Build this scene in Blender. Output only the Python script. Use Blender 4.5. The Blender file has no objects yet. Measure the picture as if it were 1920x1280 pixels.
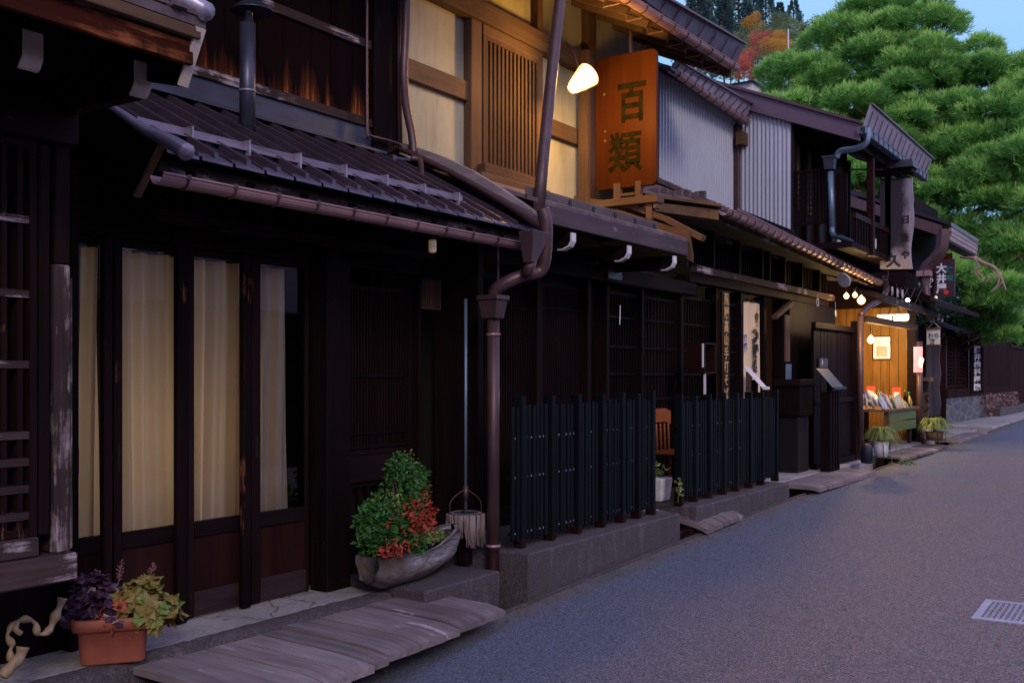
import bpy, math, random
import numpy as np
from mathutils import Vector, Matrix
random.seed(7); np.random.seed(7)
R = math.radians
scene = bpy.context.scene
COL = scene.collection

# ------------------------------------------------------------------ camera / measuring
FPX = 1940.0; CX, SX = 0.8327, 0.5537; EYE = 1.5
def _ray(px, py):
    a = (px - 960) / FPX
    return (CX + SX * a, SX - CX * a, -(py - 705) / FPX)
def atY(px, py, Y):
    r = _ray(px, py); t = Y / r[1]; return Vector((t * r[0], Y, EYE + t * r[2]))
def atX(px, py, X):
    r = _ray(px, py); t = X / r[0]; return Vector((X, t * r[1], EYE + t * r[2]))
def atZ(px, py, z):
    r = _ray(px, py); t = (z - EYE) / r[2]; return Vector((t * r[0], t * r[1], z))

cam_d = bpy.data.cameras.new('street_camera')
cam = bpy.data.objects.new('street_camera', cam_d); COL.objects.link(cam)
cam_d.sensor_width = 36.0; cam_d.lens = 36.0 * FPX / 1920.0
cam_d.shift_y = 65.0 / 1920.0
cam_d.clip_start = 0.05; cam_d.clip_end = 3000
cam.location = (0, 0, EYE)
cam.rotation_euler = (R(90), 0, math.atan2(SX, CX) - R(90))
scene.camera = cam

# ------------------------------------------------------------------ materials
def new_mat(name):
    m = bpy.data.materials.new(name); m.use_nodes = True
    nt = m.node_tree; nt.nodes.clear()
    out = nt.nodes.new('ShaderNodeOutputMaterial')
    b = nt.nodes.new('ShaderNodeBsdfPrincipled')
    nt.links.new(b.outputs[0], out.inputs[0])
    return m, nt, b, out
def N(nt, t, **kw):
    n = nt.nodes.new(t)
    for k, v in kw.items(): setattr(n, k, v)
    return n
def coords(nt, scale=(1, 1, 1), rot=(0, 0, 0)):
    g = N(nt, 'ShaderNodeNewGeometry')
    mp = N(nt, 'ShaderNodeMapping'); mp.inputs['Scale'].default_value = scale; mp.inputs['Rotation'].default_value = rot
    tc = N(nt, 'ShaderNodeTexCoord')
    nt.links.new(tc.outputs['Object'], mp.inputs[0])
    return mp.outputs[0]
def noise(nt, vec, scale, detail=6, rough=.6, dist=0):
    n = N(nt, 'ShaderNodeTexNoise'); n.inputs['Scale'].default_value = scale
    n.inputs['Detail'].default_value = detail; n.inputs['Roughness'].default_value = rough
    n.inputs['Distortion'].default_value = dist
    nt.links.new(vec, n.inputs['Vector']); return n.outputs[0]
def ramp(nt, fac, stops):
    r = N(nt, 'ShaderNodeValToRGB'); e = r.color_ramp.elements
    while len(e) > 1: e.remove(e[-1])
    e[0].position = stops[0][0]; e[0].color = (*stops[0][1], 1)
    for p, c in stops[1:]:
        x = e.new(p); x.color = (*c, 1)
    nt.links.new(fac, r.inputs[0]); return r.outputs[0]
def mix(nt, fac, a, b, mode='MIX'):
    m = N(nt, 'ShaderNodeMix', data_type='RGBA', blend_type=mode)
    if hasattr(fac, 'links'): nt.links.new(fac, m.inputs[0])
    else: m.inputs[0].default_value = fac
    for v, i in ((a, 6), (b, 7)):
        if hasattr(v, 'links'): nt.links.new(v, m.inputs[i])
        else: m.inputs[i].default_value = (*v, 1)
    return m.outputs[2]
def bump(nt, b, h, strength=.3, dist=.01):
    n = N(nt, 'ShaderNodeBump'); n.inputs['Strength'].default_value = strength; n.inputs['Distance'].default_value = dist
    nt.links.new(h, n.inputs['Height']); nt.links.new(n.outputs[0], b.inputs['Normal'])
def mathn(nt, op, a, b=None, clamp=False):
    m = N(nt, 'ShaderNodeMath', operation=op, use_clamp=clamp)
    for v, i in ((a, 0), (b, 1)):
        if v is None: continue
        if hasattr(v, 'links'): nt.links.new(v, m.inputs[i])
        else: m.inputs[i].default_value = v
    return m.outputs[0]

def wood(name, dark, light, grain='z', fine=40, wear=None, wear_amt=.55, rough=.68, bmp=.45, spec=.06):
    """planed or weathered timber: grain stretched along one axis, blotches, optional worn pale patches"""
    m, nt, b, out = new_mat(name)
    s = {'x': (.06, 1, 1), 'y': (1, .06, 1), 'z': (1, 1, .06)}[grain]
    v = coords(nt, s); v0 = coords(nt)
    oi = N(nt, 'ShaderNodeObjectInfo'); va = N(nt, 'ShaderNodeVectorMath', operation='ADD'); nt.links.new(v, va.inputs[0]); sh = mathn(nt, 'MULTIPLY', oi.outputs['Random'], 37.0); nt.links.new(sh, va.inputs[1]); v = va.outputs[0]
    g = noise(nt, v, fine, 7, .65, .6); bl = noise(nt, v0, 2.2, 4, .6)
    big = noise(nt, v, fine * .25, 4, .6, 1.0)
    mm = mix(nt, .5, g, big)
    c = ramp(nt, mm, [(.3, dark), (.72, light)])
    c = mix(nt, mathn(nt, 'MULTIPLY', bl, .75), c, tuple(x * .35 for x in dark))
    tone = mathn(nt, 'MULTIPLY_ADD', oi.outputs['Random'], .5); nt.nodes[-1].inputs[2].default_value = .75
    tn = N(nt, 'ShaderNodeVectorMath', operation='SCALE'); nt.links.new(c, tn.inputs[0]); nt.links.new(tone, tn.inputs['Scale']); c = tn.outputs[0]
    if wear:
        w = noise(nt, v, fine * .5, 8, .75, .4); w2 = noise(nt, v0, 3.0, 5, .6)
        k = mathn(nt, 'MULTIPLY', w, w2)
        k = ramp(nt, k, [(wear_amt * .5, (0, 0, 0)), (wear_amt * .5 + .08, (1, 1, 1))])
        c = mix(nt, k, c, wear)
    nt.links.new(c, b.inputs['Base Color'])
    b.inputs['Roughness'].default_value = rough
    b.inputs['Specular IOR Level'].default_value = spec
    bump(nt, b, g, bmp, .006)
    return m
def plain(name, c, rough=.6, metal=0, var=.25, scale=12, bmp=.1, spec=.4, bdist=.004):
    m, nt, b, out = new_mat(name)
    v = coords(nt)
    n1 = noise(nt, v, scale, 8, .65); n2 = noise(nt, v, scale * .12, 4, .6)
    k = mix(nt, .5, n1, n2)
    col = ramp(nt, k, [(.32, tuple(x * (1 - var) for x in c)), (.68, tuple(min(1, x * (1 + var)) for x in c))])
    nt.links.new(col, b.inputs['Base Color'])
    rr = mathn(nt, 'MULTIPLY_ADD', n2, .25); nt.nodes[-1].inputs[2].default_value = rough - .12
    nt.links.new(rr, b.inputs['Roughness'])
    b.inputs['Metallic'].default_value = metal
    b.inputs['Specular IOR Level'].default_value = spec
    bump(nt, b, n1, bmp, bdist)
    return m
def metal(name, c, rough=.4, metallic=.7, streak='z', stain=(.03, .02, .018)):
    m, nt, b, out = new_mat(name)
    s = {'x': (.08, 1, 1), 'y': (1, .08, 1), 'z': (1, 1, .08)}[streak]
    v = coords(nt, s); v0 = coords(nt)
    n1 = noise(nt, v, 18, 7, .7, .3); n2 = noise(nt, v0, 4, 6, .6)
    col = ramp(nt, n2, [(.35, tuple(x * .65 for x in c)), (.7, c)])
    k = ramp(nt, n1, [(.5, (0, 0, 0)), (.75, (.75, .75, .75))])
    col = mix(nt, k, col, stain)
    nt.links.new(col, b.inputs['Base Color'])
    rr = mathn(nt, 'MULTIPLY_ADD', n1, .35); nt.nodes[-1].inputs[2].default_value = rough - .15
    nt.links.new(rr, b.inputs['Roughness'])
    b.inputs['Metallic'].default_value = metallic
    bump(nt, b, n2, .15, .004)
    return m
def leafm(name, c, c2, trans=.25, rough=.55, scale=3.0):
    m, nt, b, out = new_mat(name)
    v = coords(nt); n = noise(nt, v, scale, 5, .7)
    col = ramp(nt, n, [(.35, c), (.65, c2)])
    nt.links.new(col, b.inputs['Base Color']); b.inputs['Roughness'].default_value = rough
    t = N(nt, 'ShaderNodeBsdfTranslucent'); nt.links.new(col, t.inputs[0])
    mx = N(nt, 'ShaderNodeMixShader'); mx.inputs[0].default_value = trans
    nt.links.new(b.outputs[0], mx.inputs[1]); nt.links.new(t.outputs[0], mx.inputs[2])
    nt.links.new(mx.outputs[0], out.inputs[0])
    return m
def emis(name, c, s):
    m, nt, b, out = new_mat(name)
    b.inputs['Base Color'].default_value = (.8, .8, .8, 1)
    b.inputs['Emission Color'].default_value = (*c, 1); b.inputs['Emission Strength'].default_value = s
    return m

M = {}
M['wz'] = wood('dark_timber_upright', (.005, .0022, .0025), (.019, .009, .0095), 'z', wear=(.13, .09, .085), wear_amt=.80)
M['wx'] = wood('dark_timber_level', (.006, .003, .0035), (.024, .012, .013), 'x', wear=(.13, .09, .085), wear_amt=.80)
M['wy'] = wood('dark_timber_deep', (.004, .002, .002), (.016, .008, .008), 'y')
M['wzr'] = wood('scuffed_timber_upright', (.006, .0025, .003), (.024, .011, .010), 'z', wear=(.24, .095, .045), wear_amt=.66)
M['worn_z'] = wood('worn_timber_upright', (.03, .018, .016), (.10, .07, .065), 'z', wear=(.38, .30, .30), wear_amt=.52)
M['worn_x'] = wood('worn_timber_level', (.03, .018, .018), (.10, .068, .065), 'x', wear=(.42, .34, .35), wear_amt=.58)
M['redwood'] = wood('red_brown_panel', (.014, .005, .0045), (.042, .014, .011), 'z', 26, wear=(.14, .07, .045), wear_amt=.78, rough=.5)
M['tan_x'] = wood('tan_timber_level', (.10, .058, .034), (.24, .15, .09), 'x', 30, rough=.7)
M['tan_z'] = wood('tan_timber_upright', (.09, .05, .03), (.21, .13, .08), 'z', 30, rough=.7)
M['tan_y'] = wood('tan_timber_deep', (.10, .058, .034), (.24, .15, .09), 'y', 30, rough=.7)
M['grey_y'] = wood('grey_plank_wood', (.13, .10, .10), (.42, .36, .365), 'y', 26, wear=(.52, .47, .49), wear_amt=.72, rough=.8, bmp=.7)
M['grey_x'] = wood('grey_weathered_board', (.09, .07, .072), (.26, .22, .22), 'x', 26, rough=.8, bmp=.6)
M['board_brown'] = wood('brown_board_wall', (.10, .045, .010), (.34, .155, .035), 'z', 20, rough=.6)
M['farwood'] = wood('far_dark_boards', (.018, .009, .009), (.05, .026, .024), 'z', 14, rough=.9, spec=.02)
M['amber'] = wood('amber_sign_board', (.03, .009, .002), (.105, .026, .004), 'z', 9, rough=.45, bmp=.2)
M['driftwood'] = wood('silver_sign_board', (.03, .03, .045), (.24, .21, .25), 'z', 7, rough=.8, bmp=.6)
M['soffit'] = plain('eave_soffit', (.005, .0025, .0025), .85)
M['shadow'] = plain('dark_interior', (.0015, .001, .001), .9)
M['gutter'] = metal('copper_brown_gutter', (.40, .235, .225), .40, .25, 'x', (.10, .055, .05))
M['pipe'] = metal('brown_downpipe', (.11, .062, .062), .42, .4, 'z')
M['bluepipe'] = metal('blue_grey_pipe', (.17, .26, .34), .42, .5, 'z', (.07, .09, .12))
M['roof'] = metal('dark_seam_roof', (.032, .021, .032), .34, .4, 'y', (.014, .008, .012))
M['seam'] = metal('raised_seam_metal', (.085, .062, .088), .34, .4, 'y', (.03, .018, .026))  # lighter than the roof sheet: highlights on the seams put into the colour
M['roofedge'] = metal('roof_edge_metal', (.36, .34, .42), .35, .4, 'x', (.14, .12, .15))
M['flash'] = metal('slate_flashing', (.05, .06, .085), .45, .5, 'x')
M['corr'] = plain('grey_corrugated_sheet', (.40, .435, .49), .45, var=.08, scale=3, bmp=.03)
M['fence'] = wood('blue_black_fence_paint', (.003, .0045, .006), (.011, .015, .019), 'z', 34, rough=.55, bmp=.25, wear=(.07, .09, .10), wear_amt=.85)
M['nail'] = plain('bare_bamboo_tip', (.32, .28, .32), .5)
M['terracotta'] = plain('terracotta', (.30, .085, .05), .6, var=.25, scale=16)
M['soil'] = plain('soil', (.02, .013, .01), .95)
M['white'] = plain('off_white_paint', (.62, .60, .60), .6, var=.18, scale=18)
M['cream_end'] = plain('chalked_beam_end', (.50, .43, .36), .75, var=.3, scale=25)
M['paper'] = plain('paper', (.72, .68, .66), .8, var=.05)
M['black'] = plain('black_ink', (.008, .008, .01), .6)
M['gold'] = plain('gold_lettering', (.50, .30, .08), .5)
M['whiteink'] = plain('white_lettering', (.72, .72, .78), .6, var=.05)
M['teal'] = plain('teal_lettering', (.01, .16, .15), .6)
M['red'] = plain('red_print', (.60, .05, .03), .6)
M['pink'] = plain('pink_poster', (.62, .22, .34), .7, var=.2, scale=30)
M['bluecloth'] = plain('blue_print', (.03, .035, .28), .8)
M['bark'] = plain('pine_bark', (.10, .045, .03), .9, var=.45, scale=9, bmp=.8, bdist=.03)
M['hullwood'] = None
M['rope'] = wood('mop_rope', (.16, .12, .11), (.45, .37, .35), 'z', 60, rough=.9, bmp=.9)

# cream plaster, water-stained under the beams
m, nt, b, out = new_mat('cream_plaster')
v = coords(nt); n1 = noise(nt, v, 1.6, 6, .6); n2 = noise(nt, v, 60, 5, .6); n3 = noise(nt, coords(nt, (1, 1, .10)), 9, 7, .7)
c = ramp(nt, n1, [(.3, (.33, .315, .21)), (.7, (.46, .44, .30))])
c = mix(nt, ramp(nt, n3, [(.46, (0, 0, 0)), (.72, (.55, .55, .55))]), c, (.20, .17, .11)); nt.links.new(c, b.inputs['Base Color'])
b.inputs['Roughness'].default_value = .9; bump(nt, b, n2, .25, .004); M['plaster'] = m

# charred cedar boards: purple-black above, orange brown showing near the foot
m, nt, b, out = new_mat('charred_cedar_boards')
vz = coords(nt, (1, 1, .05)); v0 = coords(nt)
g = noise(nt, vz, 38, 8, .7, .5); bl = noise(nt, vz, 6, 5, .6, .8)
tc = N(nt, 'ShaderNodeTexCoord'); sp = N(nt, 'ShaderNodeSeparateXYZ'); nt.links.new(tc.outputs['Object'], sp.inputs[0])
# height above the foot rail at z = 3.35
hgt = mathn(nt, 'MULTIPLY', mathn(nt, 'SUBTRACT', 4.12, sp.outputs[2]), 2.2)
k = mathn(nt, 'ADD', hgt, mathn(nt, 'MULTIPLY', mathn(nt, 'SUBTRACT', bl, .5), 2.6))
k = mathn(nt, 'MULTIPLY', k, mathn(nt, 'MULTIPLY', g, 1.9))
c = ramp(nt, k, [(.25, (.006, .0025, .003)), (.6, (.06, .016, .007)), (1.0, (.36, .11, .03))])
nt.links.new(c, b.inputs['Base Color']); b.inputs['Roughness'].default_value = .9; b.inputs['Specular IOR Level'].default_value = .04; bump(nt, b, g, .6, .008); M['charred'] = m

# shingle (weathered wooden / slate) roof
m, nt, b, out = new_mat('weathered_shingle')
v = coords(nt, (1, .25, .25)); n1 = noise(nt, v, 14, 8, .7); n2 = noise(nt, coords(nt), 5, 5, .6)
c = ramp(nt, mix(nt, .5, n1, n2), [(.3, (.03, .02, .022)), (.7, (.20, .14, .15))])
nt.links.new(c, b.inputs['Base Color']); b.inputs['Roughness'].default_value = .8; bump(nt, b, n1, .8, .015); M['shingle'] = m

# rust red weathered fascia
M['rustwood'] = wood('rust_red_fascia', (.035, .010, .006), (.09, .02, .008), 'x', 26, rough=.8, wear=(.26, .08, .03), wear_amt=.62, spec=.05)

# asphalt
m, nt, b, out = new_mat('asphalt')
v = coords(nt); n1 = noise(nt, v, 70, 5, .75); n2 = noise(nt, v, .45, 4, .5); n3 = noise(nt, v, 14, 6, .7); n4 = noise(nt, v, 26, 4, .7)
vo = N(nt, 'ShaderNodeTexVoronoi'); vo.inputs['Scale'].default_value = 95; nt.links.new(v, vo.inputs['Vector'])
c = ramp(nt, n1, [(.36, (.03, .03, .042)), (.5, (.13, .122, .135)), (.62, (.42, .39, .42))])
c = mix(nt, .35, c, ramp(nt, n4, [(.38, (.05, .05, .06)), (.62, (.27, .25, .25))]))
tc = N(nt, 'ShaderNodeTexCoord'); sp = N(nt, 'ShaderNodeSeparateXYZ'); nt.links.new(tc.outputs['Object'], sp.inputs[0])
# bluish edge strip, browner lane centre: warm lamp spill painted into the colour
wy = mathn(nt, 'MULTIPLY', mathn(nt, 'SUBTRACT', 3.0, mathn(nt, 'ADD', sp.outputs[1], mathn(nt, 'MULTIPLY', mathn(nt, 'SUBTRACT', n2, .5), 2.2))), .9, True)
spill_tint = mix(nt, wy, (.56, .74, .96), (1.06, .87, .78))
c = mix(nt, 1.0, c, spill_tint, 'MULTIPLY')
c = mix(nt, .25, c, ramp(nt, vo.outputs['Distance'], [(.1, (.34, .32, .34)), (.6, (.03, .03, .04))]))
vk = N(nt, 'ShaderNodeTexVoronoi', feature='DISTANCE_TO_EDGE'); vk.inputs['Scale'].default_value = .28
kw = N(nt, 'ShaderNodeTexNoise'); kw.inputs['Scale'].default_value = 3; kw.inputs['Detail'].default_value = 6; nt.links.new(v, kw.inputs['Vector']); ks = N(nt, 'ShaderNodeVectorMath', operation='SCALE'); ks.inputs['Scale'].default_value = .55; nt.links.new(kw.outputs['Color'], ks.inputs[0])
ka = N(nt, 'ShaderNodeVectorMath', operation='ADD'); nt.links.new(v, ka.inputs[0]); nt.links.new(ks.outputs[0], ka.inputs[1]); nt.links.new(ka.outputs[0], vk.inputs['Vector'])
c = mix(nt, ramp(nt, vk.outputs['Distance'], [(.002, (.22, .22, .22)), (.007, (0, 0, 0))]), c, (.03, .028, .032))
ed = mathn(nt, 'MULTIPLY', mathn(nt, 'SUBTRACT', sp.outputs[1], 3.47), 4.5, True)   # grit and moss along the drain edge
edm = mathn(nt, 'MULTIPLY', ed, mathn(nt, 'ADD', n3, .25), True)
c = mix(nt, edm, c, mix(nt, ramp(nt, noise(nt, v, 3, 4, .6), [(.5, (0, 0, 0)), (.6, (1, 1, 1))]), (.13, .10, .075), (.05, .07, .018)))
nt.links.new(c, b.inputs['Base Color']); b.inputs['Roughness'].default_value = .72
bump(nt, b, mix(nt, .5, n1, vo.outputs['Distance']), 1.0, .014); M['asphalt'] = m

# granite kerb stone
m, nt, b, out = new_mat('dark_granite')
v = coords(nt); n1 = noise(nt, v, 75, 8, .8); n2 = noise(nt, v, 2.5, 6, .6); n3 = noise(nt, coords(nt, (1, 1, .25)), 8, 5, .7)
c = ramp(nt, n1, [(.35, (.018, .014, .016)), (.52, (.06, .048, .052)), (.7, (.22, .18, .185))])
c = mix(nt, ramp(nt, n2, [(.4, (0, 0, 0)), (.7, (.6, .6, .6))]), c, (.045, .034, .033))
c = mix(nt, ramp(nt, n3, [(.55, (0, 0, 0)), (.7, (.5, .5, .5))]), c, (.16, .14, .14))
nt.links.new(c, b.inputs['Base Color']); b.inputs['Roughness'].default_value = .8; bump(nt, b, n1, .7, .01); M['granite'] = m
# light concrete step
m, nt, b, out = new_mat('worn_concrete')
v = coords(nt); n1 = noise(nt, v, 40, 8, .7); n2 = noise(nt, v, 3, 6, .6); vo = N(nt, 'ShaderNodeTexVoronoi', feature='DISTANCE_TO_EDGE'); vo.inputs['Scale'].default_value = 1.5
vw = N(nt, 'ShaderNodeVectorMath', operation='ADD'); nt.links.new(v, vw.inputs[0])
nn = N(nt, 'ShaderNodeTexNoise'); nn.inputs['Scale'].default_value = 6; nt.links.new(v, nn.inputs['Vector']); 
sc_ = N(nt, 'ShaderNodeVectorMath', operation='SCALE'); sc_.inputs['Scale'].default_value = .25; nt.links.new(nn.outputs['Color'], sc_.inputs[0]); nt.links.new(sc_.outputs[0], vw.inputs[1])
nt.links.new(vw.outputs[0], vo.inputs['Vector'])
c = ramp(nt, n2, [(.3, (.25, .235, .225)), (.7, (.43, .41, .39))])
c = mix(nt, ramp(nt, n1, [(.35, (.5, .5, .5)), (.6, (0, 0, 0))]), c, (.11, .10, .10))
c = mix(nt, ramp(nt, vo.outputs['Distance'], [(.004, (.8, .8, .8)), (.012, (0, 0, 0))]), c, (.03, .025, .02))
nt.links.new(c, b.inputs['Base Color']); b.inputs['Roughness'].default_value = .7; bump(nt, b, n1, .35, .006); M['concrete'] = m

# rubble stone wall
m, nt, b, out = new_mat('rubble_stone')
v = coords(nt, (.32, 1, 1)); vo = N(nt, 'ShaderNodeTexVoronoi', feature='DISTANCE_TO_EDGE'); vo.inputs['Scale'].default_value = 3.8; nt.links.new(v, vo.inputs['Vector'])
vc = N(nt, 'ShaderNodeTexVoronoi'); vc.inputs['Scale'].default_value = 3.8; nt.links.new(v, vc.inputs['Vector'])
c = mix(nt, ramp(nt, vo.outputs['Distance'], [(.03, (0, 0, 0)), (.07, (1, 1, 1))]), (.16, .14, .15), mix(nt, .88, mix(nt, .7, vc.outputs['Color'], (.08, .08, .10)), (.05, .055, .065)))
nt.links.new(c, b.inputs['Base Color']); b.inputs['Roughness'].default_value = .8; bump(nt, b, vo.outputs['Distance'], .8, .05); M['rubble'] = m

# old log with strong grain (trough)
m, nt, b, out = new_mat('old_log_wood')
v = coords(nt, (.55, 1, 1)); v0 = coords(nt)
gn = noise(nt, coords(nt, (.16, 1, 1), (0, R(14), 0)), 34, 9, .75, 1.6); n2 = noise(nt, v0, 4, 6, .65); ck = noise(nt, coords(nt, (.10, 1, 1), (0, R(14), 0)), 11, 5, .7, 1.0)
c = ramp(nt, gn, [(.32, (.09, .075, .075)), (.5, (.25, .225, .23)), (.68, (.44, .41, .43))])
c = mix(nt, ramp(nt, ck, [(.38, (.85, .85, .85)), (.46, (0, 0, 0))]), c, (.05, .04, .04))
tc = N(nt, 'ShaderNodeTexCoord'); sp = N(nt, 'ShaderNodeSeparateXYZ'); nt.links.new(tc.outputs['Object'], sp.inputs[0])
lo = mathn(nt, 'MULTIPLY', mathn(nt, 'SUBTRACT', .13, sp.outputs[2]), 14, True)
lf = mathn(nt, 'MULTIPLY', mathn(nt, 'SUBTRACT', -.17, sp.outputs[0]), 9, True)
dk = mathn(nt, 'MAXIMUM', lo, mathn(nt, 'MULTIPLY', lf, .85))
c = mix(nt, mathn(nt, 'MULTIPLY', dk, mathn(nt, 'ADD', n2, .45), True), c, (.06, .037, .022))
nt.links.new(c, b.inputs['Base Color']); b.inputs['Roughness'].default_value = .85; bump(nt, b, gn, 1.0, .014); M['log'] = m

# curtain cloth
m, nt, b, out = new_mat('cream_curtain_cloth')
v = coords(nt); n1 = noise(nt, v, 160, 3, .6)
b.inputs['Base Color'].default_value = (.86, .75, .60, 1); b.inputs['Roughness'].default_value = .95
t = N(nt, 'ShaderNodeBsdfTranslucent'); t.inputs[0].default_value = (.78, .66, .50, 1)
mx = N(nt, 'ShaderNodeMixShader'); mx.inputs[0].default_value = .38
nt.links.new(b.outputs[0], mx.inputs[1]); nt.links.new(t.outputs[0], mx.inputs[2]); nt.links.new(mx.outputs[0], out.inputs[0]); bump(nt, b, n1, .1, .001); M['curtain'] = m
# window glass: fresnel mirror over clear
m, nt, b, out = new_mat('window_glass')
nt.nodes.remove(b)
tr = N(nt, 'ShaderNodeBsdfTransparent'); tr.inputs[0].default_value = (.86, .88, .88, 1)
gl = N(nt, 'ShaderNodeBsdfGlossy'); gl.inputs['Roughness'].default_value = .015; gl.inputs[0].default_value = (1, 1, 1, 1)
fr = N(nt, 'ShaderNodeFresnel'); fr.inputs[0].default_value = 1.55
vv = coords(nt); nn = noise(nt, vv, 2.5, 2, .5); bb = N(nt, 'ShaderNodeBump'); bb.inputs['Strength'].default_value = .06; bb.inputs['Distance'].default_value = .02
nt.links.new(nn, bb.inputs['Height']); nt.links.new(bb.outputs[0], gl.inputs['Normal'])
mx = N(nt, 'ShaderNodeMixShader'); nt.links.new(fr.outputs[0], mx.inputs[0]); nt.links.new(tr.outputs[0], mx.inputs[1]); nt.links.new(gl.outputs[0], mx.inputs[2])
nt.links.new(mx.outputs[0], out.inputs[0]); M['glass'] = m

M['leaf_green'] = leafm('nandina_green', (.014, .075, .010), (.05, .20, .028), scale=9)
M['leaf_red'] = leafm('nandina_red', (.28, .03, .015), (.50, .08, .04), scale=9)
M['leaf_purple'] = leafm('heuchera_purple', (.035, .012, .03), (.10, .05, .09), scale=12, rough=.35)
M['leaf_olive'] = leafm('heuchera_olive', (.16, .15, .03), (.32, .24, .06), scale=12)
M['leaf_rust'] = leafm('heuchera_rust', (.34, .07, .02), (.46, .13, .05), scale=12)
M['leaf_lime'] = leafm('leaf_lime', (.14, .22, .04), (.30, .36, .10), scale=6)
M['moss'] = leafm('moss', (.06, .10, .015), (.16, .20, .05), scale=20)
M['pine_a'] = leafm('pine_needles_lit_tone', (.26, .56, .11), (.50, .80, .19), .45, scale=.9)  # lit copy of the needles, light put into the colour
M['pine_b'] = leafm('pine_needles_shade_tone', (.08, .27, .05), (.18, .43, .09), .4, scale=.9)  # shaded copy of the same needles, shade put into the colour
M['far_conifer'] = leafm('far_conifer', (.05, .12, .11), (.10, .20, .17), .3, scale=.3)
M['far_green'] = leafm('far_green', (.10, .19, .07), (.22, .28, .10), .3, scale=.3)
M['far_red'] = leafm('far_red', (.45, .09, .06), (.65, .22, .10), .3, scale=.3)
M['far_gold'] = leafm('far_gold', (.50, .26, .03), (.70, .42, .06), .3, scale=.3)
M['bulb'] = emis('warm_bulb', (1, .55, .16), 60)
def lamp_mat(name, core, rim, cs, rs):
    m, nt, b, out = new_mat(name); lw = N(nt, 'ShaderNodeLayerWeight'); lw.inputs[0].default_value = .35
    e = N(nt, 'ShaderNodeEmission'); r = ramp(nt, lw.outputs['Facing'], [(.12, core), (.55, rim)]); nt.links.new(r, e.inputs[0])
    s_ = N(nt, 'ShaderNodeMapRange'); s_.inputs[1].default_value = .12; s_.inputs[2].default_value = .6; s_.inputs[3].default_value = cs; s_.inputs[4].default_value = rs; nt.links.new(lw.outputs['Facing'], s_.inputs[0]); nt.links.new(s_.outputs[0], e.inputs[1]); nt.links.new(e.outputs[0], out.inputs[0]); return m
M['bulb'] = lamp_mat('warm_flood_bulb', (1, .85, .50), (1, .50, .06), 12, 1.7)
M['bulb_small'] = lamp_mat('small_warm_bulb', (1, .80, .40), (1, .45, .06), 9, 1.4)
M['tube'] = emis('white_fluorescent', (.75, 1, .88), 14)
M['dim_lamp'] = emis('dim_amber_lamp', (1, .6, .2), .8)
M['star_white'] = emis('white_bulb', (.8, .95, 1), 25)

# ------------------------------------------------------------------ mesh helpers
def mesh_obj(name, verts, faces, mat, parent=None, smooth=False, bevel=0, off=None, mats=None, midx=None):
    me = bpy.data.meshes.new(name)
    o0 = Vector((0, 0, 0))
    if parent is not None and off is None:
        r = parent
        while r.parent: r = r.parent
        o0 = Vector(r.location) if not r.get('_local') else o0
    elif off is not None: o0 = Vector(off)
    me.from_pydata([tuple(Vector(v) - o0) for v in verts], [], faces)
    if mats:
        for x in mats: me.materials.append(x)
        me.polygons.foreach_set('material_index', midx)
    else: me.materials.append(mat)
    if smooth: me.polygons.foreach_set('use_smooth', [True] * len(me.polygons))
    me.update()
    o = bpy.data.objects.new(name, me); COL.objects.link(o)
    if parent is not None: o.parent = parent
    if off is not None and parent is None: o.location = off
    if bevel:
        bm = o.modifiers.new('bevel', 'BEVEL'); bm.width = bevel; bm.segments = 1; bm.limit_method = 'ANGLE'
    return o
def thing(name, label, cat, loc=(0, 0, 0), rotz=0, group=None, local=False):
    o = bpy.data.objects.new(name, None); COL.objects.link(o); o.empty_display_size = .1
    o.location = loc; o.rotation_euler = (0, 0, rotz); tag(o, label, cat, group)
    if local: o['_local'] = 1
    return o
def tag(o, label=None, cat=None, group=None, kind=None):
    if label: o['label'] = label
    if cat: o['category'] = cat
    if group: o['group'] = group
    if kind: o['kind'] = kind
    return o
def dup(root, loc, rotz=None, label=None, scale=None):
    r = root.copy(); COL.objects.link(r); r.location = loc
    if rotz is not None: r.rotation_euler = (0, 0, rotz)
    if scale: r.scale = scale
    if label: r['label'] = label
    for ch in list(root.children):
        c = ch.copy(); COL.objects.link(c); c.parent = r
        for g in list(ch.children):
            d = g.copy(); COL.objects.link(d); d.parent = c
    return r
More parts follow.
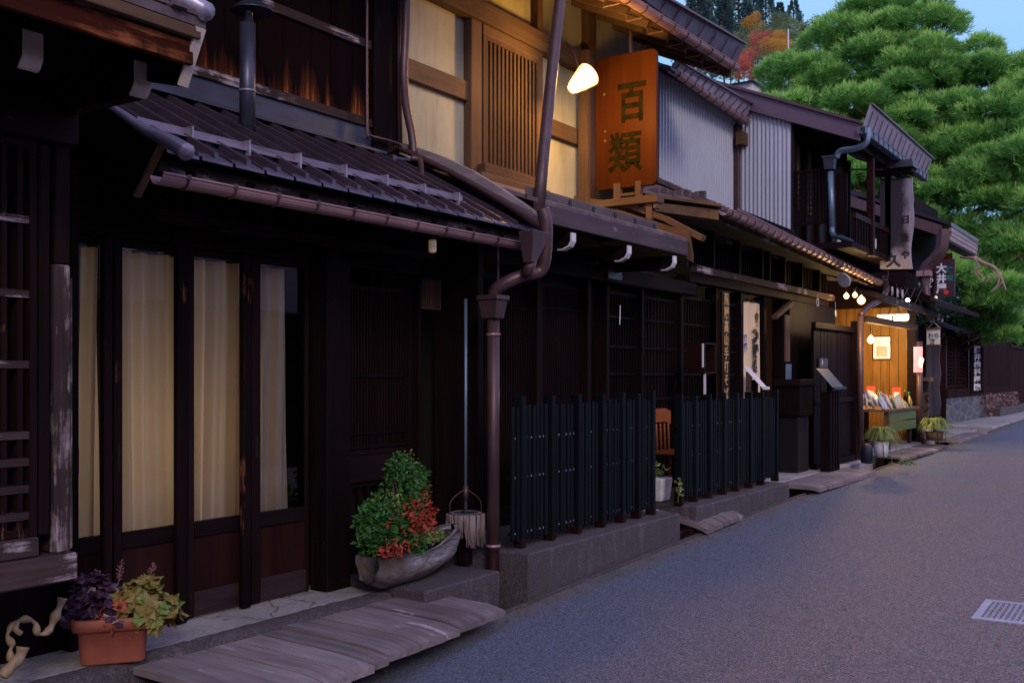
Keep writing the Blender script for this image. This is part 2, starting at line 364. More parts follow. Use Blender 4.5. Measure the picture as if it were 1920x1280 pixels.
class MB:
    def __init__(s): s.v = []; s.f = []
    def add(s, vs, fs):
        n = len(s.v); s.v += [tuple(x) for x in vs]; s.f += [tuple(i + n for i in f) for f in fs]; return s
    def box(s, x0, x1, y0, y1, z0, z1):
        vs = [(x, y, z) for z in (z0, z1) for x, y in ((x0, y0), (x1, y0), (x1, y1), (x0, y1))]
        return s.add(vs, [(3, 2, 1, 0), (4, 5, 6, 7), (0, 1, 5, 4), (1, 2, 6, 5), (2, 3, 7, 6), (3, 0, 4, 7)])
    def hexa(s, b4, t4):
        return s.add(list(b4) + list(t4), [(3, 2, 1, 0), (4, 5, 6, 7), (0, 1, 5, 4), (1, 2, 6, 5), (2, 3, 7, 6), (3, 0, 4, 7)])
    def bar(s, p, q, w, h, up=(0, 0, 1)):
        p = Vector(p); q = Vector(q); d = (q - p).normalized(); u = Vector(up)
        if abs(d.dot(u)) > .98: u = Vector((0, 1, 0))
        r = d.cross(u).normalized(); u = r.cross(d).normalized()
        c = [(-1, -1), (1, -1), (1, 1), (-1, 1)]
        vs = [P + r * (a * w / 2) + u * (b_ * h / 2) for P in (p, q) for a, b_ in c]
        return s.add(vs, [(0, 1, 2, 3), (7, 6, 5, 4), (0, 4, 5, 1), (1, 5, 6, 2), (2, 6, 7, 3), (3, 7, 4, 0)])
    def tube(s, pts, r, n=10, cap=True):
        pts = [Vector(p) for p in pts]; rs = r if isinstance(r, (list, tuple)) else [r] * len(pts)
        base = len(s.v); prev = None
        for i, p in enumerate(pts):
            d = (pts[min(i + 1, len(pts) - 1)] - pts[max(i - 1, 0)]).normalized()
            if prev is None:
                a = Vector((0, 0, 1)) if abs(d.z) < .9 else Vector((1, 0, 0))
                u = d.cross(a).normalized()
            else: u = (prev - d * prev.dot(d)).normalized()
            prev = u; w = d.cross(u)
            for k in range(n):
                t = 2 * math.pi * k / n; s.v.append(tuple(p + (u * math.cos(t) + w * math.sin(t)) * rs[i]))
        for i in range(len(pts) - 1):
            for k in range(n):
                a = base + i * n + k; b_ = base + i * n + (k + 1) % n
                s.f.append((a, b_, b_ + n, a + n))
        if cap:
            s.f.append(tuple(base + k for k in range(n))[::-1]); s.f.append(tuple(base + (len(pts) - 1) * n + k for k in range(n)))
        return s
    def lathe(s, prof, cx, cy, cz=0, n=20, ang=0):
        base = len(s.v)
        for (r, z) in prof:
            for k in range(n):
                t = 2 * math.pi * k / n + ang; s.v.append((cx + r * math.cos(t), cy + r * math.sin(t), cz + z))
        for i in range(len(prof) - 1):
            for k in range(n):
                a = base + i * n + k; b_ = base + i * n + (k + 1) % n; s.f.append((a, b_, b_ + n, a + n))
        s.f.append(tuple(base + k for k in range(n))[::-1]); s.f.append(tuple(base + (len(prof) - 1) * n + k for k in range(n)))
        return s
    def prism(s, poly, ext):
        poly = [Vector(p) for p in poly]; e = Vector(ext); n = len(poly)
        return s.add(poly + [p + e for p in poly], [tuple(range(n))[::-1], tuple(range(n, 2 * n))] + [(i, (i + 1) % n, n + (i + 1) % n, n + i) for i in range(n)])
    def grid(s, rows):
        base = len(s.v); m_ = len(rows[0])
        for r in rows: s.v += [tuple(p) for p in r]
        for i in range(len(rows) - 1):
            for j in range(m_ - 1):
                a = base + i * m_ + j; s.f.append((a, a + 1, a + m_ + 1, a + m_))
        return s
    def build(s, name, mat, parent=None, smooth=False, bevel=0, off=None):
        return mesh_obj(name, s.v, s.f, M[mat] if isinstance(mat, str) else mat, parent, smooth, bevel, off)
def build_each(mb, name, mat, parent, smooth=False):
    """one object for every loose piece of the buffer"""
    par = list(range(len(mb.v)))
    def find(a):
        while par[a] != a: par[a] = par[par[a]]; a = par[a]
        return a
    for f in mb.f:
        r = find(f[0])
        for i in f[1:]: par[find(i)] = r
    groups = {}
    for f in mb.f: groups.setdefault(find(f[0]), []).append(f)
    out_ = []
    for fs in groups.values():
        ids = sorted({i for f in fs for i in f}); mp = {a: k for k, a in enumerate(ids)}; m2 = MB(); m2.v = [mb.v[i] for i in ids]; m2.f = [tuple(mp[i] for i in f) for f in fs]
        out_.append(m2.build(name, mat, parent, smooth))
    return out_
def smooth_path(pts, k=5):
    pts = [Vector(p) for p in pts]; out_ = []
    for i in range(len(pts) - 1):
        p0 = pts[max(i - 1, 0)]; p1 = pts[i]; p2 = pts[i + 1]; p3 = pts[min(i + 2, len(pts) - 1)]
        for j in range(k):
            t = j / k
            out_.append(.5 * ((2 * p1) + (p2 - p0) * t + (2 * p0 - 5 * p1 + 4 * p2 - p3) * t * t + (3 * p1 - p0 - 3 * p2 + p3) * t ** 3))
    out_.append(pts[-1]); return out_

def text_mesh(name, body, size, origin, right, up, mat, parent=None, thick=.004, vertical=False, pitch=1.05, wscale=1.0, bold=0.0):
    """real lettering, centred at origin, laid on the plane spanned by right and up"""
    right = Vector(right).normalized(); up = Vector(up).normalized(); nrm = right.cross(up)
    chars = list(body) if vertical else [body]
    V = []; Fc = []
    for i, ch in enumerate(chars):
        if not ch.strip(): continue
        cu = bpy.data.curves.new('glyph', 'FONT'); cu.body = ch; cu.size = size; cu.extrude = thick / 2; cu.offset = bold
        cu.align_x = 'CENTER'; cu.align_y = 'CENTER'; cu.resolution_u = 3
        ob = bpy.data.objects.new('glyph', cu); COL.objects.link(ob)
        dg = bpy.context.evaluated_depsgraph_get()
        me = bpy.data.meshes.new_from_object(ob.evaluated_get(dg))
        dy = -(i - (len(chars) - 1) / 2) * size * pitch if vertical else 0
        xs = [v.co.x for v in me.vertices]; ys = [v.co.y for v in me.vertices]
        if not xs: continue
        mx_ = (min(xs) + max(xs)) / 2; my_ = (min(ys) + max(ys)) / 2
        n0 = len(V)
        for v in me.vertices:
            V.append(Vector(origin) + right * ((v.co.x - mx_) * wscale) + up * (v.co.y - my_ + dy) + nrm * v.co.z)
        Fc += [tuple(n0 + j for j in p.vertices) for p in me.polygons]
        bpy.data.objects.remove(ob); bpy.data.curves.remove(cu); bpy.data.meshes.remove(me)
    return mesh_obj(name, V, Fc, M[mat], parent)

def gutter(parent, p, q, r, nb, mat='gutter', name='gutter', square=False):
    """half-round (or box) eaves gutter from p to q with a rolled lip and bracket straps"""
    p = Vector(p); q = Vector(q); d = (q - p).normalized(); side = Vector((0, 1, 0)); side = (side - d * side.dot(d)).normalized(); up = Vector((0, 0, 1))
    if square: prof = [(-1, .9), (-1, -.6), (-.8, -.8), (.8, -.8), (1, -.6), (1, .9)]
    else: prof = [(-math.cos(t), -math.sin(t)) for t in [math.pi * k / 9 for k in range(10)]]
    prof2 = prof + [(x * .93, z * .93 + .0) for x, z in reversed(prof)]
    ring = lambda P: [P + side * (x * r) + up * (z * r) for x, z in prof2]
    a = ring(p); c = ring(q); n = len(a); mb = MB()
    mb.add(a + c, [(i, (i + 1) % n, n + (i + 1) % n, n + i) for i in range(n)])
    m_ = len(prof)
    for base in (0, n): mb.add([], []) ; mb.f += [tuple(base + i for i in (k, k + 1, n - 2 - k, n - 1 - k)) for k in range(m_ - 1)]
    ztop = prof[0][1]
    mb.tube([p - side * r + up * (r * ztop), q - side * r + up * (r * ztop)], r * .13, 8)
    g = mb.build(name, mat, parent)
    for i in range(nb):
        bk = MB()
        P = p + (q - p) * ((i + .5) / nb)
        for (x0, z0), (x1, z1) in zip(prof[:-1], prof[1:]):
            if x1 > .3: break
            bk.bar(P + side * (x0 * r * 1.06) + up * (z0 * r * 1.06), P + side * (x1 * r * 1.06) + up * (z1 * r * 1.06), .014, .006, d)
        bk.bar(P - side * (r * 1.0) + up * (r * ztop), P + side * (r * 1.3) + up * (r * (ztop + .25)), .014, .006, d)
        bk.box(P.x - .012, P.x + .012, P.y - r * 1.15, P.y - r * .85, P.z + r * ztop - .01, P.z + r * ztop + .012)
        bk.build('gutter_bracket', 'pipe', g)
    return g

def eave_panel(parent, lo0, lo1, hi0, hi1, n, mat):
    lo0, lo1, hi0, hi1 = map(Vector, (lo0, lo1, hi0, hi1)); b_ = Vector((0, .02, 0))
    mb = MB(); mb.hexa([lo0, lo1, lo1 + b_, lo0 + b_], [hi0, hi1, hi1 + b_, hi0 + b_]); o = mb.build('eave_panel', mat, parent)
    for i in range(n):
        u = (i + .5) / n; a = lo0.lerp(lo1, u); c_ = hi0.lerp(hi1, min(1, u + .004)); MB().bar(a.lerp(c_, .06) - b_ * .2, a.lerp(c_, .80) - b_ * .2, .014, .010, (0, 1, 0)).build('panel_seam', 'pipe', o)
    MB().bar(hi0 + Vector((0, .0, .008)), hi1 + Vector((0, .0, .008)), .05, .022).build('panel_cap', 'pipe', parent)
# ------------------------------------------------------------------ ground, road, water channel
ZR = [(-30, -.5), (-6, -.3), (0, -.17), (3.85, -.07), (5.58, 0), (8.04, .09), (11.1, .18), (16, .245), (22.6, .32), (29.4, .42), (45, .6), (80, 1.0)]
def zr(x):
    for (a, za), (b_, zb) in zip(ZR[:-1], ZR[1:]):
        if x <= b_: return za + (zb - za) * (x - a) / (b_ - a)
    return ZR[-1][1]
mb = MB()
xs = [-30, -12, -6, -3, 0, 2, 3.85, 5.58, 8.04, 11.1, 16, 22.6, 29.4, 45, 80]
ys = [3.74, 2.6, 1.2, -.4, -1.9]
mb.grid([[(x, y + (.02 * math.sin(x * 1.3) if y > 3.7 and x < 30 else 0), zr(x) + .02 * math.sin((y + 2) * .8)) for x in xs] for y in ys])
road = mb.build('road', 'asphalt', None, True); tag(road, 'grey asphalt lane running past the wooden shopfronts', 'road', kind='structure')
mb = MB()
for a, b_ in zip(xs[:-1], xs[1:]):
    mb.hexa([(a, 3.70, -.5), (b_, 3.70, -.5), (b_, 3.735, -.5), (a, 3.735, -.5)], [(a, 3.70, zr(a) - .006), (b_, 3.70, zr(b_) - .006), (b_, 3.735, zr(b_) - .006), (a, 3.735, zr(a) - .006)])
o = mb.build('road_kerb', 'granite'); tag(o, 'dark stone edge of the lane beside the open drain', 'kerb', kind='structure')
mb = MB(); mb.grid([[(x, y, -.5 if x < 60 else -.5 + (x - 60) * .02) for x in (-400, -30, 20, 60, 200, 700)] for y in (700, 60, 3.7, -8, -60, -400)])
o = mb.build('ground', 'soil'); tag(o, 'dark earth under and around the street', 'ground', kind='structure')
# channel walls and terrace stones
def stone(name, label, x0, x1, y0, y1, z0, z1, mat='granite', cat='stone kerb', seam=None, kind=None):
    mb = MB()
    k = seam or max(1, int((x1 - x0) / 1.2)); w = (x1 - x0) / k
    for i in range(k):
        mb.box(x0 + i * w + (.004 if i else 0), x0 + (i + 1) * w - (.004 if i < k - 1 else 0), y0 + random.uniform(-.004, .004), y1, z0, z1 + random.uniform(-.003, .003))
    o = mb.build(name, mat, None, bevel=.012); tag(o, label, cat, kind=kind); return o
stone('stone_plinth', 'long dark granite plinth under the nearer picket fence', 5.86, 8.30, 3.76, 4.72, -.5, .31)
stone('stone_plinth', 'dark granite plinth under the farther picket fence, past the small plank bridge', 8.66, 11.16, 3.76, 4.72, -.5, .33)
stone('stone_plinth', 'short granite block under the log trough and mop stand', 4.92, 5.72, 3.90, 4.72, -.5, .2, seam=1)
stone('pavement', 'pale worn concrete doorstep before the curtained doors', 1.2, 4.90, 4.245, 4.75, -.5, .17, 'concrete', 'pavement', 1, 'structure')
stone('pavement', 'stone paving inside the gap between the two picket fences', 8.31, 8.65, 4.12, 7.5, -.5, .28, 'concrete', 'pavement', 1, 'structure')
stone('pavement', 'pale flagstones before the dark wooden entrance', 11.18, 15.9, 4.06, 5.2, -.5, .275, 'concrete', 'pavement', 4, 'structure')
stone('pavement', 'flagstones under the produce stall', 15.95, 24.5, 4.06, 6.5, -.5, .33, 'concrete', 'pavement', 6, 'structure')
# rough kerb strip with chipped edge
mb = MB(); rows = [[], [], [], []]
for i in range(90):
    x = 1.2 + i * .0416; j = random.uniform(-.014, .014); y0 = 4.13 + j
    rows[0].append((x, y0 - .01, -.5)); rows[1].append((x, y0, .125 + random.uniform(-.008, .008))); rows[2].append((x, y0 + .025, .16 + random.uniform(-.006, .006))); rows[3].append((x, 4.242, .172 + random.uniform(-.003, .003)))
mb.grid(rows); o = mb.build('kerb', 'granite', None, True); tag(o, 'chipped stone kerb strip along the concrete doorstep', 'kerb', kind='structure')

# plank bridges over the drain
def plank_bridge(label, x0, x1, yb, yf, zb, zf, n, skew=0.0, mat='grey_y', th=.035, bow=.0):
    """boards run from the houses to the lane; zb/zf heights at the back and the front edge (may be functions of x)"""
    t = thing('plank_bridge', label, 'plank bridge', ((x0 + x1) / 2, (yb + (3.5 if callable(yf) else yf)) / 2, 0))
    w = (x1 - x0) / n
    cuts = [x0]
    for i in range(n): cuts.append(cuts[-1] + w * random.uniform(.7, 1.3))
    s = (x1 - x0) / (cuts[-1] - x0); cuts = [x0 + (c - x0) * s for c in cuts]
    for i in range(n):
        a, b_ = cuts[i] + .006, cuts[i + 1] - .006
        z1 = zb((a + b_) / 2) if callable(zb) else zb; z2 = zf((a + b_) / 2) if callable(zf) else zf
        dz = random.uniform(-.008, .008); df = random.uniform(-.010, .010); mb = MB(); rows_t = []
        K = 9
        for k in range(K + 1):
            u = k / K; yf_ = yf((a + b_) / 2) if callable(yf) else yf; y = yb + (yf_ + df - yb) * u; z = z1 + (z2 - z1) * (u ** 1.25) + dz
            if u > .78: z -= .018 * ((u - .78) / .22) ** 2
            sh = skew * u
            rows_t.append((a + sh, b_ + sh, y, z))
        for k in range(K):
            A = rows_t[k]; B = rows_t[k + 1]
            mb.hexa([(A[0], A[2], A[3] - th), (A[1], A[2], A[3] - th), (B[1], B[2], B[3] - th), (B[0], B[2], B[3] - th)],
                    [(A[0], A[2], A[3]), (A[1], A[2], A[3]), (B[1], B[2], B[3]), (B[0], B[2], B[3])])
        o = mb.build('plank', mat, t); 
    fz = lambda f_, x: f_(x) if callable(f_) else f_
    for u in (.22, .70):
        br = MB(); y = yb + ((3.56 if callable(yf) else yf) - yb) * u
        h_ = lambda x: fz(zb, x) + (fz(zf, x) - fz(zb, x)) * ((u + .05) ** 1.25) - th - .022
        br.hexa([(x0, y - .03, -.3), (x1, y - .03, -.3), (x1, y + .03, -.3), (x0, y + .03, -.3)], [(x0, y - .03, h_(x0)), (x1, y - .03, h_(x1)), (x1, y + .03, h_(x1)), (x0, y + .03, h_(x0))])
        br.build('bearer', 'redwood', t)
    return t
plank_bridge('long bridge of worn grey planks over the drain before the curtained doors', 3.02, 5.16, 4.125, lambda x: 3.34 + max(0, x - 3.6) * .11, .145, .112, 12, .03)
plank_bridge('small plank bridge with nailed battens at the gap between the fences', 8.50, 9.42, 4.16, 3.64, .285, lambda x: zr(x) + .055, 5, .1, th=.04)
bt = thing('wooden_batten', 'short grey batten lying across the small plank bridge', 'batten', (8.9, 3.9, .25))
mb = MB(); mb.bar((8.60, 3.86, .225), (8.86, 3.86, .225), .05, .02); mb.bar((9.02, 3.98, .255), (9.40, 3.98, .255), .05, .02); mb.build('batten', 'grey_x', bt)
plank_bridge('pale plank bridge before the dark entrance, past the farther fence', 11.55, 14.0, 4.03, 3.56, .268, .255, 6, .05, th=.045)
plank_bridge('plank bridge running under the first spider plant toward the stall', 15.75, 18.9, 4.03, 3.60, .325, .315, 9, .05)
plank_bridge('far plank bridge beside the second spider plant', 20.1, 23.2, 4.03, 3.66, .34, lambda x: zr(x) + .035, 7, .1)

# manhole cover
mc = thing('manhole_cover', 'square pale metal cover with a grid of studs set in the lane', 'manhole cover', (6.93, .85, zr(6.93)))
zz = zr(6.93) + .012
mb = MB(); X0, X1, Y0, Y1 = 6.67, 7.19, .62, 1.14
zc = zr(6.93) + .0128 - .002
def lay(mb):
    mb.v = [(x, y, z + (x - 6.93) * (.09 / 2.46)) for x, y, z in mb.v]; return mb
for a in ((X0, X0 + .045, Y0, Y1), (X1 - .045, X1, Y0, Y1), (X0 + .046, X1 - .046, Y0, Y0 + .045), (X0 + .046, X1 - .046, Y1 - .045, Y1)): mb.box(*a, zc - .03, zc + .008)
lay(mb).build('frame', plain('cover_frame_metal', (.42, .42, .50), .45, .4), mc)
mb = MB(); mb.box(X0 + .05, X1 - .05, Y0 + .05, Y1 - .05, zc - .03, zc - .002)
lid = lay(mb).build('lid', plain('cover_lid_metal', (.12, .12, .15), .5, .4), mc)
mb = MB()
for i in range(13):
    for j in range(13):
        x = X0 + .067 + i * .0322; y = Y0 + .067 + j * .0322
        if (i + j) % 2 == 0: mb.box(x - .012, x + .012, y - .007, y + .007, zc - .003, zc + .006)
        else: mb.box(x - .007, x + .007, y - .012, y + .012, zc - .003, zc + .006)
lay(mb).build('stud_pattern', plain('cover_stud_metal', (.40, .40, .48), .45, .4), lid)

# ------------------------------------------------------------------ shared joinery
def lattice(parent, x0, x1, z0, z1, y, nv, hz, vw, hw, mat='wz', name='lattice', depth=.03, frame=.04, back=True, hmat=None):
    mb = MB()
    if frame:
        mb.box(x0, x0 + frame, y - .01, y + depth, z0, z1); mb.box(x1 - frame, x1, y - .01, y + depth, z0, z1)
        mb.box(x0 + frame, x1 - frame, y - .008, y + depth, z1 - frame, z1); mb.box(x0 + frame, x1 - frame, y - .008, y + depth, z0, z0 + frame)
    for i in range(nv):
        x = x0 + frame + (x1 - x0 - 2 * frame) * (i + .5) / nv
        mb.box(x - vw / 2, x + vw / 2, y, y + depth * .8, z0 + frame, z1 - frame)
    o = mb.build(name, mat, parent)
    if hz:
        for z in hz: MB().box(x0 + frame, x1 - frame, y - .006, y + depth * .9 , z - hw / 2, z + hw / 2).build('crossbar', hmat or mat, o)
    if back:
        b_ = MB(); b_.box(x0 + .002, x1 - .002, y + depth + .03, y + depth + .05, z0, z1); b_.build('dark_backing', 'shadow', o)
    return o
def post(parent, x0, x1, y0, y1, z0, z1, mat='wz', name='post', bevel=.006):
    return MB().box(x0, x1, y0, y1, z0, z1).build(name, mat, parent, bevel=bevel)

# ================================================================== HOUSE A (left edge)
ha = thing('timber_house', 'dark timber house at the left edge with a lattice bay and chalk-ended brackets', 'house', (1.5, 4.2, -.5))
MB().box(-3.0, 2.97, 4.62, 9.5, -.5, 3.0).build('wall', 'wz', ha)
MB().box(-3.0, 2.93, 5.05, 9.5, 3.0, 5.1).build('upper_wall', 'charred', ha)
YA = 3.80
# bay: sill beam, head beam, end post, lattice
MB().box(-2.5, 2.515, YA - .02, YA + .14, .678, .79).build('sill_beam', 'worn_x', ha, bevel=.008)
MB().box(-2.5, 2.36, YA + .0, YA + .10, .792, .87).build('sill_rail', 'worn_x', ha, bevel=.006)
post(ha, 2.43, 2.50, YA + .01, YA + .12, 1.95, 2.46, 'wz', 'corner_post')
post(ha, 2.43, 2.50, YA + .008, YA + .12, .792, 1.948, 'worn_z', 'corner_post_foot')
post(ha, 2.502, 2.515, YA + .015, YA + .115, .80, 1.9, 'worn_z', 'worn_edge_board')
post(ha, 2.36, 2.405, YA + .0, YA + .1, .872, 2.42, 'wz')
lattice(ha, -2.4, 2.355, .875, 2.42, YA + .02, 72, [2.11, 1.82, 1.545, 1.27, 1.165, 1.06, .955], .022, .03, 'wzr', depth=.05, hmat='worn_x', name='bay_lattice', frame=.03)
MB().box(-2.5, 2.52, YA - .02, YA + .14, 2.43, 2.60).build('head_beam', 'wx', ha, bevel=.006)
MB().box(-2.5, 2.50, YA + .13, 4.6, .69, .76).build('bay_floor', 'wx', ha)
MB().box(2.44, 2.50, YA + .15, 4.6, .76, 2.6).build('bay_side', 'wy', ha)
MB().box(-2.6, 2.44, 4.0, 4.6, 2.6, 2.68).build('bay_top', 'wx', ha)
MB().box(-2.5, 2.2, 4.25, 4.6, .17, .44).build('base_stone', 'granite', ha, bevel=.01)
# brackets with pale ends
for px, py in ((60, 92), (265, 146)):
    c = atY(px, py, 3.32); x = c.x; z = c.z
    poly = [(x - .045, 3.30, z + .055), (x - .045, 3.30, z - .035), (x - .045, 3.32, z - .065), (x - .045, 3.36, z - .075), (x - .045, 4.6, z - .075), (x - .045, 4.6, z + .07), (x - .045, 3.32, z + .07)]
    MB().prism(poly, (.075, 0, 0)).build('bracket_beam', 'wy', ha, bevel=.008)
    MB().prism([(x - .0455, 3.2985, z + .056), (x - .0455, 3.2985, z - .038), (x - .0455, 3.318, z - .068), (x - .0455, 3.335, z - .0765), (x - .0455, 3.335, z - .068), (x - .0455, 3.306, z - .03), (x - .0455, 3.306, z + .056)], (.076, 0, 0)).build('chalked_end', 'cream_end', ha, bevel=.01)
MB().box(-2.5, 2.50, 3.55, 3.64, 2.745, 2.84).build('purlin', 'wx', ha, bevel=.006)
# lower canopy roof: shingle slab over boards, rust fascia, verge board
pA = .55; ye, ze = 3.02, 2.715
xv = 2.525
def roofA(y): return ze + (y - ye) * pA
for nm, mt, dz0, dz1, yo, xo in (('roof', 'shingle', .05, .085, 0, 0), ('roof_boards', 'soffit', .0, .048, .03, -.02)):
    mb = MB(); y2 = 5.0
    mb.hexa([(-2.8, ye + yo, roofA(ye + yo) + dz0), (xv + xo, ye + yo, roofA(ye + yo) + dz0), (xv + xo, y2, roofA(y2) + dz0), (-2.8, y2, roofA(y2) + dz0)],
            [(-2.8, ye + yo, roofA(ye + yo) + dz1), (xv + xo, ye + yo, roofA(ye + yo) + dz1), (xv + xo, y2, roofA(y2) + dz1), (-2.8, y2, roofA(y2) + dz1)])
    mb.build(nm, mt, ha)
mb = MB()                                                       # split shingle edge course, ragged
for i in range(70):
    x = -2.4 + i * .07; 
    mb.box(x + .003, x + .066, ye - random.uniform(.0, .03), ye + .25, roofA(ye) + .086 + random.uniform(-.004, .006), roofA(ye) + .10 + random.uniform(0, .01))
mb.build('shingle_course', 'shingle', ha)
MB().box(-2.8, xv - .03, ye + .03, ye + .055, roofA(ye) - .085, roofA(ye) + .0).build('fascia', 'rustwood', ha, bevel=.004)
MB().box(-2.8, xv - .025, ye - .005, ye + .028, roofA(ye) + .004, roofA(ye) + .045).build('eave_batten', 'tan_x', ha, bevel=.003)
mb = MB(); mb.tube([(xv - .02, ye - .03, roofA(ye) + .10), (xv - .02, 3.6, roofA(3.6) + .13), (xv - .02, 5.0, roofA(5.0) + .13)], [.035, .035, .035], 10); mb.build('verge_cap', 'roofedge', ha, True)
MB().prism([(xv - .045, ye + .0, roofA(ye) + .05), (xv - .045, ye + .10, roofA(ye) - .15), (xv - .045, ye + .3, roofA(ye) - .10), (xv - .045, 5.0, roofA(5.0) - .25), (xv - .045, 5.0, roofA(5.0) + .05)], (.035, 0, 0)).build('barge_board', 'wy', ha)
MB().bar((xv - .028, ye - .006, roofA(ye) + .045), (xv - .028, ye + .094, roofA(ye) - .15), .04, .012).build('barge_board_end', 'cream_end', ha)
mb = MB()
for i in range(14):
    x = 2.35 - i * .36
    mb.bar((x, ye + .08, roofA(ye + .08) - .035), (x, 4.9, roofA(4.9) - .035), .05, .06)
build_each(mb, 'rafter', 'wy', ha)

MB().prism([(2.485, 3.30, 2.60), (2.485, 5.0, 2.60), (2.485, 5.0, roofA(5.0) - .06), (2.485, 3.30, roofA(3.30) - .06)], (.014, 0, 0)).build('gable_infill', 'shadow', ha)
# curved root stand under the bay
rt = thing('root_ornament', 'twisted pale driftwood root standing in the dark under the lattice bay', 'driftwood', (2.45, 4.12, .17))
Zb = .17
sp_ = smooth_path([atY(a, b_, 4.12) for a, b_ in ((20, 1238), (19, 1220), (22, 1207), (14, 1190), (22, 1174), (33, 1164), (50, 1160), (66, 1168), (70, 1186), (83, 1187), (94, 1177), (102, 1158), (110, 1141), (117, 1120))], 5)
rm = plain('pale_root_wood', (.27, .19, .11), .5, var=.5, scale=22)
mb = MB(); mb.tube(sp_, [.012 + .005 * math.sin(i * .7) + (.006 if i > 48 else 0) for i in range(len(sp_))], 9); mb.build('twisted_stem', rm, rt, True)
sp_ = smooth_path([atY(a, b_, 4.10) for a, b_ in ((5, 1268), (14, 1256), (26, 1243), (38, 1229), (43, 1212))], 5)
mb = MB(); mb.tube(sp_, [.024 - .003 * math.cos(i * .8) for i in range(len(sp_))], 9); mb.build('foot_stem', rm, rt, True)
mb = MB(); mb.tube(smooth_path([atY(33, 1165, 4.12), atY(29, 1178, 4.1), atY(39, 1187, 4.1)], 4), .012, 8); mb.build('side_stem', rm, rt, True)

# ================================================================== HOUSE B (curtained doors)
hb = thing('timber_house', 'timber house with curtained glass doors, seamed metal canopy and charred board upper wall', 'house', (4.5, 4.6, -.5))
XB0, XB1 = 2.98, 6.02
MB().box(XB0, XB1, 5.9, 9.5, -.5, 3.05).build('back_wall', 'shadow', hb)
MB().box(XB0, 3.03, 4.60, 5.88, .17, 2.5).build('side_wall', 'wy', hb)
MB().box(XB0, XB1, 4.56, 4.74, 2.20, 2.5).build('lintel_beam', 'wx', hb, bevel=.01)
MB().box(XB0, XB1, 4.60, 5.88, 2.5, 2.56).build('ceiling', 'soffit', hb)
MB().box(3.04, 4.9, 4.80, 5.88, .12, .2).build('inner_floor', 'wx', hb)
# worn post of left end
post(hb, 2.975, 3.02, 4.53, 4.60, .17, 2.5, 'wz')
# sliding doors: two tracks
def slide_door(x0, x1, y, grip_left=True, st_l=.045, st_r=.045):
    z0, z1 = .175, 2.199
    d = MB(); d.box(x0, x0 + st_l, y, y + .035, z0, z1); d.box(x1 - st_r, x1, y, y + .035, z0, z1); d.box(x0 + st_l, x1 - st_r, y, y + .035, z1 - .04, z1); 
    fr_ = d.build('sliding_door', 'wzr', hb, bevel=.004)
    MB().box(x0 + st_l, x1 - st_r, y - .002, y + .03, .615, .70).build('middle_rail', 'wx', fr_, bevel=.003)
    MB().box(x0 + st_l, x1 - st_r, y - .002, y + .03, z0 + .004, z0 + .14).build('bottom_rail', wood('scuffed_rail_%d' % int(x0 * 100), (.02, .012, .014), (.055, .036, .04), 'x', wear=(.28, .22, .24), wear_amt=.70), fr_, bevel=.003)
    MB().box(x0 + st_l, x1 - st_r, y + .012, y + .022, z0 + .141, .614).build('lower_panel', 'redwood', fr_)
    g = MB(); g.add([(x0 + st_l, y + .016, .70), (x1 - st_r, y + .016, .70), (x1 - st_r, y + .016, z1 - .04), (x0 + st_l, y + .016, z1 - .04)], [(0, 1, 2, 3)]); g.build('glass_pane', 'glass', fr_)
    MB().box(x0 + st_l * .3, x0 + st_l * .62, y - .004, y + .002, 1.02, 1.15).build('door_pull', 'shadow', fr_)
YG1 = 4.60; gx = lambda px: atY(px, 800, YG1).x
slide_door(gx(146), gx(206), 4.60, st_l=.006, st_r=gx(206) - gx(196))
slide_door(gx(211), gx(352), 4.585, st_l=gx(227) - gx(211), st_r=.035)
slide_door(gx(349), gx(474), 4.60, st_l=gx(365) - gx(349), st_r=.035)
slide_door(gx(470), gx(577), 4.585, st_l=gx(486) - gx(470), st_r=.03)
for a_, b_ in ((196, 212), (334, 352), (457, 472)):
    xa_, xb_ = atY(a_, 800, 4.54).x, atY(b_, 800, 4.54).x; post(hb, xa_, xb_, 4.54, 4.583, .175, 2.2, 'wzr')
post(hb, 4.67, 4.885, 4.47, 4.62, .17, 2.5, 'wz')
# entrance lattice door and the louvred panel below
lattice(hb, 4.90, 5.66, .98, 2.10, 4.62, 24, [1.50, 1.12, 1.03], .010, .018, 'wz', name='lattice_door', depth=.025, frame=.03)
MB().box(4.90, 5.66, 4.60, 4.66, .80, .975).build('door_rail', 'worn_x' if False else 'wx', hb, bevel=.004)
lattice(hb, 4.90, 5.66, .22, .795, 4.63, 8, [.5], .03, .02, 'wz', name='slatted_panel', depth=.04, frame=.03)
post(hb, 5.67, 5.70, 4.55, 4.66, .2, 2.2, 'wz')
MB().box(5.71, 6.0, 5.3, 5.34, -.2, 2.4).build('recess_wall', 'wz', hb)
MB().box(5.71, XB1, 4.6, 5.3, -.2, .2).build('recess_floor', 'granite', hb)
# transom at the right: faint inside light put into its tan colour
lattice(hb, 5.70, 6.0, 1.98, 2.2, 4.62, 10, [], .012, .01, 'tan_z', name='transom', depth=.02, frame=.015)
# right party post and boards
post(hb, 6.03, 6.10, 4.30, 4.70, .2, 2.75, 'wz', 'party_post')
post(hb, 6.14, 6.20, 4.42, 4.70, .2, 2.7, 'wz', 'party_post')
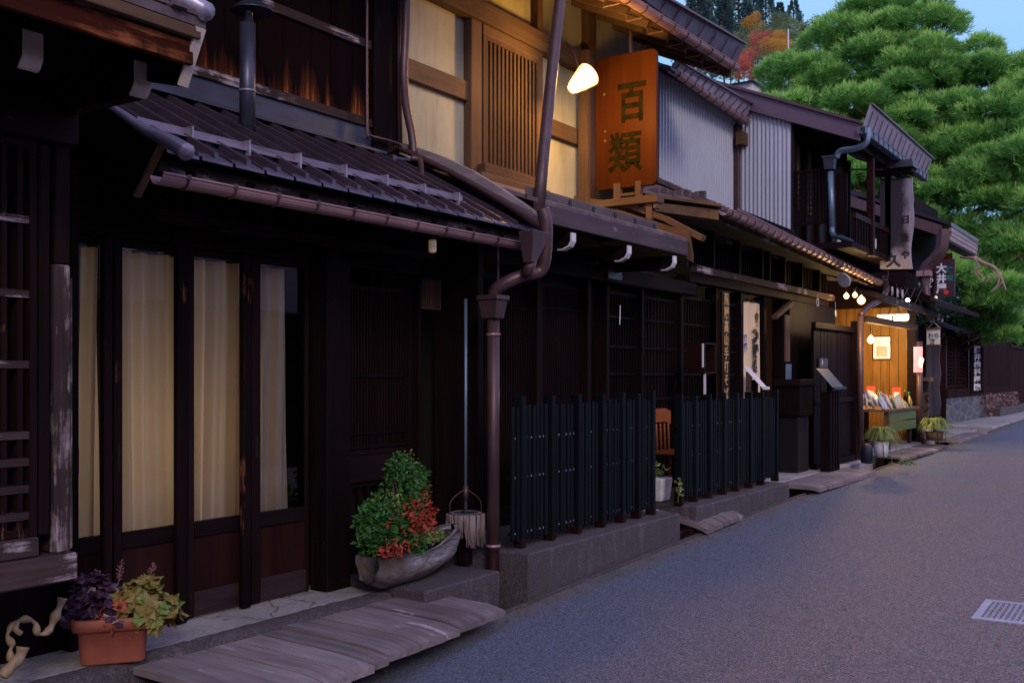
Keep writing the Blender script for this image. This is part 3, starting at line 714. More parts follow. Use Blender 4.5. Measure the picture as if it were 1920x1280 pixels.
# canopy roof, slightly convex
YE, ZE = 3.87, 2.52
def zB(y): u = (y - YE); return ZE + .56 * u - .035 * u * u
YW = 5.05
ysB = [YE + (YW - YE) * k / 6 for k in range(7)]
mb = MB()
mb.grid([[(XB0 + .05, y, zB(y)), (XB1, y, zB(y))] for y in ysB]); mb.grid([[(XB1, y, zB(y) - .03), (XB0 + .05, y, zB(y) - .03)] for y in ysB])
rB = mb.build('canopy_roof', 'roof', hb)
mb = MB(); n = 15
for i in range(n):
    x = 3.16 + i * .198
    for a, b_ in zip(ysB[:-1], ysB[1:]): mb.bar((x, a - .002, zB(a) + .016), (x, b_ + .002, zB(b_) + .016), .026, .034)
build_each(mb, 'standing_seam', 'roof', rB) if False else None
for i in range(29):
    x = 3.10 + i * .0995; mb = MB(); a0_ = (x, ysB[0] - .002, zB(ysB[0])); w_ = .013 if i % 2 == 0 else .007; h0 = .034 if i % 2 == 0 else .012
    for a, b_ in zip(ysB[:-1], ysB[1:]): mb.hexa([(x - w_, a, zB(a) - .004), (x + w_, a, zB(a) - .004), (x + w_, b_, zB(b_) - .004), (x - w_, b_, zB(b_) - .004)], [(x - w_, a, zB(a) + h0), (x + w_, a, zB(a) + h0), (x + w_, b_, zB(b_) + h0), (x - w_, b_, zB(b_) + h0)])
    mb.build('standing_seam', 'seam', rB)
mb = MB()
for i in range(n + 1):
    x = 3.0 + i * .199
    mb.add([(x + .0, YE - .02, ZE - .006), (x + .168, YE - .035, ZE - .012), (x + .168, YE + .05, zB(YE + .05) + .004), (x, YE + .05, zB(YE + .05) + .004), (x, YE - .02, ZE - .02), (x + .168, YE - .035, ZE - .026)], [(0, 1, 2, 3), (4, 5, 1, 0)])
mb.build('drip_edge', metal('drip_edge_metal', (.15, .135, .19), .38, .5, 'x'), rB)
mb = MB()
mb.box(XB0 + .05, XB1, YE + .07, YE + .095, ZE - .085, ZE - .035); mb.build('eave_batten', 'tan_x' if False else 'worn_x', hb)
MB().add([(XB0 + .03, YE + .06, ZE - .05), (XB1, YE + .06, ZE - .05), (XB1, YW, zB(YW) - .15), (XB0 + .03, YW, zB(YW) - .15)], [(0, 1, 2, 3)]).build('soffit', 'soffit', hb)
mb = MB()
for i in range(8):
    x = 3.2 + i * .37; mb.bar((x, YE + .07, ZE - .09), (x, 4.7, zB(4.7) - .12), .05, .06)
build_each(mb, 'rafter', 'wy', hb)
MB().box(3.3, 5.6, 4.35, 4.43, 2.28, 2.36).build('pole_beam', 'rustwood' if False else 'wx', hb, bevel=.02)
# snow guards: two angle rails on clips
yy, xa, xb = YE + .22, 3.02, 5.55
z = zB(yy) + .012
mb = MB(); mb.box(xa, xb, yy - .004, yy + .0, z, z + .045); mb.box(xa, xb, yy - .032, yy - .0041, z - .002, z + .002)
sg = mb.build('snow_guard', metal('snow_guard_metal', (.24, .20, .25), .4, .3, 'x'), hb)
for i in range(7):
    x = xa + .28 + i * .36; ck = MB(); ck.box(x, x + .010, yy - .045, yy + .02, z - .03, z + .052); ck.build('guard_clip', 'roofedge', sg)
# rounded verge caps (left and right) and left barge board
def arc(x, dz=.05, y2=YW, drop=.02):
    return [(x, YE - .17, ZE + dz - drop - .05)] + [(x, y, zB(y) + dz + .02 * math.sin((y - YE) * 2.2)) for y in [YE + .06, YE + .25, YE + .5, YE + .75, YE + 1.0, y2]]
pts = smooth_path([(XB0 + .01, YE - .17, ZE - .04), (XB0 + .01, YE - .06, ZE + .02), (XB0 + .01, YE + .12, zB(YE + .12) + .03), (XB0 + .01, YE + .35, zB(YE + .35) + .035), (XB0 + .01, YE + .66, zB(YE + .66) + .02)], 5)
mb = MB(); mb.tube(pts, [.040 - .028 * (i / (len(pts) - 1)) ** 1.1 for i in range(len(pts))], 12); mb.build('verge_cap', 'roofedge', hb, True)
mb = MB(); pts = smooth_path([(XB1 - .02, YE - .17, ZE - .01)] + arc(XB1 - .02, .085, drop=.045)[1:], 5); mb.tube(pts, [.044 - .022 * min(1, i / 12) for i in range(len(pts))], 12); mb.build('verge_cap', 'pipe', hb, True)
mb = MB()
ylist = [YE + .0, YE + .2, YE + .45, YE + .7, YE + .95, YW]
poly = [(XB0, YE + .0, ZE + .05)] + [(XB0, y, zB(y) + .03) for y in ylist[1:]] + [(XB0, y, zB(y) - .16 - .06 * math.sin((y - YE) * 2.3)) for y in reversed(ylist[1:])] + [(XB0, YE + .19, ZE - .20)]
mb.prism(poly, (.03, 0, 0)); mb.build('barge_board', 'wy', hb)
MB().bar((XB0 + .015, YE - .006, ZE + .03), (XB0 + .015, YE + .184, ZE - .20), .036, .012).build('barge_board_end', 'tan_z', hb)
# right verge board, weathered on top (seen over the canopy)
mb = MB()
yl = [YE - .02, YE + .25, YE + .5, YE + .75, YE + 1.0, YW]
for a, b_ in zip(yl[:-1], yl[1:]):
    f_ = lambda y: zB(y) + .11 + .05 * math.sin((y - YE) / (YW - YE) * math.pi)
    mb.hexa([(XB1 + .03, a, f_(a) - .05), (XB1 + .09, a, f_(a) - .05), (XB1 + .09, b_, f_(b_) - .05), (XB1 + .03, b_, f_(b_) - .05)], [(XB1 + .03, a, f_(a) + .03), (XB1 + .09, a, f_(a) + .03), (XB1 + .09, b_, f_(b_) + .03), (XB1 + .03, b_, f_(b_) + .03)])
mb.build('verge_board', 'grey_y', hb)
mb = MB(); mb.prism([(XB1 + .035, yl[0], ZE - .05)] + [(XB1 + .035, a, zB(a) + .05) for a in yl[1:]] + [(XB1 + .035, YW, ZE + .2)], (.03, 0, 0)); mb.build('verge_side', 'wy', hb)
gutter(hb, (XB0 - .02, YE + .0, 2.40), (XB1 - .02, YE + .0, 2.405), .047, 11)
# downpipe assembly
dp = MB()
yP = 3.70
hop = MB(); A = atY(987, 432, yP); B_ = atY(1016, 425, yP); D = atY(990, 492, yP)
hop.hexa([(A.x + .02, yP - .03, D.z), (A.x + .08, yP - .03, D.z), (A.x + .08, yP + .04, D.z), (A.x + .02, yP + .04, D.z)], [(A.x - .01, yP - .06, A.z), (B_.x + .02, yP - .06, A.z), (B_.x + .02, yP + .06, A.z), (A.x - .01, yP + .06, A.z)])
hop.build('rain_hopper', 'pipe', hb, bevel=.004)
pth = [atY(1017, 392, 3.72), atY(1024, 420, 3.70), atY(1022, 480, 3.72), atY(1012, 508, 3.76), atY(985, 515, 3.82), atY(955, 527, 3.90), atY(930, 543, 3.99), atY(925, 565, 4.02)]
dp.tube(smooth_path(pth, 5), .045, 14); dp.tube([tuple(D + Vector((.05, 0, .02))), tuple(D + Vector((.05, .03, -.05))), tuple(atY(985, 513, 3.80))], .036, 12)
dp.tube([atY(925, 596, 4.02), atY(925, 1030, 4.02)], .044, 16)
pipeB = dp.build('downpipe', 'pipe', hb, True)
c = atY(924, 562, 4.02)
cb = MB(); cb.hexa([(c.x - .05, 3.96, c.z - .13), (c.x + .05, 3.96, c.z - .13), (c.x + .05, 4.08, c.z - .13), (c.x - .05, 4.08, c.z - .13)], [(c.x - .065, 3.94, c.z - .005), (c.x + .065, 3.94, c.z - .005), (c.x + .065, 4.10, c.z - .005), (c.x - .065, 4.10, c.z - .005)])
cb.box(c.x - .075, c.x + .075, 3.93, 4.11, c.z - .004, c.z + .03); cb.build('collector_box', 'pipe', pipeB, bevel=.005)
cl = MB()
for py in (627, 1022): p_ = atY(925, py, 4.02); cl.lathe([(.049, -.008), (.051, 0), (.049, .008)], p_.x, p_.y, p_.z, 16)
build_each(cl, 'pipe_clip', 'gutter', pipeB)
p_ = atY(925, 1030, 4.02); f2 = MB(); f2.lathe([(.04, 0), (.042, -.2), (.047, -.42)], p_.x, p_.y, p_.z, 14); f2.build('bamboo_foot', 'redwood', pipeB, True)
s2 = MB(); s2.tube([(5.93, 4.06, 2.5), (5.93, 4.06, .31)], .008, 6); s2.build('thin_conduit', 'pipe', hb)

# upper storey wall
MB().box(2.93, 6.0, YW + .01, 9.5, 2.5, 5.1).build('upper_wall', 'shadow', hb)
mb = MB(); xx = 2.93
while xx < 5.69:
    w = random.uniform(.19, .27); w = min(w, 5.70 - xx)
    mb.box(xx, xx + w - .006, YW - .012 + random.uniform(-.003, .003), YW + .008, 3.36, 5.2); xx += w
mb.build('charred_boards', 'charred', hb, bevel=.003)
MB().box(2.93, 5.70, YW - .045, YW - .013, 3.30, 3.365).build('foot_rail', 'worn_x', hb, bevel=.005)
MB().box(2.93, 5.70, YW - .035, YW - .013, 3.87, 3.935).build('middle_rail', 'worn_x', hb, bevel=.005)
MB().box(2.93, 5.72, YW - .025, YW, 3.05, 3.299).build('flashing_panel', 'flash', hb)
mb = MB(); mb.bar((2.95, YW - .05, zB(YW) + .015), (5.80, YW - .05, zB(YW) + .0), .09, .02); mb.box(5.79, 5.83, YW - .16, YW - .03, 2.95, 3.11); mb.bar((5.8, YW - .09, 3.10), (6.02, YW - .2, 3.10), .04, .02); mb.build('roof_top_flashing', 'flash', hb)
post(hb, 5.705, 5.99, YW - .06, YW + .2, 3.07, 5.2, 'worn_z' if False else 'wz', 'corner_board')
mb = MB(); p0 = atY(688, -40, YW - .08); p1 = atY(688, 232, YW - .08)
mb.tube(smooth_path([p0, p1, atY(693, 253, YW - .1), atY(715, 260, YW - .1), atY(748, 270, YW - .12), atY(758, 282, YW - .14)], 4), .010, 8); mb.tube([atY(748, -30, YW - .07), atY(748, 270, YW - .07)], .012, 8); mb.tube([atY(752, -30, YW - .1), atY(750, 130, YW - .1), atY(753, 268, YW - .1)], .008, 6)
mb.build('cable_conduit', 'pipe', hb, True)
mb = MB(); mb.tube(smooth_path([atY(762, -40, YW - .12), atY(760, 60, YW - .12), atY(757, 140, YW - .12), atY(762, 200, YW - .12), atY(772, 250, YW - .14), atY(776, 290, YW - .16)], 5), .033, 12); mb.build('bent_pipe', 'pipe', hb, True)
mb = MB(); mb.tube(smooth_path([atY(770, 297, 4.8), atY(786, 300, 4.75), atY(790, 318, 4.7), atY(790, 340, 4.65)], 4), .022, 10); mb.build('hook_pipe', 'pipe', hb, True)
# upper eave (out of the frame, shades the wall)
mb = MB(); mb.hexa([(2.6, 4.05, 4.74), (6.3, 4.05, 4.74), (6.3, 6.5, 5.7), (2.6, 6.5, 5.7)], [(2.6, 4.05, 4.80), (6.3, 4.05, 4.80), (6.3, 6.5, 5.8), (2.6, 6.5, 5.8)]); mb.build('upper_roof', 'roof', hb)
# stove pipe chimney standing on the canopy
ch = thing('chimney_flue', 'dark round metal chimney flue with a conical cap rising from the canopy roof', 'chimney', tuple(atY(464, 226, 4.72)))
pb = atY(464, 232, 4.72); pt = atY(466, 45, 4.72)
mb = MB(); mb.lathe([(.047, -.12), (.047, pt.z - pb.z)], pb.x, pb.y, pb.z, 20); mb.lathe([(.026, 0), (.026, .16)], pt.x, pt.y, pt.z, 14); mb.build('flue', 'pipe' if False else metal('flue_metal', (.08, .085, .12), .35, .6), ch, True)
mb = MB(); mb.lathe([(.050, -.006), (.053, 0), (.050, .008)], pb.x, pb.y, atY(464, 172, 4.72).z, 20); mb.build('band', 'roofedge', ch, True)
ap = atY(478, 0, 4.72); bs = atY(478, 24, 4.72)
mb = MB(); mb.lathe([(.13, bs.z - .004), (.13, bs.z), (.01, bs.z + .10)], bs.x - .02, bs.y, 0, 24); mb.build('conical_cap', M['flash'], ch)

# curtains: one per door, behind the glass
def curtain(x0, x1, z0, z1, y, label, seed):
    rnd = random.Random(seed); n = int((x1 - x0) / .006); K = 8; ph = [rnd.uniform(0, 6.28) for _ in range(6)]
    rows = []
    for k in range(K + 1):
        z = z0 + (z1 - z0) * k / K; r = []
        for i in range(n + 1):
            x = x0 + (x1 - x0) * i / n; s_ = x * 1.0 + .02 * math.sin(z * 1.2 + ph[0])
            yy = y + .034 * math.sin(s_ * 58 + ph[1] + .5 * math.sin(s_ * 17 + ph[4])) + .012 * math.sin(s_ * 131 + ph[2]) * (1 - .25 * k / K) + .012 * math.sin(s_ * 23 + ph[3] + z * .5)
            r.append((x, yy, z + (.004 * math.sin(s_ * 40) if k == 0 else 0)))
        rows.append(r)
    t = thing('curtain', label, 'curtain', ((x0 + x1) / 2, y, z1), group=None)
    MB().grid(rows).build('curtain_cloth', 'curtain', t, True)
    MB().tube([(x0 - .0, y, z1 + .006), (x1 + .0, y, z1 + .006)], .008, 6).build('curtain_rail', 'pipe', t)
YCU = 4.735
def cx_at(px): return atY(px, 800, YCU).x
curtain(cx_at(149), cx_at(191), .60, 2.16, YCU, 'narrow cream curtain behind the leftmost glass door, nearest the lattice bay', 1)
curtain(cx_at(222), cx_at(331), .60, 2.16, YCU, 'wide cream curtain behind the second glass door, above the flower trough', 2)
curtain(cx_at(360), cx_at(457), .60, 2.16, YCU, 'cream curtain with deep folds behind the third glass door', 3)
curtain(cx_at(484), cx_at(538), .60, 2.16, YCU, 'pale curtain covering only part of the rightmost glass door', 4)
# ================================================================== HOUSE C (plaster wall, lamp)
hc = thing('timber_house', 'timber house with cream plaster upper walls, upstairs lattice window and slatted ground floor', 'house', (8.2, 4.7, -.5))
XC0, XC1 = 6.11, 10.2
MB().box(XC0, XC1, 5.6, 9.5, -.5, 3.1).build('back_wall', 'shadow', hc)
MB().box(6.01, XC1, YW + .03, 9.5, 3.1, 5.16).build('upper_wall', 'plaster', hc)
# plaster panels sit proud between posts
def cb(x0, x1, z0, z1, y0, y1, mat, name): return MB().box(x0, x1, y0, y1, z0, z1).build(name, mat, hc, bevel=.005)
cb(6.915, 7.07, 3.12, 5.2, YW - .05, YW + .06, 'tan_z', 'post')
cb(7.945, 8.035, 3.12, 5.2, YW - .05, YW + .06, 'tan_z', 'post')
cb(8.875, 9.04, 3.12, 5.2, YW - .05, YW + .06, 'tan_z', 'post')
cb(6.02, 6.914, 3.77, 3.93, YW - .02, YW + .03, 'tan_x', 'tie_beam')
cb(8.036, 8.874, 3.745, 3.90, YW - .02, YW + .03, 'tan_x', 'tie_beam')
cb(9.045, 10.2, 3.745, 3.90, YW - .02, YW + .03, 'tan_x', 'tie_beam')
cb(6.02, 10.2, 4.45, 4.62, YW - .09, YW + .02, 'tan_x', 'wall_plate')
cb(7.96, 10.2, 3.03, 3.155, YW - .16, YW + .02, 'grey_x', 'sill_board')
cb(6.9, 7.96, 3.08, 3.17, YW - .17, YW + .02, 'tan_x', 'sill_board')
cb(7.00, 7.92, 3.171, 3.26, YW - .13, YW - .02, 'tan_x', 'window_sill')
w_ = lattice(hc, 7.075, 7.94, 3.262, 4.36, YW - .05, 13, [], .030, .02, 'tan_z', name='lattice_window', depth=.04, frame=.035)
cb(7.07, 7.945, 4.362, 4.448, YW - .06, YW, 'tan_x', 'window_head')
# canopy roof
yc, zc2 = 3.86, 2.60
mb = MB(); pc = .36
def zC(y): return 2.745 + pc * (y - yc)
XR = 8.68
mb.hexa([(6.12, yc, zC(yc) - .03), (XR, yc, zC(yc) - .03), (XR, YW, zC(YW) - .03), (6.12, YW, zC(YW) - .03)], [(6.12, yc, zC(yc)), (XR, yc, zC(yc)), (XR, YW, zC(YW)), (6.12, YW, zC(YW))])
mb.build('canopy_roof', 'shingle', hc)
MB().box(6.12, XR - .02, yc - .01, yc + .028, 2.585, 2.712).build('fascia', wood('fascia_purple_grey', (.07, .05, .06), (.16, .12, .13), 'x', 14, rough=.7, wear=(.30, .22, .22), wear_amt=.7), hc, bevel=.004)
mb = MB(); mb.box(6.12, XR - .45, yc + .08, yc + .10, 2.75, 2.84); mb.build('snow_board', 'grey_x', hc, bevel=.004)
mb = MB()
for i in range(6): x = 6.35 + i * .36; mb.lathe([(.022, -.004), (.022, .004)], 0, 0, 0, 10); n0 = len(mb.v) - 20; mb.v[n0:] = [(x + a, yc + .076 + c, 2.80 + b_) for a, b_, c in mb.v[n0:]]
mb.build('drain_holes', 'black', hc)
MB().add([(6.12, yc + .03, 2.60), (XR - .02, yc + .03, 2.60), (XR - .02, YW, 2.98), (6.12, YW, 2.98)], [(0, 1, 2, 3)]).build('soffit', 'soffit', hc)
# far verge with two stepped boards
mb = MB(); mb.prism([(XR + .0, yc - .04, 2.53), (XR + .0, yc - .04, 2.60), (XR, yc - .01, 2.80), (XR, YW, 3.25), (XR, YW, 3.05), (XR, yc + .1, 2.62)], (.035, 0, 0)); mb.build('barge_board', 'tan_y', hc)
mb = MB()
for a, b_ in ((-.12, .25), (.25, .6), (.6, 1.19)):
    f_ = lambda u: zC(yc + u) + .04 + .10 * math.sin(min(1, (u + .12) / 1.3) * math.pi)
    mb.bar((XR + .07, yc + a, f_(a)), (XR + .07, yc + b_, f_(b_)), .09, .05)
mb.build('verge_board', 'tan_y', hc)
for px, py in ((1075, 447), (1180, 467), (1265, 490)):
    c_ = atY(px, py, 3.86); x = c_.x
    zt = 2.56; 
    MB().prism([(x - .03, 3.87, zt), (x - .03, 3.87, zt - .06), (x - .03, 3.89, zt - .095), (x - .03, 3.94, zt - .115), (x - .03, 4.6, zt - .115), (x - .03, 4.6, zt)], (.06, 0, 0)).build('bracket_beam', 'wy', hc)
    MB().prism([(x - .031, 3.855, zt - .002), (x - .031, 3.855, zt - .065), (x - .031, 3.878, zt - .102), (x - .031, 3.935, zt - .126), (x - .031, 3.98, zt - .126), (x - .031, 3.98, zt - .117), (x - .031, 3.94, zt - .117), (x - .031, 3.888, zt - .095), (x - .031, 3.868, zt - .06), (x - .031, 3.868, zt - .002)], (.062, 0, 0)).build('painted_tip', 'white', hc)
# ground floor: purlin, lintel, lattices
MB().box(6.11, 10.35, 4.50, 4.62, 2.36, 2.50).build('lintel_beam', 'wx', hc, bevel=.008)
MB().box(6.2, 10.35, 4.62, 4.66, .3, .44).build('ground_sill', 'wx', hc)
lattice(hc, 6.25, 7.235, .44, 2.28, 4.62, 26, [2.05], .010, .012, 'wz', name='slatted_screen', depth=.03, frame=.02)
lattice(hc, 7.325, 8.08, .44, 2.28, 4.62, 24, [2.08], .010, .012, 'wz', name='slatted_screen', depth=.03, frame=.02)
for a, b_ in ((7.237, 7.32), (8.085, 8.15), (8.44, 8.49)): post(hc, a, b_, 4.56, 4.70, .3, 2.36, 'wz')
MB().box(6.11, 6.2, 4.62, 4.68, .3, 2.3).build('board_wall', 'wz', hc)
MB().box(6.2, 10.35, 4.67, 4.70, 2.2, 2.5).build('transom_panel', 'wx', hc)
MB().box(6.11, 6.25, 4.70, 5.6, .3, 2.5).build('inner_partition', 'shadow', hc)
MB().box(6.11, 10.35, 4.66, 5.6, 2.5, 2.56).build('ceiling', 'soffit', hc)
for a, b_ in ((8.49, 9.16), (9.22, 10.08)):
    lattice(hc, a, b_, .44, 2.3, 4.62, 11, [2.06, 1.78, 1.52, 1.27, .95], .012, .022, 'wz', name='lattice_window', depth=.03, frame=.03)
for a, b_ in ((9.165, 9.215), (10.085, 10.16)): post(hc, a, b_, 4.56, 4.70, .3, 2.36, 'wz')
# upper roof
yg, zg = 4.20, 4.76
def zU(y): return zg + .07 + .47 * (y - yg)
XU1 = 10.58
mb = MB(); mb.hexa([(6.32, yg, zU(yg)), (XU1, yg, zU(yg)), (XU1, 6.4, zU(6.4)), (6.32, 6.4, zU(6.4))], [(6.32, yg, zU(yg) + .03), (XU1, yg, zU(yg) + .03), (XU1, 6.4, zU(6.4) + .03), (6.32, 6.4, zU(6.4) + .03)])
ru = mb.build('upper_roof', metal('upper_roof_metal', (.11, .085, .12), .42, .5, 'y'), hc)
mb = MB()
for i in range(14):
    x = 6.5 + i * .305; mb.bar((x, yg + .01, zU(yg) + .036), (x, 6.38, zU(6.38) + .036), .014, .016)
for k in range(5): y = yg + .45 * (k + 1); mb.bar((6.34, y, zU(y) + .034), (XU1 - .02, y, zU(y) + .034), .012, .008)
mb.build('roof_seams', 'pipe', ru)
MB().hexa([(6.32, yg + .04, zU(yg) - .04), (XU1 - .04, yg + .04, zU(yg) - .04), (XU1 - .04, 5.2, zU(5.2) - .08), (6.32, 5.2, zU(5.2) - .08)], [(6.32, yg + .04, zU(yg) - .004), (XU1 - .04, yg + .04, zU(yg) - .004), (XU1 - .04, 5.2, zU(5.2) - .004), (6.32, 5.2, zU(5.2) - .004)]).build('soffit_boards', 'tan_x', hc)
mb = MB()
for i in range(10): x = 6.6 + i * .42; mb.bar((x, yg + .06, zU(yg) - .075), (x, 5.1, zU(5.1) - .11), .055, .065)
build_each(mb, 'rafter', 'tan_y', hc)
mb = MB()
for i in range(8):
    x = 7.2 + i * .44; y = yg + .10; z = zU(y) - .06
    mb.tube([(x, y - .06, z + .0), (x, y - .06, z - .05), (x, y + .10, z - .05), (x, y + .10, z + .0)], .007, 6)
mb.build('gutter_hooks', 'gutter', hc)
MB().prism([(XU1 - .02, yg - .02, zU(yg) + .05), (XU1 - .02, yg - .02, zU(yg) - .02), (XU1 - .02, yg + .03, zU(yg) - .12), (XU1 - .02, 6.4, zU(6.4) - .15), (XU1 - .02, 6.4, zU(6.4) + .06)], (.03, 0, 0)).build('barge_board', 'tan_y', hc)
gutter(hc, (6.4, yg - .05, zg + .02), (XU1 - .02, yg - .05, zg + .05), .055, 14)

eave_panel(hc, (7.0, 4.15, 4.80), (10.56, 4.15, 4.83), (7.0, 4.06, 4.85), (10.62, 4.06, 5.05), 12, metal('eave_panel_slate', (.13, .115, .16), .42, .4, 'z'))
# slanted downpipe from upper gutter to the canopy
lp = thing('downpipe', 'slanting brown downpipe running from the upper gutter past the bright lamp', 'downpipe', tuple(atY(1008, 402, 3.86)))
mb = MB(); mb.tube([atY(1054, -70, 4.18), atY(1050, 0, 4.12), atY(1030, 180, 4.0), atY(1018, 300, 3.92), atY(1009, 402, 3.86)], .043, 16); mb.build('pipe', 'pipe', lp, True)

# street lamp fitted under the eave
lamp = thing('wall_lamp', 'glaring amber flood lamp hanging under the eave beside the carved signboard', 'lamp', (8.0, 4.62, 4.5))
lc = atY(1092, 150, 4.55)
mb = MB(); n = 14
d = Vector((-.42, -.55, -.5)).normalized(); u = d.cross(Vector((0, 0, 1))).normalized(); w = d.cross(u)
def shade(rad, back, segs=14):
    return [tuple(lc + d * back + (u * math.cos(2 * math.pi * k / segs) + w * math.sin(2 * math.pi * k / segs)) * rad) for k in range(segs)]
r0, r1 = shade(.03, -.12), shade(.09, .03)
mb.add(r0 + r1, [(k, (k + 1) % n, n + (k + 1) % n, n + k) for k in range(n)] + [tuple(range(n))]); mb.build('lamp_shade', 'tan_y', lamp, True)
mb = MB(); mb.lathe([(.004, -.155), (.035, -.15), (.060, -.11), (.085, -.03), (.108, .05), (.112, .085), (.09, .11), (.004, .125)], 0, 0, 0, 20)
ax_ = (Vector((SX, -CX, 0)) * .62 + Vector((0, 0, .55)) + Vector((CX, SX, 0)) * .12).normalized(); Rm = ax_.to_track_quat('Z', 'Y').to_matrix()
mb.v = [tuple(lc + Rm @ Vector(v)) for v in mb.v]; mb.build('glowing_bulb', 'bulb', lamp, True)
mb = MB(); mb.tube([lc + Vector((.0, .04, .1)), lc + Vector((.03, .1, .25)), lc + Vector((.05, .2, .38))], .010, 8); mb.build('lamp_arm', 'pipe', lamp)
def light(name, loc, energy, color, size=.05, typ='POINT', parent=None):
    l = bpy.data.lights.new(name, typ); l.energy = energy; l.color = color
    if typ == 'POINT': l.shadow_soft_size = size
    o = bpy.data.objects.new(name, l); COL.objects.link(o); o.location = loc
    if parent: o.parent = parent; o.location = Vector(loc) - Vector(parent.location)
    return o
LAMP_W = 78
light('lamp_light', lc + Vector((-.06, -.17, -.06)), LAMP_W, (1, .50, .10), .08)

# hanging carved signboard, projecting from the wall
sb = thing('carved_signboard', 'tall amber wooden signboard with two carved dark characters, hung from the eave beside the lamp', 'signboard', (8.72, 4.5, 3.2))
SX0 = 8.70
ya, yb = atX(1116, 200, SX0).y, atX(1231, 200, SX0).y
zt, zb_ = atX(1175, 100, SX0).z, atX(1175, 352, SX0).z
ch_ = .035
MB().prism([(SX0, ya, zb_ + ch_), (SX0, ya - ch_, zb_), (SX0, yb + ch_, zb_), (SX0, yb, zb_ + ch_), (SX0, yb, zt - ch_), (SX0, yb + ch_, zt), (SX0, ya - ch_, zt), (SX0, ya, zt - ch_)], (.045, 0, 0)).build('board', 'amber', sb, bevel=.006)
m, nt, b, out = new_mat('carved_glyph_green_black'); v = coords(nt); nn = noise(nt, v, 14, 5, .6)
nt.links.new(ramp(nt, nn, [(.3, (.006, .006, .002)), (.7, (.024, .018, .004))]), b.inputs['Base Color']); b.inputs['Roughness'].default_value = 1; b.inputs['Specular IOR Level'].default_value = 0; M['glyph'] = m
zh = zt - zb_
o1 = text_mesh('carved_characters', '百', .40, (SX0 - .003, (ya + yb) / 2 - .07, zb_ + zh * .63), (0, -1, 0), (0, 0, 1), 'glyph', sb, .006, bold=.010, wscale=.78)
o2 = text_mesh('carved_characters', '類', .40, (SX0 - .003, (ya + yb) / 2 + .0, zb_ + zh * .27), (0, -1, 0), (0, 0, 1), 'glyph', sb, .006, bold=.006, wscale=.9)
mb = MB()
for k, (yy, zz_) in enumerate(((ya - .1, zb_ + zh * .72), (ya - .11, zb_ + zh * .44), (ya - .11, zb_ + zh * .37))):
    mb.lathe([(.014, 0), (.014, .002)], 0, 0, 0, 10); mb.v[-20:] = [(SX0 - .002 - c, yy + a, zz_ + b_) for a, b_, c in mb.v[-20:]]
mb.build('seal_mark', 'tan_x', sb)
MB().box(SX0 - .005, SX0 + .05, ya - .27, ya - .20, zb_ - .10, zb_ + .05).box(SX0 - .005, SX0 + .05, yb + .16, yb + .22, zb_ - .10, zb_ + .05).box(SX0 - .004, SX0 + .04, yb + .165, ya - .2, zb_ - .075, zb_ - .05).build('foot_frame', 'tan_z', sb)
MB().box(SX0 - .05, SX0 + .10, yb - .03, YW - .05, zb_ - .17, zb_ - .10).build('support_beam', 'tan_y', sb, bevel=.004)
MB().box(SX0 - .04, SX0 + .02, YW - .16, YW - .055, zb_ - .17, zt + .1).build('mounting_post', 'tan_z', sb, bevel=.004)
MB().box(SX0, SX0 + .03, (ya + yb) / 2 - .06, (ya + yb) / 2 - .04, zt, zt + .2).build('hanging_strap', 'pipe', sb)
MB().box(SX0 - .03, SX0 + .09, yb - .01, yb + .02, zb_ - .22, zb_ - .17).box(SX0 - .02, SX0 + .06, yb + .04, yb + .10, 2.95, zb_ - .17).build('lower_block', 'tan_y', sb)

# ================================================================== HOUSE D (long low shopfront with corrugated upper wall)
hd = thing('timber_house', 'long low timber house with grey corrugated upper wall, brown gutter and dark shop entrance', 'house', (13, 4.8, -.5))
XD0, XD1 = 10.36, 15.42
MB().box(10.21, XD1, 5.6, 9.5, -.5, 3.0).build('back_wall', 'shadow', hd)
MB().box(10.21, 13.2, 5.22, 9.5, 3.0, 5.06).build('upper_wall', 'soffit', hd)
def corr(p0, p1, z0f, z1f, name, parent, dy=(0, -1)):
    """vertical corrugated sheet between plan points p0 and p1"""
    p0 = Vector((*p0, 0)); p1 = Vector((*p1, 0)); L = (p1 - p0).length; d_ = (p1 - p0).normalized(); nrm = Vector((dy[0], dy[1], 0))
    front = dy[1] != 0; n = int(L / .0065); pitch = .078 if front else .056; amp = .024 if front else .011; rows = [[], []]
    for i in range(n + 1):
        s_ = L * i / n; ph = (s_ / pitch) % 1; off_ = amp * max(-1, min(1, 1.8 * math.sin(2 * math.pi * ph)))
        q = p0 + d_ * s_ + nrm * (off_ + .014)
        rows[0].append((q.x, q.y, z0f(s_ / L))); rows[1].append((q.x, q.y, z1f(s_ / L)))
    return MB().grid(rows).build(name, 'corr', parent)
corr((10.6, 5.2), (13.12, 5.2), lambda u: 3.70, lambda u: 5.0, 'corrugated_front', hd)
corr((13.2, 5.26), (13.2, 4.42), lambda u: 3.80 - .40 * u, lambda u: 5.20 - .36 * u, 'corrugated_gable', hd, (-1, 0))
MB().box(13.2, 13.26, 4.40, 5.3, 3.3, 4.88).build('gable_backing', 'soffit', hd)
post(hd, 13.10, 13.17, 5.10, 5.185, 3.68, 4.85, 'pipe', 'corner_post')
post(hd, 10.55, 10.68, 5.10, 5.19, 3.55, 4.9, 'wz', 'corner_post')
MB().box(13.0, 13.18, 5.0, 5.1, 4.55, 4.72).build('eave_bracket', 'tan_y', hd)
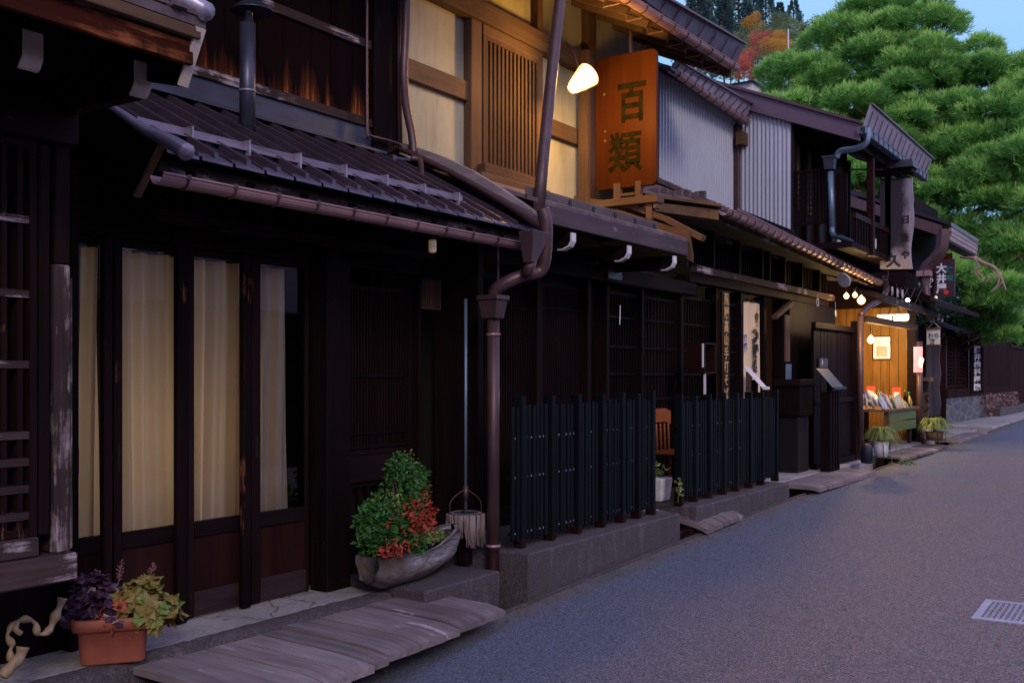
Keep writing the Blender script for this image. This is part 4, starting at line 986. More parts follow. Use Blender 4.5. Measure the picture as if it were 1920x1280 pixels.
# upper roof
A0 = Vector((10.66, 4.93, 4.93)); A1 = Vector((13.15, 5.00, 4.87))
gutter(hd, A0, A1, .05, 11)
mb = MB(); mb.hexa([A0 + Vector((0, .02, .02)), A1 + Vector((0, .02, .02)), (13.15, 6.2, 5.45), (10.66, 6.2, 5.45)], [A0 + Vector((0, .02, .05)), A1 + Vector((0, .02, .05)), (13.15, 6.2, 5.50), (10.66, 6.2, 5.50)])
rd = mb.build('upper_roof', metal('grey_roof_metal', (.22, .20, .25), .45, .4, 'y'), hd)
mb = MB()
for i in range(12): x = 10.8 + i * .21; mb.bar((x, 4.97, 5.0), (x, 6.18, 5.52), .012, .012)
mb.build('roof_seams', 'pipe', rd)
MB().bar((10.66, 5.55, 5.30), (13.15, 5.55, 5.30), .12, .05).build('roof_cap', 'pipe', hd)
eave_panel(hd, A0 + Vector((0, -.01, .05)), A1 + Vector((0, -.01, .03)), (10.66, 4.88, 5.03), (13.35, 4.93, 5.08), 13, metal('eave_panel_grey', (.34, .31, .38), .45, .2, 'z'))
# long lower canopy roof with a brown gutter
G0 = Vector((9.53, 3.86, 3.12)); G1 = Vector((15.85, 3.98, 2.90))
pd = .50
mb = MB(); e0 = G0 + Vector((-.02, .05, .04)); e1 = G1 + Vector((0, .05, .05))
def zD(x, y): 
    t = (x - e0.x) / (e1.x - e0.x); return e0.z + (e1.z - e0.z) * t + pd * (y - (e0.y + (e1.y - e0.y) * t))
mb.hexa([(e0.x, e0.y, e0.z - .03), (e1.x, e1.y, e1.z - .03), (e1.x, 5.25, zD(e1.x, 5.25) - .03), (e0.x, 5.25, zD(e0.x, 5.25) - .03)], [(e0.x, e0.y, e0.z), (e1.x, e1.y, e1.z), (e1.x, 5.25, zD(e1.x, 5.25)), (e0.x, 5.25, zD(e0.x, 5.25))])
mb.build('canopy_roof', 'shingle', hd)
mb = MB()
for r_ in range(12):
    for i in range(60):
        x = e0.x + .02 + i * .105 + (r_ % 2) * .05; y = 3.93 + r_ * .11
        if x > e1.x - .06 or y > 5.2: continue
        z = zD(x, y); mb.hexa([(x, y, z + .001), (x + .10, y, z + .001), (x + .10, y + .12, z + .001 + pd * .12), (x, y + .12, z + .001 + pd * .12)], [(x, y - .004, z + random.uniform(.014, .03)), (x + .10, y - .004, z + random.uniform(.012, .026)), (x + .10, y + .12, z + .008 + pd * .12), (x, y + .12, z + .008 + pd * .12)])
mb.build('shingles', 'shingle', hd)
gutter(hd, G0, G1, .056, 30)
gutter(hd, G0 + Vector((.5, .085, .085)), G1 + Vector((-.05, .085, .085)), .03, 2, name='snow_pipe')
MB().bar((G0.x, 3.97, G0.z - .03), (G1.x, 4.07, G1.z - .03), .03, .09).build('fascia', 'tan_x' if False else 'worn_x', hd)
MB().add([(e0.x, 3.95, e0.z - .08), (e1.x, 4.03, e1.z - .08), (e1.x, 4.7, 2.95), (e0.x, 4.7, 3.1)], [(0, 1, 2, 3)]).build('soffit', 'soffit', hd)
# amber lit corner of the canopy beside the signboard
mb = MB(); mb.hexa([(8.98, 4.45, 3.10), (9.50, 3.90, 3.02), (9.56, 3.95, 3.02), (9.1, 4.75, 3.10)], [(8.98, 4.45, 3.18), (9.50, 3.90, 3.12), (9.56, 3.95, 3.12), (9.1, 4.75, 3.18)]); mb.build('verge_board', 'tan_x', hd)
mb = MB(); mb.hexa([(8.95, 4.42, 3.22), (9.46, 3.86, 3.14), (9.62, 3.92, 3.14), (9.2, 4.8, 3.26)], [(8.95, 4.42, 3.25), (9.46, 3.86, 3.17), (9.62, 3.92, 3.17), (9.2, 4.8, 3.29)]); mb.build('verge_cap', 'tan_x', hd)
mb = MB(); mb.hexa([(9.03, 4.5, 3.26), (9.60, 3.96, 3.15), (9.75, 5.2, 3.74), (9.2, 5.2, 3.68)], [(9.03, 4.5, 3.28), (9.60, 3.96, 3.18), (9.75, 5.2, 3.78), (9.2, 5.2, 3.72)]); mb.build('verge_slope', 'shingle', hd)
mb = MB()
for i in range(7): mb.box(9.2 + i * .07, 9.25 + i * .07, 4.4 - i * .05, 4.5 - i * .05, 3.24 + i * .0, 3.33 + random.uniform(-.02, .03))
mb.build('loose_shingles', 'shingle', hd)
# under-eave band: posts and slats over a long beam
MB().box(10.1, 15.0, 4.38, 4.46, 2.585, 2.665).build('long_beam', 'worn_x', hd, bevel=.006)
MB().box(10.1, 15.0, 4.50, 4.52, 2.66, 3.12).build('mud_wall', plain('dark_mud_plaster', (.03, .02, .03), .9), hd)
mb = MB()
for i in range(64): x = 10.15 + i * .075; mb.box(x, x + .022, 4.47, 4.497, 2.667, 2.98)
mb.build('slats', 'wz', hd)
for x in (10.55, 11.3, 12.05, 12.3, 12.85, 13.55, 14.3): post(hd, x, x + .055, 4.39, 4.47, 2.667, 3.1, 'wz', 'strut')
MB().box(10.1, 15.0, 4.47, 4.62, 2.5, 2.58).build('lintel_beam', 'wx', hd)
# ground floor
for a, b_ in ((10.2, 11.02), (11.1, 11.78)):
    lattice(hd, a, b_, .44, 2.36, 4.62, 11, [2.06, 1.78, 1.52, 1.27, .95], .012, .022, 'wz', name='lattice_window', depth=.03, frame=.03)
MB().box(10.2, 11.85, 4.62, 4.68, .3, .44).build('ground_sill', 'wx', hd)
for a, b_ in ((11.03, 11.09), (11.79, 11.88), (12.58, 12.66), (13.26, 13.38)): post(hd, a, b_, 4.56, 4.70, .28, 2.5, 'wz')
MB().box(11.9, 12.58, 4.78, 4.82, .28, 2.5).build('doorway_panel', 'wz', hd)
MB().box(12.66, 13.26, 4.80, 4.84, .28, 2.5).build('doorway_panel', 'redwood', hd)
MB().box(12.70, 12.86, 4.74, 4.79, .9, 1.66).build('dark_door_slot', 'shadow', hd)
MB().box(13.38, 15.42, 4.50, 4.56, .28, 2.5).build('board_wall', 'wz', hd)
# projecting dark boarded enclosure
enc = MB(); x = 13.5
while x < 15.25:
    enc.box(x, x + .142, 4.22 + random.uniform(-.004, .004), 4.26, .36, 2.13); x += .15
enc.build('enclosure_boards', 'wz', hd, bevel=.004)
enc2 = MB(); yy = 4.26
while yy < 4.5: enc2.box(15.30, 15.34, yy, yy + .10, .30, 2.2); yy += .105
enc2.build('enclosure_side', 'wz', hd)
post(hd, 15.28, 15.36, 4.16, 4.24, .275, 2.3, 'wz', 'corner_post')
MB().box(13.45, 15.27, 4.18, 4.24, 2.13, 2.21).build('enclosure_rail', 'wx', hd, bevel=.004)
MB().box(13.45, 15.27, 4.17, 4.24, .28, .36).build('enclosure_rail', 'wx', hd, bevel=.004)
MB().box(13.45, 15.27, 4.19, 4.235, 1.13, 1.20).build('enclosure_rail', 'wx', hd, bevel=.004)
mb = MB(); mb.tube([atY(1613, 592, 4.08), atY(1613, 868, 4.16)], .043, 14)
pth = [atY(1658, 520, 4.0), atY(1662, 545, 4.0), atY(1650, 562, 4.02), atY(1628, 575, 4.06), atY(1614, 590, 4.09)]
mb.tube(smooth_path(pth, 4), .043, 12); mb.tube(smooth_path([atY(1640, 492, 4.0), atY(1655, 498, 3.98), atY(1662, 508, 3.97), atY(1662, 524, 3.98)], 4), .03, 10)
pD = mb.build('downpipe', 'pipe', hd, True)
cl = MB()
for py in (655, 745, 842): p_ = atY(1613, py, 4.10 + (py - 655) * .0003); cl.lathe([(.047, -.008), (.050, 0), (.047, .008)], p_.x, p_.y, p_.z, 14)
build_each(cl, 'pipe_clip', 'gutter', pD)

# ---- house D/E upper veranda floor
he = thing('veranda_house', 'upper storey with wide purple-brown gable board, lattice veranda and blue-grey rainwater pipe', 'house', (15, 4.4, 3.0))
MB().box(13.27, 15.9, 4.46, 5.4, 3.0, 4.965).build('upper_wall', 'redwood', he)
for i, (a, b_) in enumerate(((13.45, 13.62), (13.95, 14.1), (14.6, 14.75))):
    MB().box(a, b_, 4.44, 4.457, 3.7, 4.55).build('paper_screen', 'white' if False else 'tan_x', he)
MB().box(15.35, 15.5, 4.44, 4.457, 3.4, 4.45).build('paper_screen', 'white', he)
for x in (13.3, 13.75, 14.3, 14.9, 15.82): post(he, x, x + .07, 4.40, 4.457, 3.2, 4.75, 'wz')
# roof
def zE(y): return 4.60 + .42 * (y - 3.55)
XE1 = 16.6
mb = MB(); mb.hexa([(13.12, 3.55, zE(3.55)), (XE1, 3.55, zE(3.55)), (XE1, 5.9, zE(5.9)), (13.12, 5.9, zE(5.9))], [(13.12, 3.55, zE(3.55) + .04), (XE1, 3.55, zE(3.55) + .04), (XE1, 5.9, zE(5.9) + .04), (13.12, 5.9, zE(5.9) + .04)])
re_ = mb.build('roof', metal('veranda_roof_metal', (.20, .155, .19), .45, .4, 'y'), he)
mb = MB()
for r_ in range(6):
    for i in range(14):
        x = 13.25 + i * .25 + (r_ % 2) * .12; y = 3.6 + r_ * .3
        if x < XE1 - .05: mb.bar((x, y, zE(y) + .047), (x, y + .22, zE(y + .22) + .047), .012, .012)
mb.build('roof_seams', 'pipe', re_)
mb = MB(); mb.hexa([(13.10, 3.52, zE(3.52) - .17), (13.14, 3.52, zE(3.52) - .17), (13.14, 5.9, zE(5.9) - .20), (13.10, 5.9, zE(5.9) - .20)], [(13.10, 3.52, zE(3.52) + .045), (13.14, 3.52, zE(3.52) + .045), (13.14, 5.9, zE(5.9) + .045), (13.10, 5.9, zE(5.9) + .045)])
mb.build('barge_board', plain('purple_brown_board', (.10, .065, .09), .5, var=.15, scale=6), he, bevel=.005)
MB().hexa([(13.06, 3.50, zE(3.50) + .047), (13.20, 3.50, zE(3.50) + .047), (13.20, 5.9, zE(5.9) + .047), (13.06, 5.9, zE(5.9) + .047)], [(13.06, 3.50, zE(3.50) + .085), (13.20, 3.50, zE(3.50) + .085), (13.20, 5.9, zE(5.9) + .085), (13.06, 5.9, zE(5.9) + .085)]).build('verge_cap', 'pipe', he)
MB().hexa([(13.15, 3.60, zE(3.6) - .09), (XE1, 3.60, zE(3.6) - .09), (XE1, 4.5, zE(4.5) - .09), (13.15, 4.5, zE(4.5) - .09)], [(13.15, 3.60, zE(3.6) - .01), (XE1, 3.60, zE(3.6) - .01), (XE1, 4.5, zE(4.5) - .01), (13.15, 4.5, zE(4.5) - .01)]).build('soffit', 'soffit', he)
gg = gutter(he, (13.05, 3.49, 4.54), (XE1, 3.49, 4.50), .05, 14, mat='bluepipe', square=True)
mb = MB()
for k in range(3): mb.box(13.1, XE1, 3.435, 3.438, 4.50 + k * .03 - .008, 4.504 + k * .03 - .008)
mb.build('gutter_ribs', 'pipe', gg)
eave_panel(he, (13.12, 3.47, 4.60), (XE1, 3.47, 4.56), (13.14, 3.39, 4.86), (XE1 + .05, 3.39, 4.80), 14, metal('eave_panel_mauve', (.30, .235, .29), .45, .2, 'z'))
# blue rainwater pipe: swan neck, collector, straight drop, slide over lower roof
mb = MB()
def rect_path(mb, pts, w, h):
    for a, b_ in zip(pts[:-1], pts[1:]): mb.bar(a, b_, w, h)
Xp = 13.18
P_ = lambda px, py: atX(px, py, Xp)
pp = smooth_path([P_(1626, 240), P_(1626, 262), P_(1618, 273), P_(1600, 279), P_(1585, 281), P_(1573, 285), P_(1568, 296)], 4)
mb.tube(pp, .04, 4); 
rp = mb.build('rain_pipe_neck', 'bluepipe', he)
c0 = P_(1556, 306); mb = MB(); mb.hexa([(Xp - .05, c0.y - .055, c0.z - .08), (Xp + .05, c0.y - .055, c0.z - .08), (Xp + .05, c0.y + .055, c0.z - .08), (Xp - .05, c0.y + .055, c0.z - .08)], [(Xp - .06, c0.y - .07, c0.z + .06), (Xp + .06, c0.y - .07, c0.z + .06), (Xp + .06, c0.y + .07, c0.z + .06), (Xp - .06, c0.y + .07, c0.z + .06)]); mb.box(Xp - .075, Xp + .075, c0.y - .085, c0.y + .085, c0.z + .061, c0.z + .085); mb.build('collector_box', M['flash'], rp)
mb = MB(); mb.tube([P_(1557, 322), P_(1560, 430)], .038, 12); mb.tube(smooth_path([P_(1560, 428), P_(1562, 440), atY(1580, 447, 3.98), atY(1615, 462, 3.98), atY(1628, 470, 3.98)], 4), .036, 10); mb.build('rain_pipe', 'bluepipe', rp, True)
# veranda screens, rails, posts
def screen(X, y0, y1, z0, z1, n, name):
    mb = MB(); mb.box(X - .02, X + .02, y0, y0 + .03, z0, z1); mb.box(X - .02, X + .02, y1 - .03, y1, z0, z1); mb.box(X - .018, X + .018, y0, y1, z1 - .03, z1 + .002); mb.box(X - .018, X + .018, y0, y1, z0 - .002, z0 + .03)
    for i in range(n): y = y0 + .03 + (y1 - y0 - .06) * (i + .5) / n; mb.box(X - .01, X + .01, y - .010, y + .010, z0 + .03, z1 - .03)
    for k in range(10): z = z0 + (z1 - z0) * (k + .5) / 10; mb.box(X - .004, X + .006, y0 + .08, y1 - .03, z - .008, z + .008)
    return mb.build(name, 'wz', he)
screen(13.24, 3.98, 4.41, 3.45, 4.16, 9, 'veranda_screen')
screen(13.28, 3.72, 3.86, 3.3, 4.08, 3, 'veranda_screen')
MB().box(13.2, 16.3, 3.64, 4.46, 3.12, 3.2).build('veranda_floor', 'wx', he)
for x in (14.05, 15.0, 16.1): post(he, x, x + .09, 3.60, 3.69, 3.1, 4.48, 'redwood', 'veranda_post')
MB().box(13.3, 16.2, 3.62, 3.67, 3.50, 3.57).build('veranda_rail', 'redwood', he)
mb = MB()
for i in range(22): x = 13.35 + i * .13; mb.box(x, x + .035, 3.63, 3.66, 3.2, 3.5)
mb.build('balusters', 'wz', he)
mb = MB()
for px in (1655, 1643, 1638): p0 = atX(px - 12, 452, 14.2); mb.box(14.16, 14.18, p0.y - .008, p0.y + .008, 3.2, 3.33)
mb.build('pale_strips', 'white', he)
MB().box(13.3, 15.95, 3.60, 3.7, 4.40, 4.48).build('veranda_beam', 'wx', he)
mb = MB(); mb.bar(atX(1590, 318, 14.6), atX(1655, 318, 14.6), .02, .02); mb.build('hook_bar', 'pipe', he)

# hanging driftwood coloured signboard with its little roof
hs = thing('hanging_signboard', 'weathered grey and blue-black vertical signboard hanging from the veranda eave, edge worn wavy', 'signboard', (15, 3.5, 3.0))
XS = 15.0; L_ = lambda px, py: atX(px, py, XS)
top_, bot_ = 334, 504
left = [L_(1650, y) for y in range(top_, bot_ + 1, 10)]; right = [L_(1711 + 3 * math.sin(y * .05) + (2 if y < 380 else -1), y) for y in range(top_, bot_ + 1, 10)]
mb = MB(); poly = left + right[::-1]; mb.prism(poly, (.05, 0, 0)); 
m, nt, b, out = new_mat('worn_blue_black_board')
v = coords(nt, (1, 1, .12)); n1 = noise(nt, v, 22, 8, .7, .4); n2 = noise(nt, coords(nt), 3.2, 6, .6)
tc = N(nt, 'ShaderNodeTexCoord'); sp3 = N(nt, 'ShaderNodeSeparateXYZ'); nt.links.new(tc.outputs['Object'], sp3.inputs[0])
kx = mathn(nt, 'MULTIPLY', mathn(nt, 'SUBTRACT', -.03, sp3.outputs[1]), 6)
kz = mathn(nt, 'MULTIPLY', mathn(nt, 'SUBTRACT', .38, sp3.outputs[2]), 3.2)
k = mathn(nt, 'ADD', mathn(nt, 'MAXIMUM', kx, kz), mathn(nt, 'MULTIPLY', mathn(nt, 'SUBTRACT', n2, .5), 1.6))
k = ramp(nt, k, [(.15, (0, 0, 0)), (.65, (1, 1, 1))])
c = mix(nt, k, mix(nt, n2, (.03, .018, .02), (.02, .022, .04)), ramp(nt, n1, [(.3, (.14, .12, .15)), (.7, (.36, .32, .37))]))
nt.links.new(c, b.inputs['Base Color']); b.inputs['Roughness'].default_value = .75; bump(nt, b, n1, .5, .01); M['bbboard'] = m
mb.build('board', 'bbboard', hs)
for ch_c, px, py in (('日', 1698, 412), ('汲', 1696, 446), ('や', 1697, 478)):
    text_mesh('painted_characters', ch_c, .125, L_(px, py) - Vector((.004, 0, 0)), (0, -1, 0), (0, 0, 1), 'black', hs, .003, bold=.003)
text_mesh('painted_characters', '久', .20, L_(1675, 488) - Vector((.004, 0, 0)), (0, -1, 0), (0, 0, 1), 'black', hs, .003, bold=.006)
a = L_(1640, 322); b2 = L_(1717, 318)
mb = MB(); mb.hexa([(XS - .16, a.y, a.z - .005), (XS + .2, a.y, a.z - .005), (XS + .2, b2.y, a.z - .005), (XS - .16, b2.y, a.z - .005)], [(XS - .12, a.y - .02, a.z + .10), (XS + .16, a.y - .02, a.z + .10), (XS + .16, b2.y + .02, a.z + .10), (XS - .12, b2.y + .02, a.z + .10)]); mb.build('little_roof', 'flash', hs)
MB().box(XS - .1, XS + .12, b2.y + .03, a.y, a.z - .07, a.z - .01).build('roof_beam', 'wy', hs)
mb = MB()
for k_ in range(5): q = L_(1668 + k_ * 7, 328); mb.tube([q, q + Vector((.02, -.015, .03)), q + Vector((0, -.03, .005))], .006, 5)
mb.build('wrought_scroll', 'pipe', hs)
# ================================================================== HOUSE F (lit side wall, produce stall)
hf = thing('shop_house', 'shop with amber lit brown board side wall, small seamed canopy and stacked upper eaves', 'shop', (19.5, 4.8, -.3))
XF = 19.5
mb = MB(); y = 4.40
while y < 6.6:
    w = .155; mb.box(XF - .012 + random.uniform(-.002, .002), XF + .01, y, y + w - .006, .33, 2.75); y += w
mb.build('board_side_wall', 'board_brown', hf, bevel=.003)
MB().box(XF + .011, XF + 1.0, 4.42, 9, .3, 3.4).build('shop_wall', 'wz', hf)
post(hf, XF - .10, XF + .06, 4.22, 4.38, .33, 2.9, 'wz', 'corner_post')
MB().box(XF - .03, XF + .1, 4.20, 4.40, .33, .52).build('post_base_stone', 'granite', hf, bevel=.01)
MB().box(15.45, 24, 6.6, 6.7, -.3, 3.2).build('back_wall', 'wz', hf)
# lit canopy between D and F
k0 = atY(1650, 560, 4.05); k1 = atY(1738, 597, 4.05)
mb = MB()
za, zbk = 2.66, 3.35
mb.hexa([(15.95, 4.0, 2.66), (20.3, 4.0, 2.60), (20.3, 6.6, 3.5), (15.95, 6.6, 3.56)], [(15.95, 3.97, 2.71), (20.3, 3.97, 2.65), (20.3, 6.6, 3.58), (15.95, 6.6, 3.62)])
cr = mb.build('canopy_roof', 'roof', hf)
mb = MB()
for i in range(18): x = 16.1 + i * .24; mb.bar((x, 3.98, 2.725 - (x - 16) * .014), (x, 6.5, 3.60), .03, .03)
mb.build('roof_seams', 'pipe', cr)
MB().bar((15.95, 3.96, 2.67), (20.3, 3.96, 2.61), .05, .10).build('fascia', 'worn_x', hf)
MB().box(16.1, 19.4, 4.2, 4.28, 2.32, 2.42).build('canopy_beam', 'tan_x', hf)
mb = MB()                                                        # wire stays and white paper strips over the canopy
for i in range(5): mb.tube([atY(1664 + i * 16, 528 + i * 4, 3.9), atY(1690 + i * 16, 592, 4.0)], .006, 5)
for i in range(5): mb.tube([atY(1664 + i * 15, 592 - i * 3, 4.0), atY(1690 + i * 13, 540, 3.9)], .005, 5)
mb.build('wire_stays', 'pipe', hf)
for i, px in enumerate((1673, 1683, 1692)):
    p_ = atX(px, 542 + i * 3, 17.2); MB().box(17.19, 17.21, p_.y - .012, p_.y + .012, p_.z - .10, p_.z + .04).build('paper_strip', 'white', hf)
for i, (px, py) in enumerate(((1743, 588), (1759, 592), (1767, 594))):
    p_ = atX(px, py, 20.4); MB().box(20.39, 20.41, p_.y - .014, p_.y + .014, p_.z - .09, p_.z + .07).build('paper_strip', 'white', hf)
# second eave (dark) above canopy
mb = MB(); q0 = atX(1660, 500, 18.6); q1 = atX(1745, 545, 18.6); q2 = atX(1800, 573, 20.6)
mb.hexa([(18.5, 3.75, 2.76), (22.6, 3.75, 2.70), (22.6, 6.0, 3.62), (18.5, 6.0, 3.68)], [(18.5, 3.72, 2.82), (22.6, 3.72, 2.76), (22.6, 6.0, 3.70), (18.5, 6.0, 3.76)]); mb.build('second_eave', 'roof', hf)
MB().box(18.5, 22.6, 3.72, 3.77, 2.69, 2.77).build('fascia', 'wx', hf)
mb = MB(); mb.hexa([(18.46, 3.8, 2.74), (18.5, 3.8, 2.74), (18.5, 6.0, 3.4), (18.46, 6.0, 3.4)], [(18.46, 3.8, 2.86), (18.5, 3.8, 2.86), (18.5, 6.0, 3.80), (18.46, 6.0, 3.80)]); mb.build('barge_board', 'wy', hf)
# uppermost eave with shingled gutter cladding and S-shaped box downpipe
P5 = lambda px, py: atX(px, py, 19.9)
mb = MB(); mb.hexa([(19.86, 3.88, 4.02), (19.92, 3.88, 4.02), (19.92, 6.2, 5.0), (19.86, 6.2, 5.0)], [(19.86, 3.88, 4.22), (19.92, 3.88, 4.22), (19.92, 6.2, 5.2), (19.86, 6.2, 5.2)]); mb.build('upper_barge_board', 'pipe', hf)
mb = MB(); mb.hexa([(19.84, 3.72, 4.20), (22.6, 3.72, 4.16), (22.6, 6.2, 5.24), (19.84, 6.2, 5.24)], [(19.84, 3.72, 4.26), (22.6, 3.72, 4.22), (22.6, 6.2, 5.32), (19.84, 6.2, 5.32)]); mb.build('top_roof', 'roof', hf)
mb = MB()
for r_ in range(4):
    for i in range(22):
        x = 19.95 + i * .12 + (r_ % 2) * .05; z = 3.95 + r_ * .08; mb.box(x, x + .112, 3.76 - .008 * r_ - .01, 3.775, z, z + .074)
mb.build('shingled_cladding', M['roofedge'] if False else 'gutter', hf)
MB().box(19.93, 22.65, 3.776, 4.0, 3.93, 4.16).build('box_gutter', 'pipe', hf)
MB().box(20.0, 22.6, 4.5, 6.0, 3.5, 4.9).build('attic_wall', 'wz', hf)
mb = MB()
pth = smooth_path([P5(1768, 430), P5(1768, 446), P5(1764, 470), P5(1752, 486), P5(1738, 500), P5(1733, 515)], 4)
mb.tube(pth, .11, 4); sd = mb.build('curved_downpipe', 'pipe', hf)
mb = MB(); a = P5(1733, 512); b3 = P5(1740, 600); mb.tube([a, b3], .075, 12); mb.build('downpipe', 'pipe', hf, True)
MB().box(19.8, 20.0, a.y - .12, a.y + .12, a.z - .06, a.z + .04).build('collector_box', 'gutter', hf)
pq = atX(1724, 830, 19.35); mb = MB(); mb.tube([atX(1724, 640, 19.35), pq], .055, 12); mb.tube([atX(1726, 800, 19.3), atX(1733, 822, 19.2), atX(1738, 838, 19.0)], .07, 10); mb.build('downpipe', 'pipe', hf, True)
# notice and small plate on the lit wall
def panel(parent, name, mat, X, px0, py0, px1, py1, th=.012, proud=0):
    a = atX(px0, py0, X); b_ = atX(px1, py1, X)
    return MB().box(X - proud - th, X - proud, min(a.y, b_.y), max(a.y, b_.y), min(a.z, b_.z), max(a.z, b_.z)).build(name, mat, parent)
nb = thing('notice_board', 'framed white notice pinned on the amber lit brown wall', 'notice', tuple(atX(1654, 652, XF)))
panel(nb, 'frame', 'amber', XF - .014, 1636, 630, 1671, 675, .02); panel(nb, 'paper', 'paper', XF - .035, 1638, 632, 1669, 672, .003)
panel(nb, 'grey_text_block', plain('grey_print', (.28, .25, .2), .8), XF - .0385, 1643, 649, 1664, 669, .002)
text_mesh('heading', 'お知らせ', .085, atX(1654, 642, XF - .042), (0, -1, 0), (0, 0, 1), 'black', nb, .002)
nb2 = thing('wall_plate', 'narrow orange strip sign on the amber lit wall near its corner post', 'sign', tuple(atX(1703, 645, XF)))
panel(nb2, 'plate', 'tan_z', XF - .014, 1700, 633, 1706, 659, .02)
# lamps of the shops
def bulb_thing(label, p, r, mat, energy, color, cat='lamp', name='shop_lamp', shade=True, parent_arm=None):
    t = thing(name, label, cat, tuple(p))
    mb = MB(); prof = [(.15, -1), (.6, -.8), (.95, -.3), (1, .1), (.75, .6), (.35, .95), (.2, 1.25)]
    mb.lathe([(a * r, c_ * r) for a, c_ in prof], p.x, p.y, p.z, 14); mb.build('bulb', mat, t, True)
    if shade:
        mb = MB(); mb.lathe([(r * 1.25, r * .55), (r * .9, r * 1.3), (r * .3, r * 1.7), (r * .28, r * 2.4)], p.x, p.y, p.z, 14); mb.build('shade', 'pipe', t, True)
    if parent_arm: MB().tube([p + Vector((0, 0, r * 1.8)), parent_arm], .010, 6).build('arm', 'pipe', t)
    if energy: light('lamp_glow', p + Vector((-.02, -.03, -.10 - r)), energy, color, r, parent=t)
    return t
W_ = (1, .6, .22)
bulb_thing('bright amber bulb at the left of the cluster under the brown gutter', atY(1587, 555, 4.05), .040, 'bulb_small', 6, W_, shade=False, parent_arm=atY(1587, 540, 4.3))
bulb_thing('amber bulb in the middle of the cluster beneath the brown gutter', atY(1603, 553, 4.0), .038, 'bulb_small', 0, W_, shade=False, parent_arm=atY(1606, 538, 4.2))
bulb_thing('largest amber spotlight of the cluster, just above the brown downpipe bend', atY(1615, 563, 3.95), .06, 'bulb_small', 32, W_, shade=False, parent_arm=atY(1612, 545, 4.2))
bulb_thing('low amber bulb shining in front of the framed notice', atX(1633, 637, 18.3), .07, 'bulb_small', 150, W_, shade=False, parent_arm=atX(1633, 610, 18.5))
bulb_thing('tiny white spotlight above the fluorescent tube', atX(1702, 563, 18.6), .035, 'star_white', 1.0, (.85, .95, 1), shade=False)
for px, py, s_ in ((1743, 556, 'left'), (1755, 558, 'right')): bulb_thing('tiny orange bulb below the dark shop sign, the %s of two' % s_, atX(px, py, 20.3), .03, 'dim_lamp', 0, W_, shade=False)
t = thing('fluorescent_lamp', 'glowing white fluorescent tube under the shop canopy', 'lamp', tuple(atX(1690, 597, 18.8)))
a = atX(1676, 597, 18.8); b_ = atX(1703, 597, 18.8)
MB().box(18.76, 18.84, b_.y, a.y, a.z - .035, a.z + .04).build('tube', 'tube', t, bevel=.01); MB().box(18.74, 18.86, b_.y - .02, a.y + .02, a.z + .041, a.z + .07).build('housing', 'white', t)
light('tube_glow', (18.7, (a.y + b_.y) / 2, a.z - .12), 30, (.8, 1, .9), .12, parent=t)
panel(t, 'diffuser_panel', 'tube' if False else 'white', 18.9, 1645, 590, 1672, 600, .02)
# round mirror / spotlight disc and ring sign near the eave
t = thing('spot_lamp', 'unlit pale disc shaped spotlight fixed beneath the brown gutter', 'spotlight', tuple(atY(1582, 525, 3.95)))
p_ = atY(1582, 525, 3.95); mb = MB(); mb.lathe([(.10, -.008), (.10, .008)], 0, 0, 0, 20); Rm = Matrix.Rotation(R(62), 3, 'Y') @ Matrix.Rotation(R(20), 3, 'X'); mb.v = [tuple(p_ + Rm @ Vector(v_)) for v_ in mb.v]; mb.build('disc', 'white', t)
MB().tube([p_, p_ + Vector((.05, .15, .06)), p_ + Vector((.12, .3, .1))], .01, 6).build('arm', 'pipe', t)
t = thing('wind_chime_ring', 'small pale metal ring hanging under the long eave beam', 'ring', tuple(atY(1533, 567, 4.3)))
p_ = atY(1533, 567, 4.3); MB().tube([p_ + Vector((.045 * math.cos(k * .3927), -.0, .05 * math.sin(k * .3927))) for k in range(17)], .006, 6, False).build('ring', 'white', t)
MB().tube([p_ + Vector((0, 0, .05)), p_ + Vector((0, 0, .12))], .003, 4).build('string', 'white', t)
t = thing('paper_charm', 'small pale paper charm hanging from the eave above the dark boarded enclosure', 'charm', tuple(atY(1567, 588, 4.1)))
p_ = atY(1567, 588, 4.1); MB().prism([p_ + Vector(v_) for v_ in ((-.03, 0, .04), (.02, 0, .05), (.035, 0, -.02), (.01, 0, -.05), (-.02, 0, -.01))], (0, .01, 0)).build('paper', 'cream_end', t); MB().tube([p_ + Vector((0, 0.005, .04)), p_ + Vector((0, .005, .16))], .003, 4).build('string', 'white', t)
t = thing('glass_lantern', 'small amber glass porch lantern hanging under the seamed canopy', 'lantern', tuple(atY(811, 462, 4.15)))
p_ = atY(811, 462, 4.15); mb = MB(); mb.lathe([(.018, -.04), (.026, -.03), (.026, .035), (.02, .04)], p_.x, p_.y, p_.z, 12); mb.build('glass_shade', emis('amber_glass', (1, .6, .15), .10), t, True); MB().lathe([(.028, .04), (.028, .05), (.008, .06)], p_.x, p_.y, p_.z, 12).build('cap', 'pipe', t); MB().tube([p_ + Vector((0, 0, .05)), p_ + Vector((0, 0, .2))], .004, 5).build('chain', 'pipe', t)
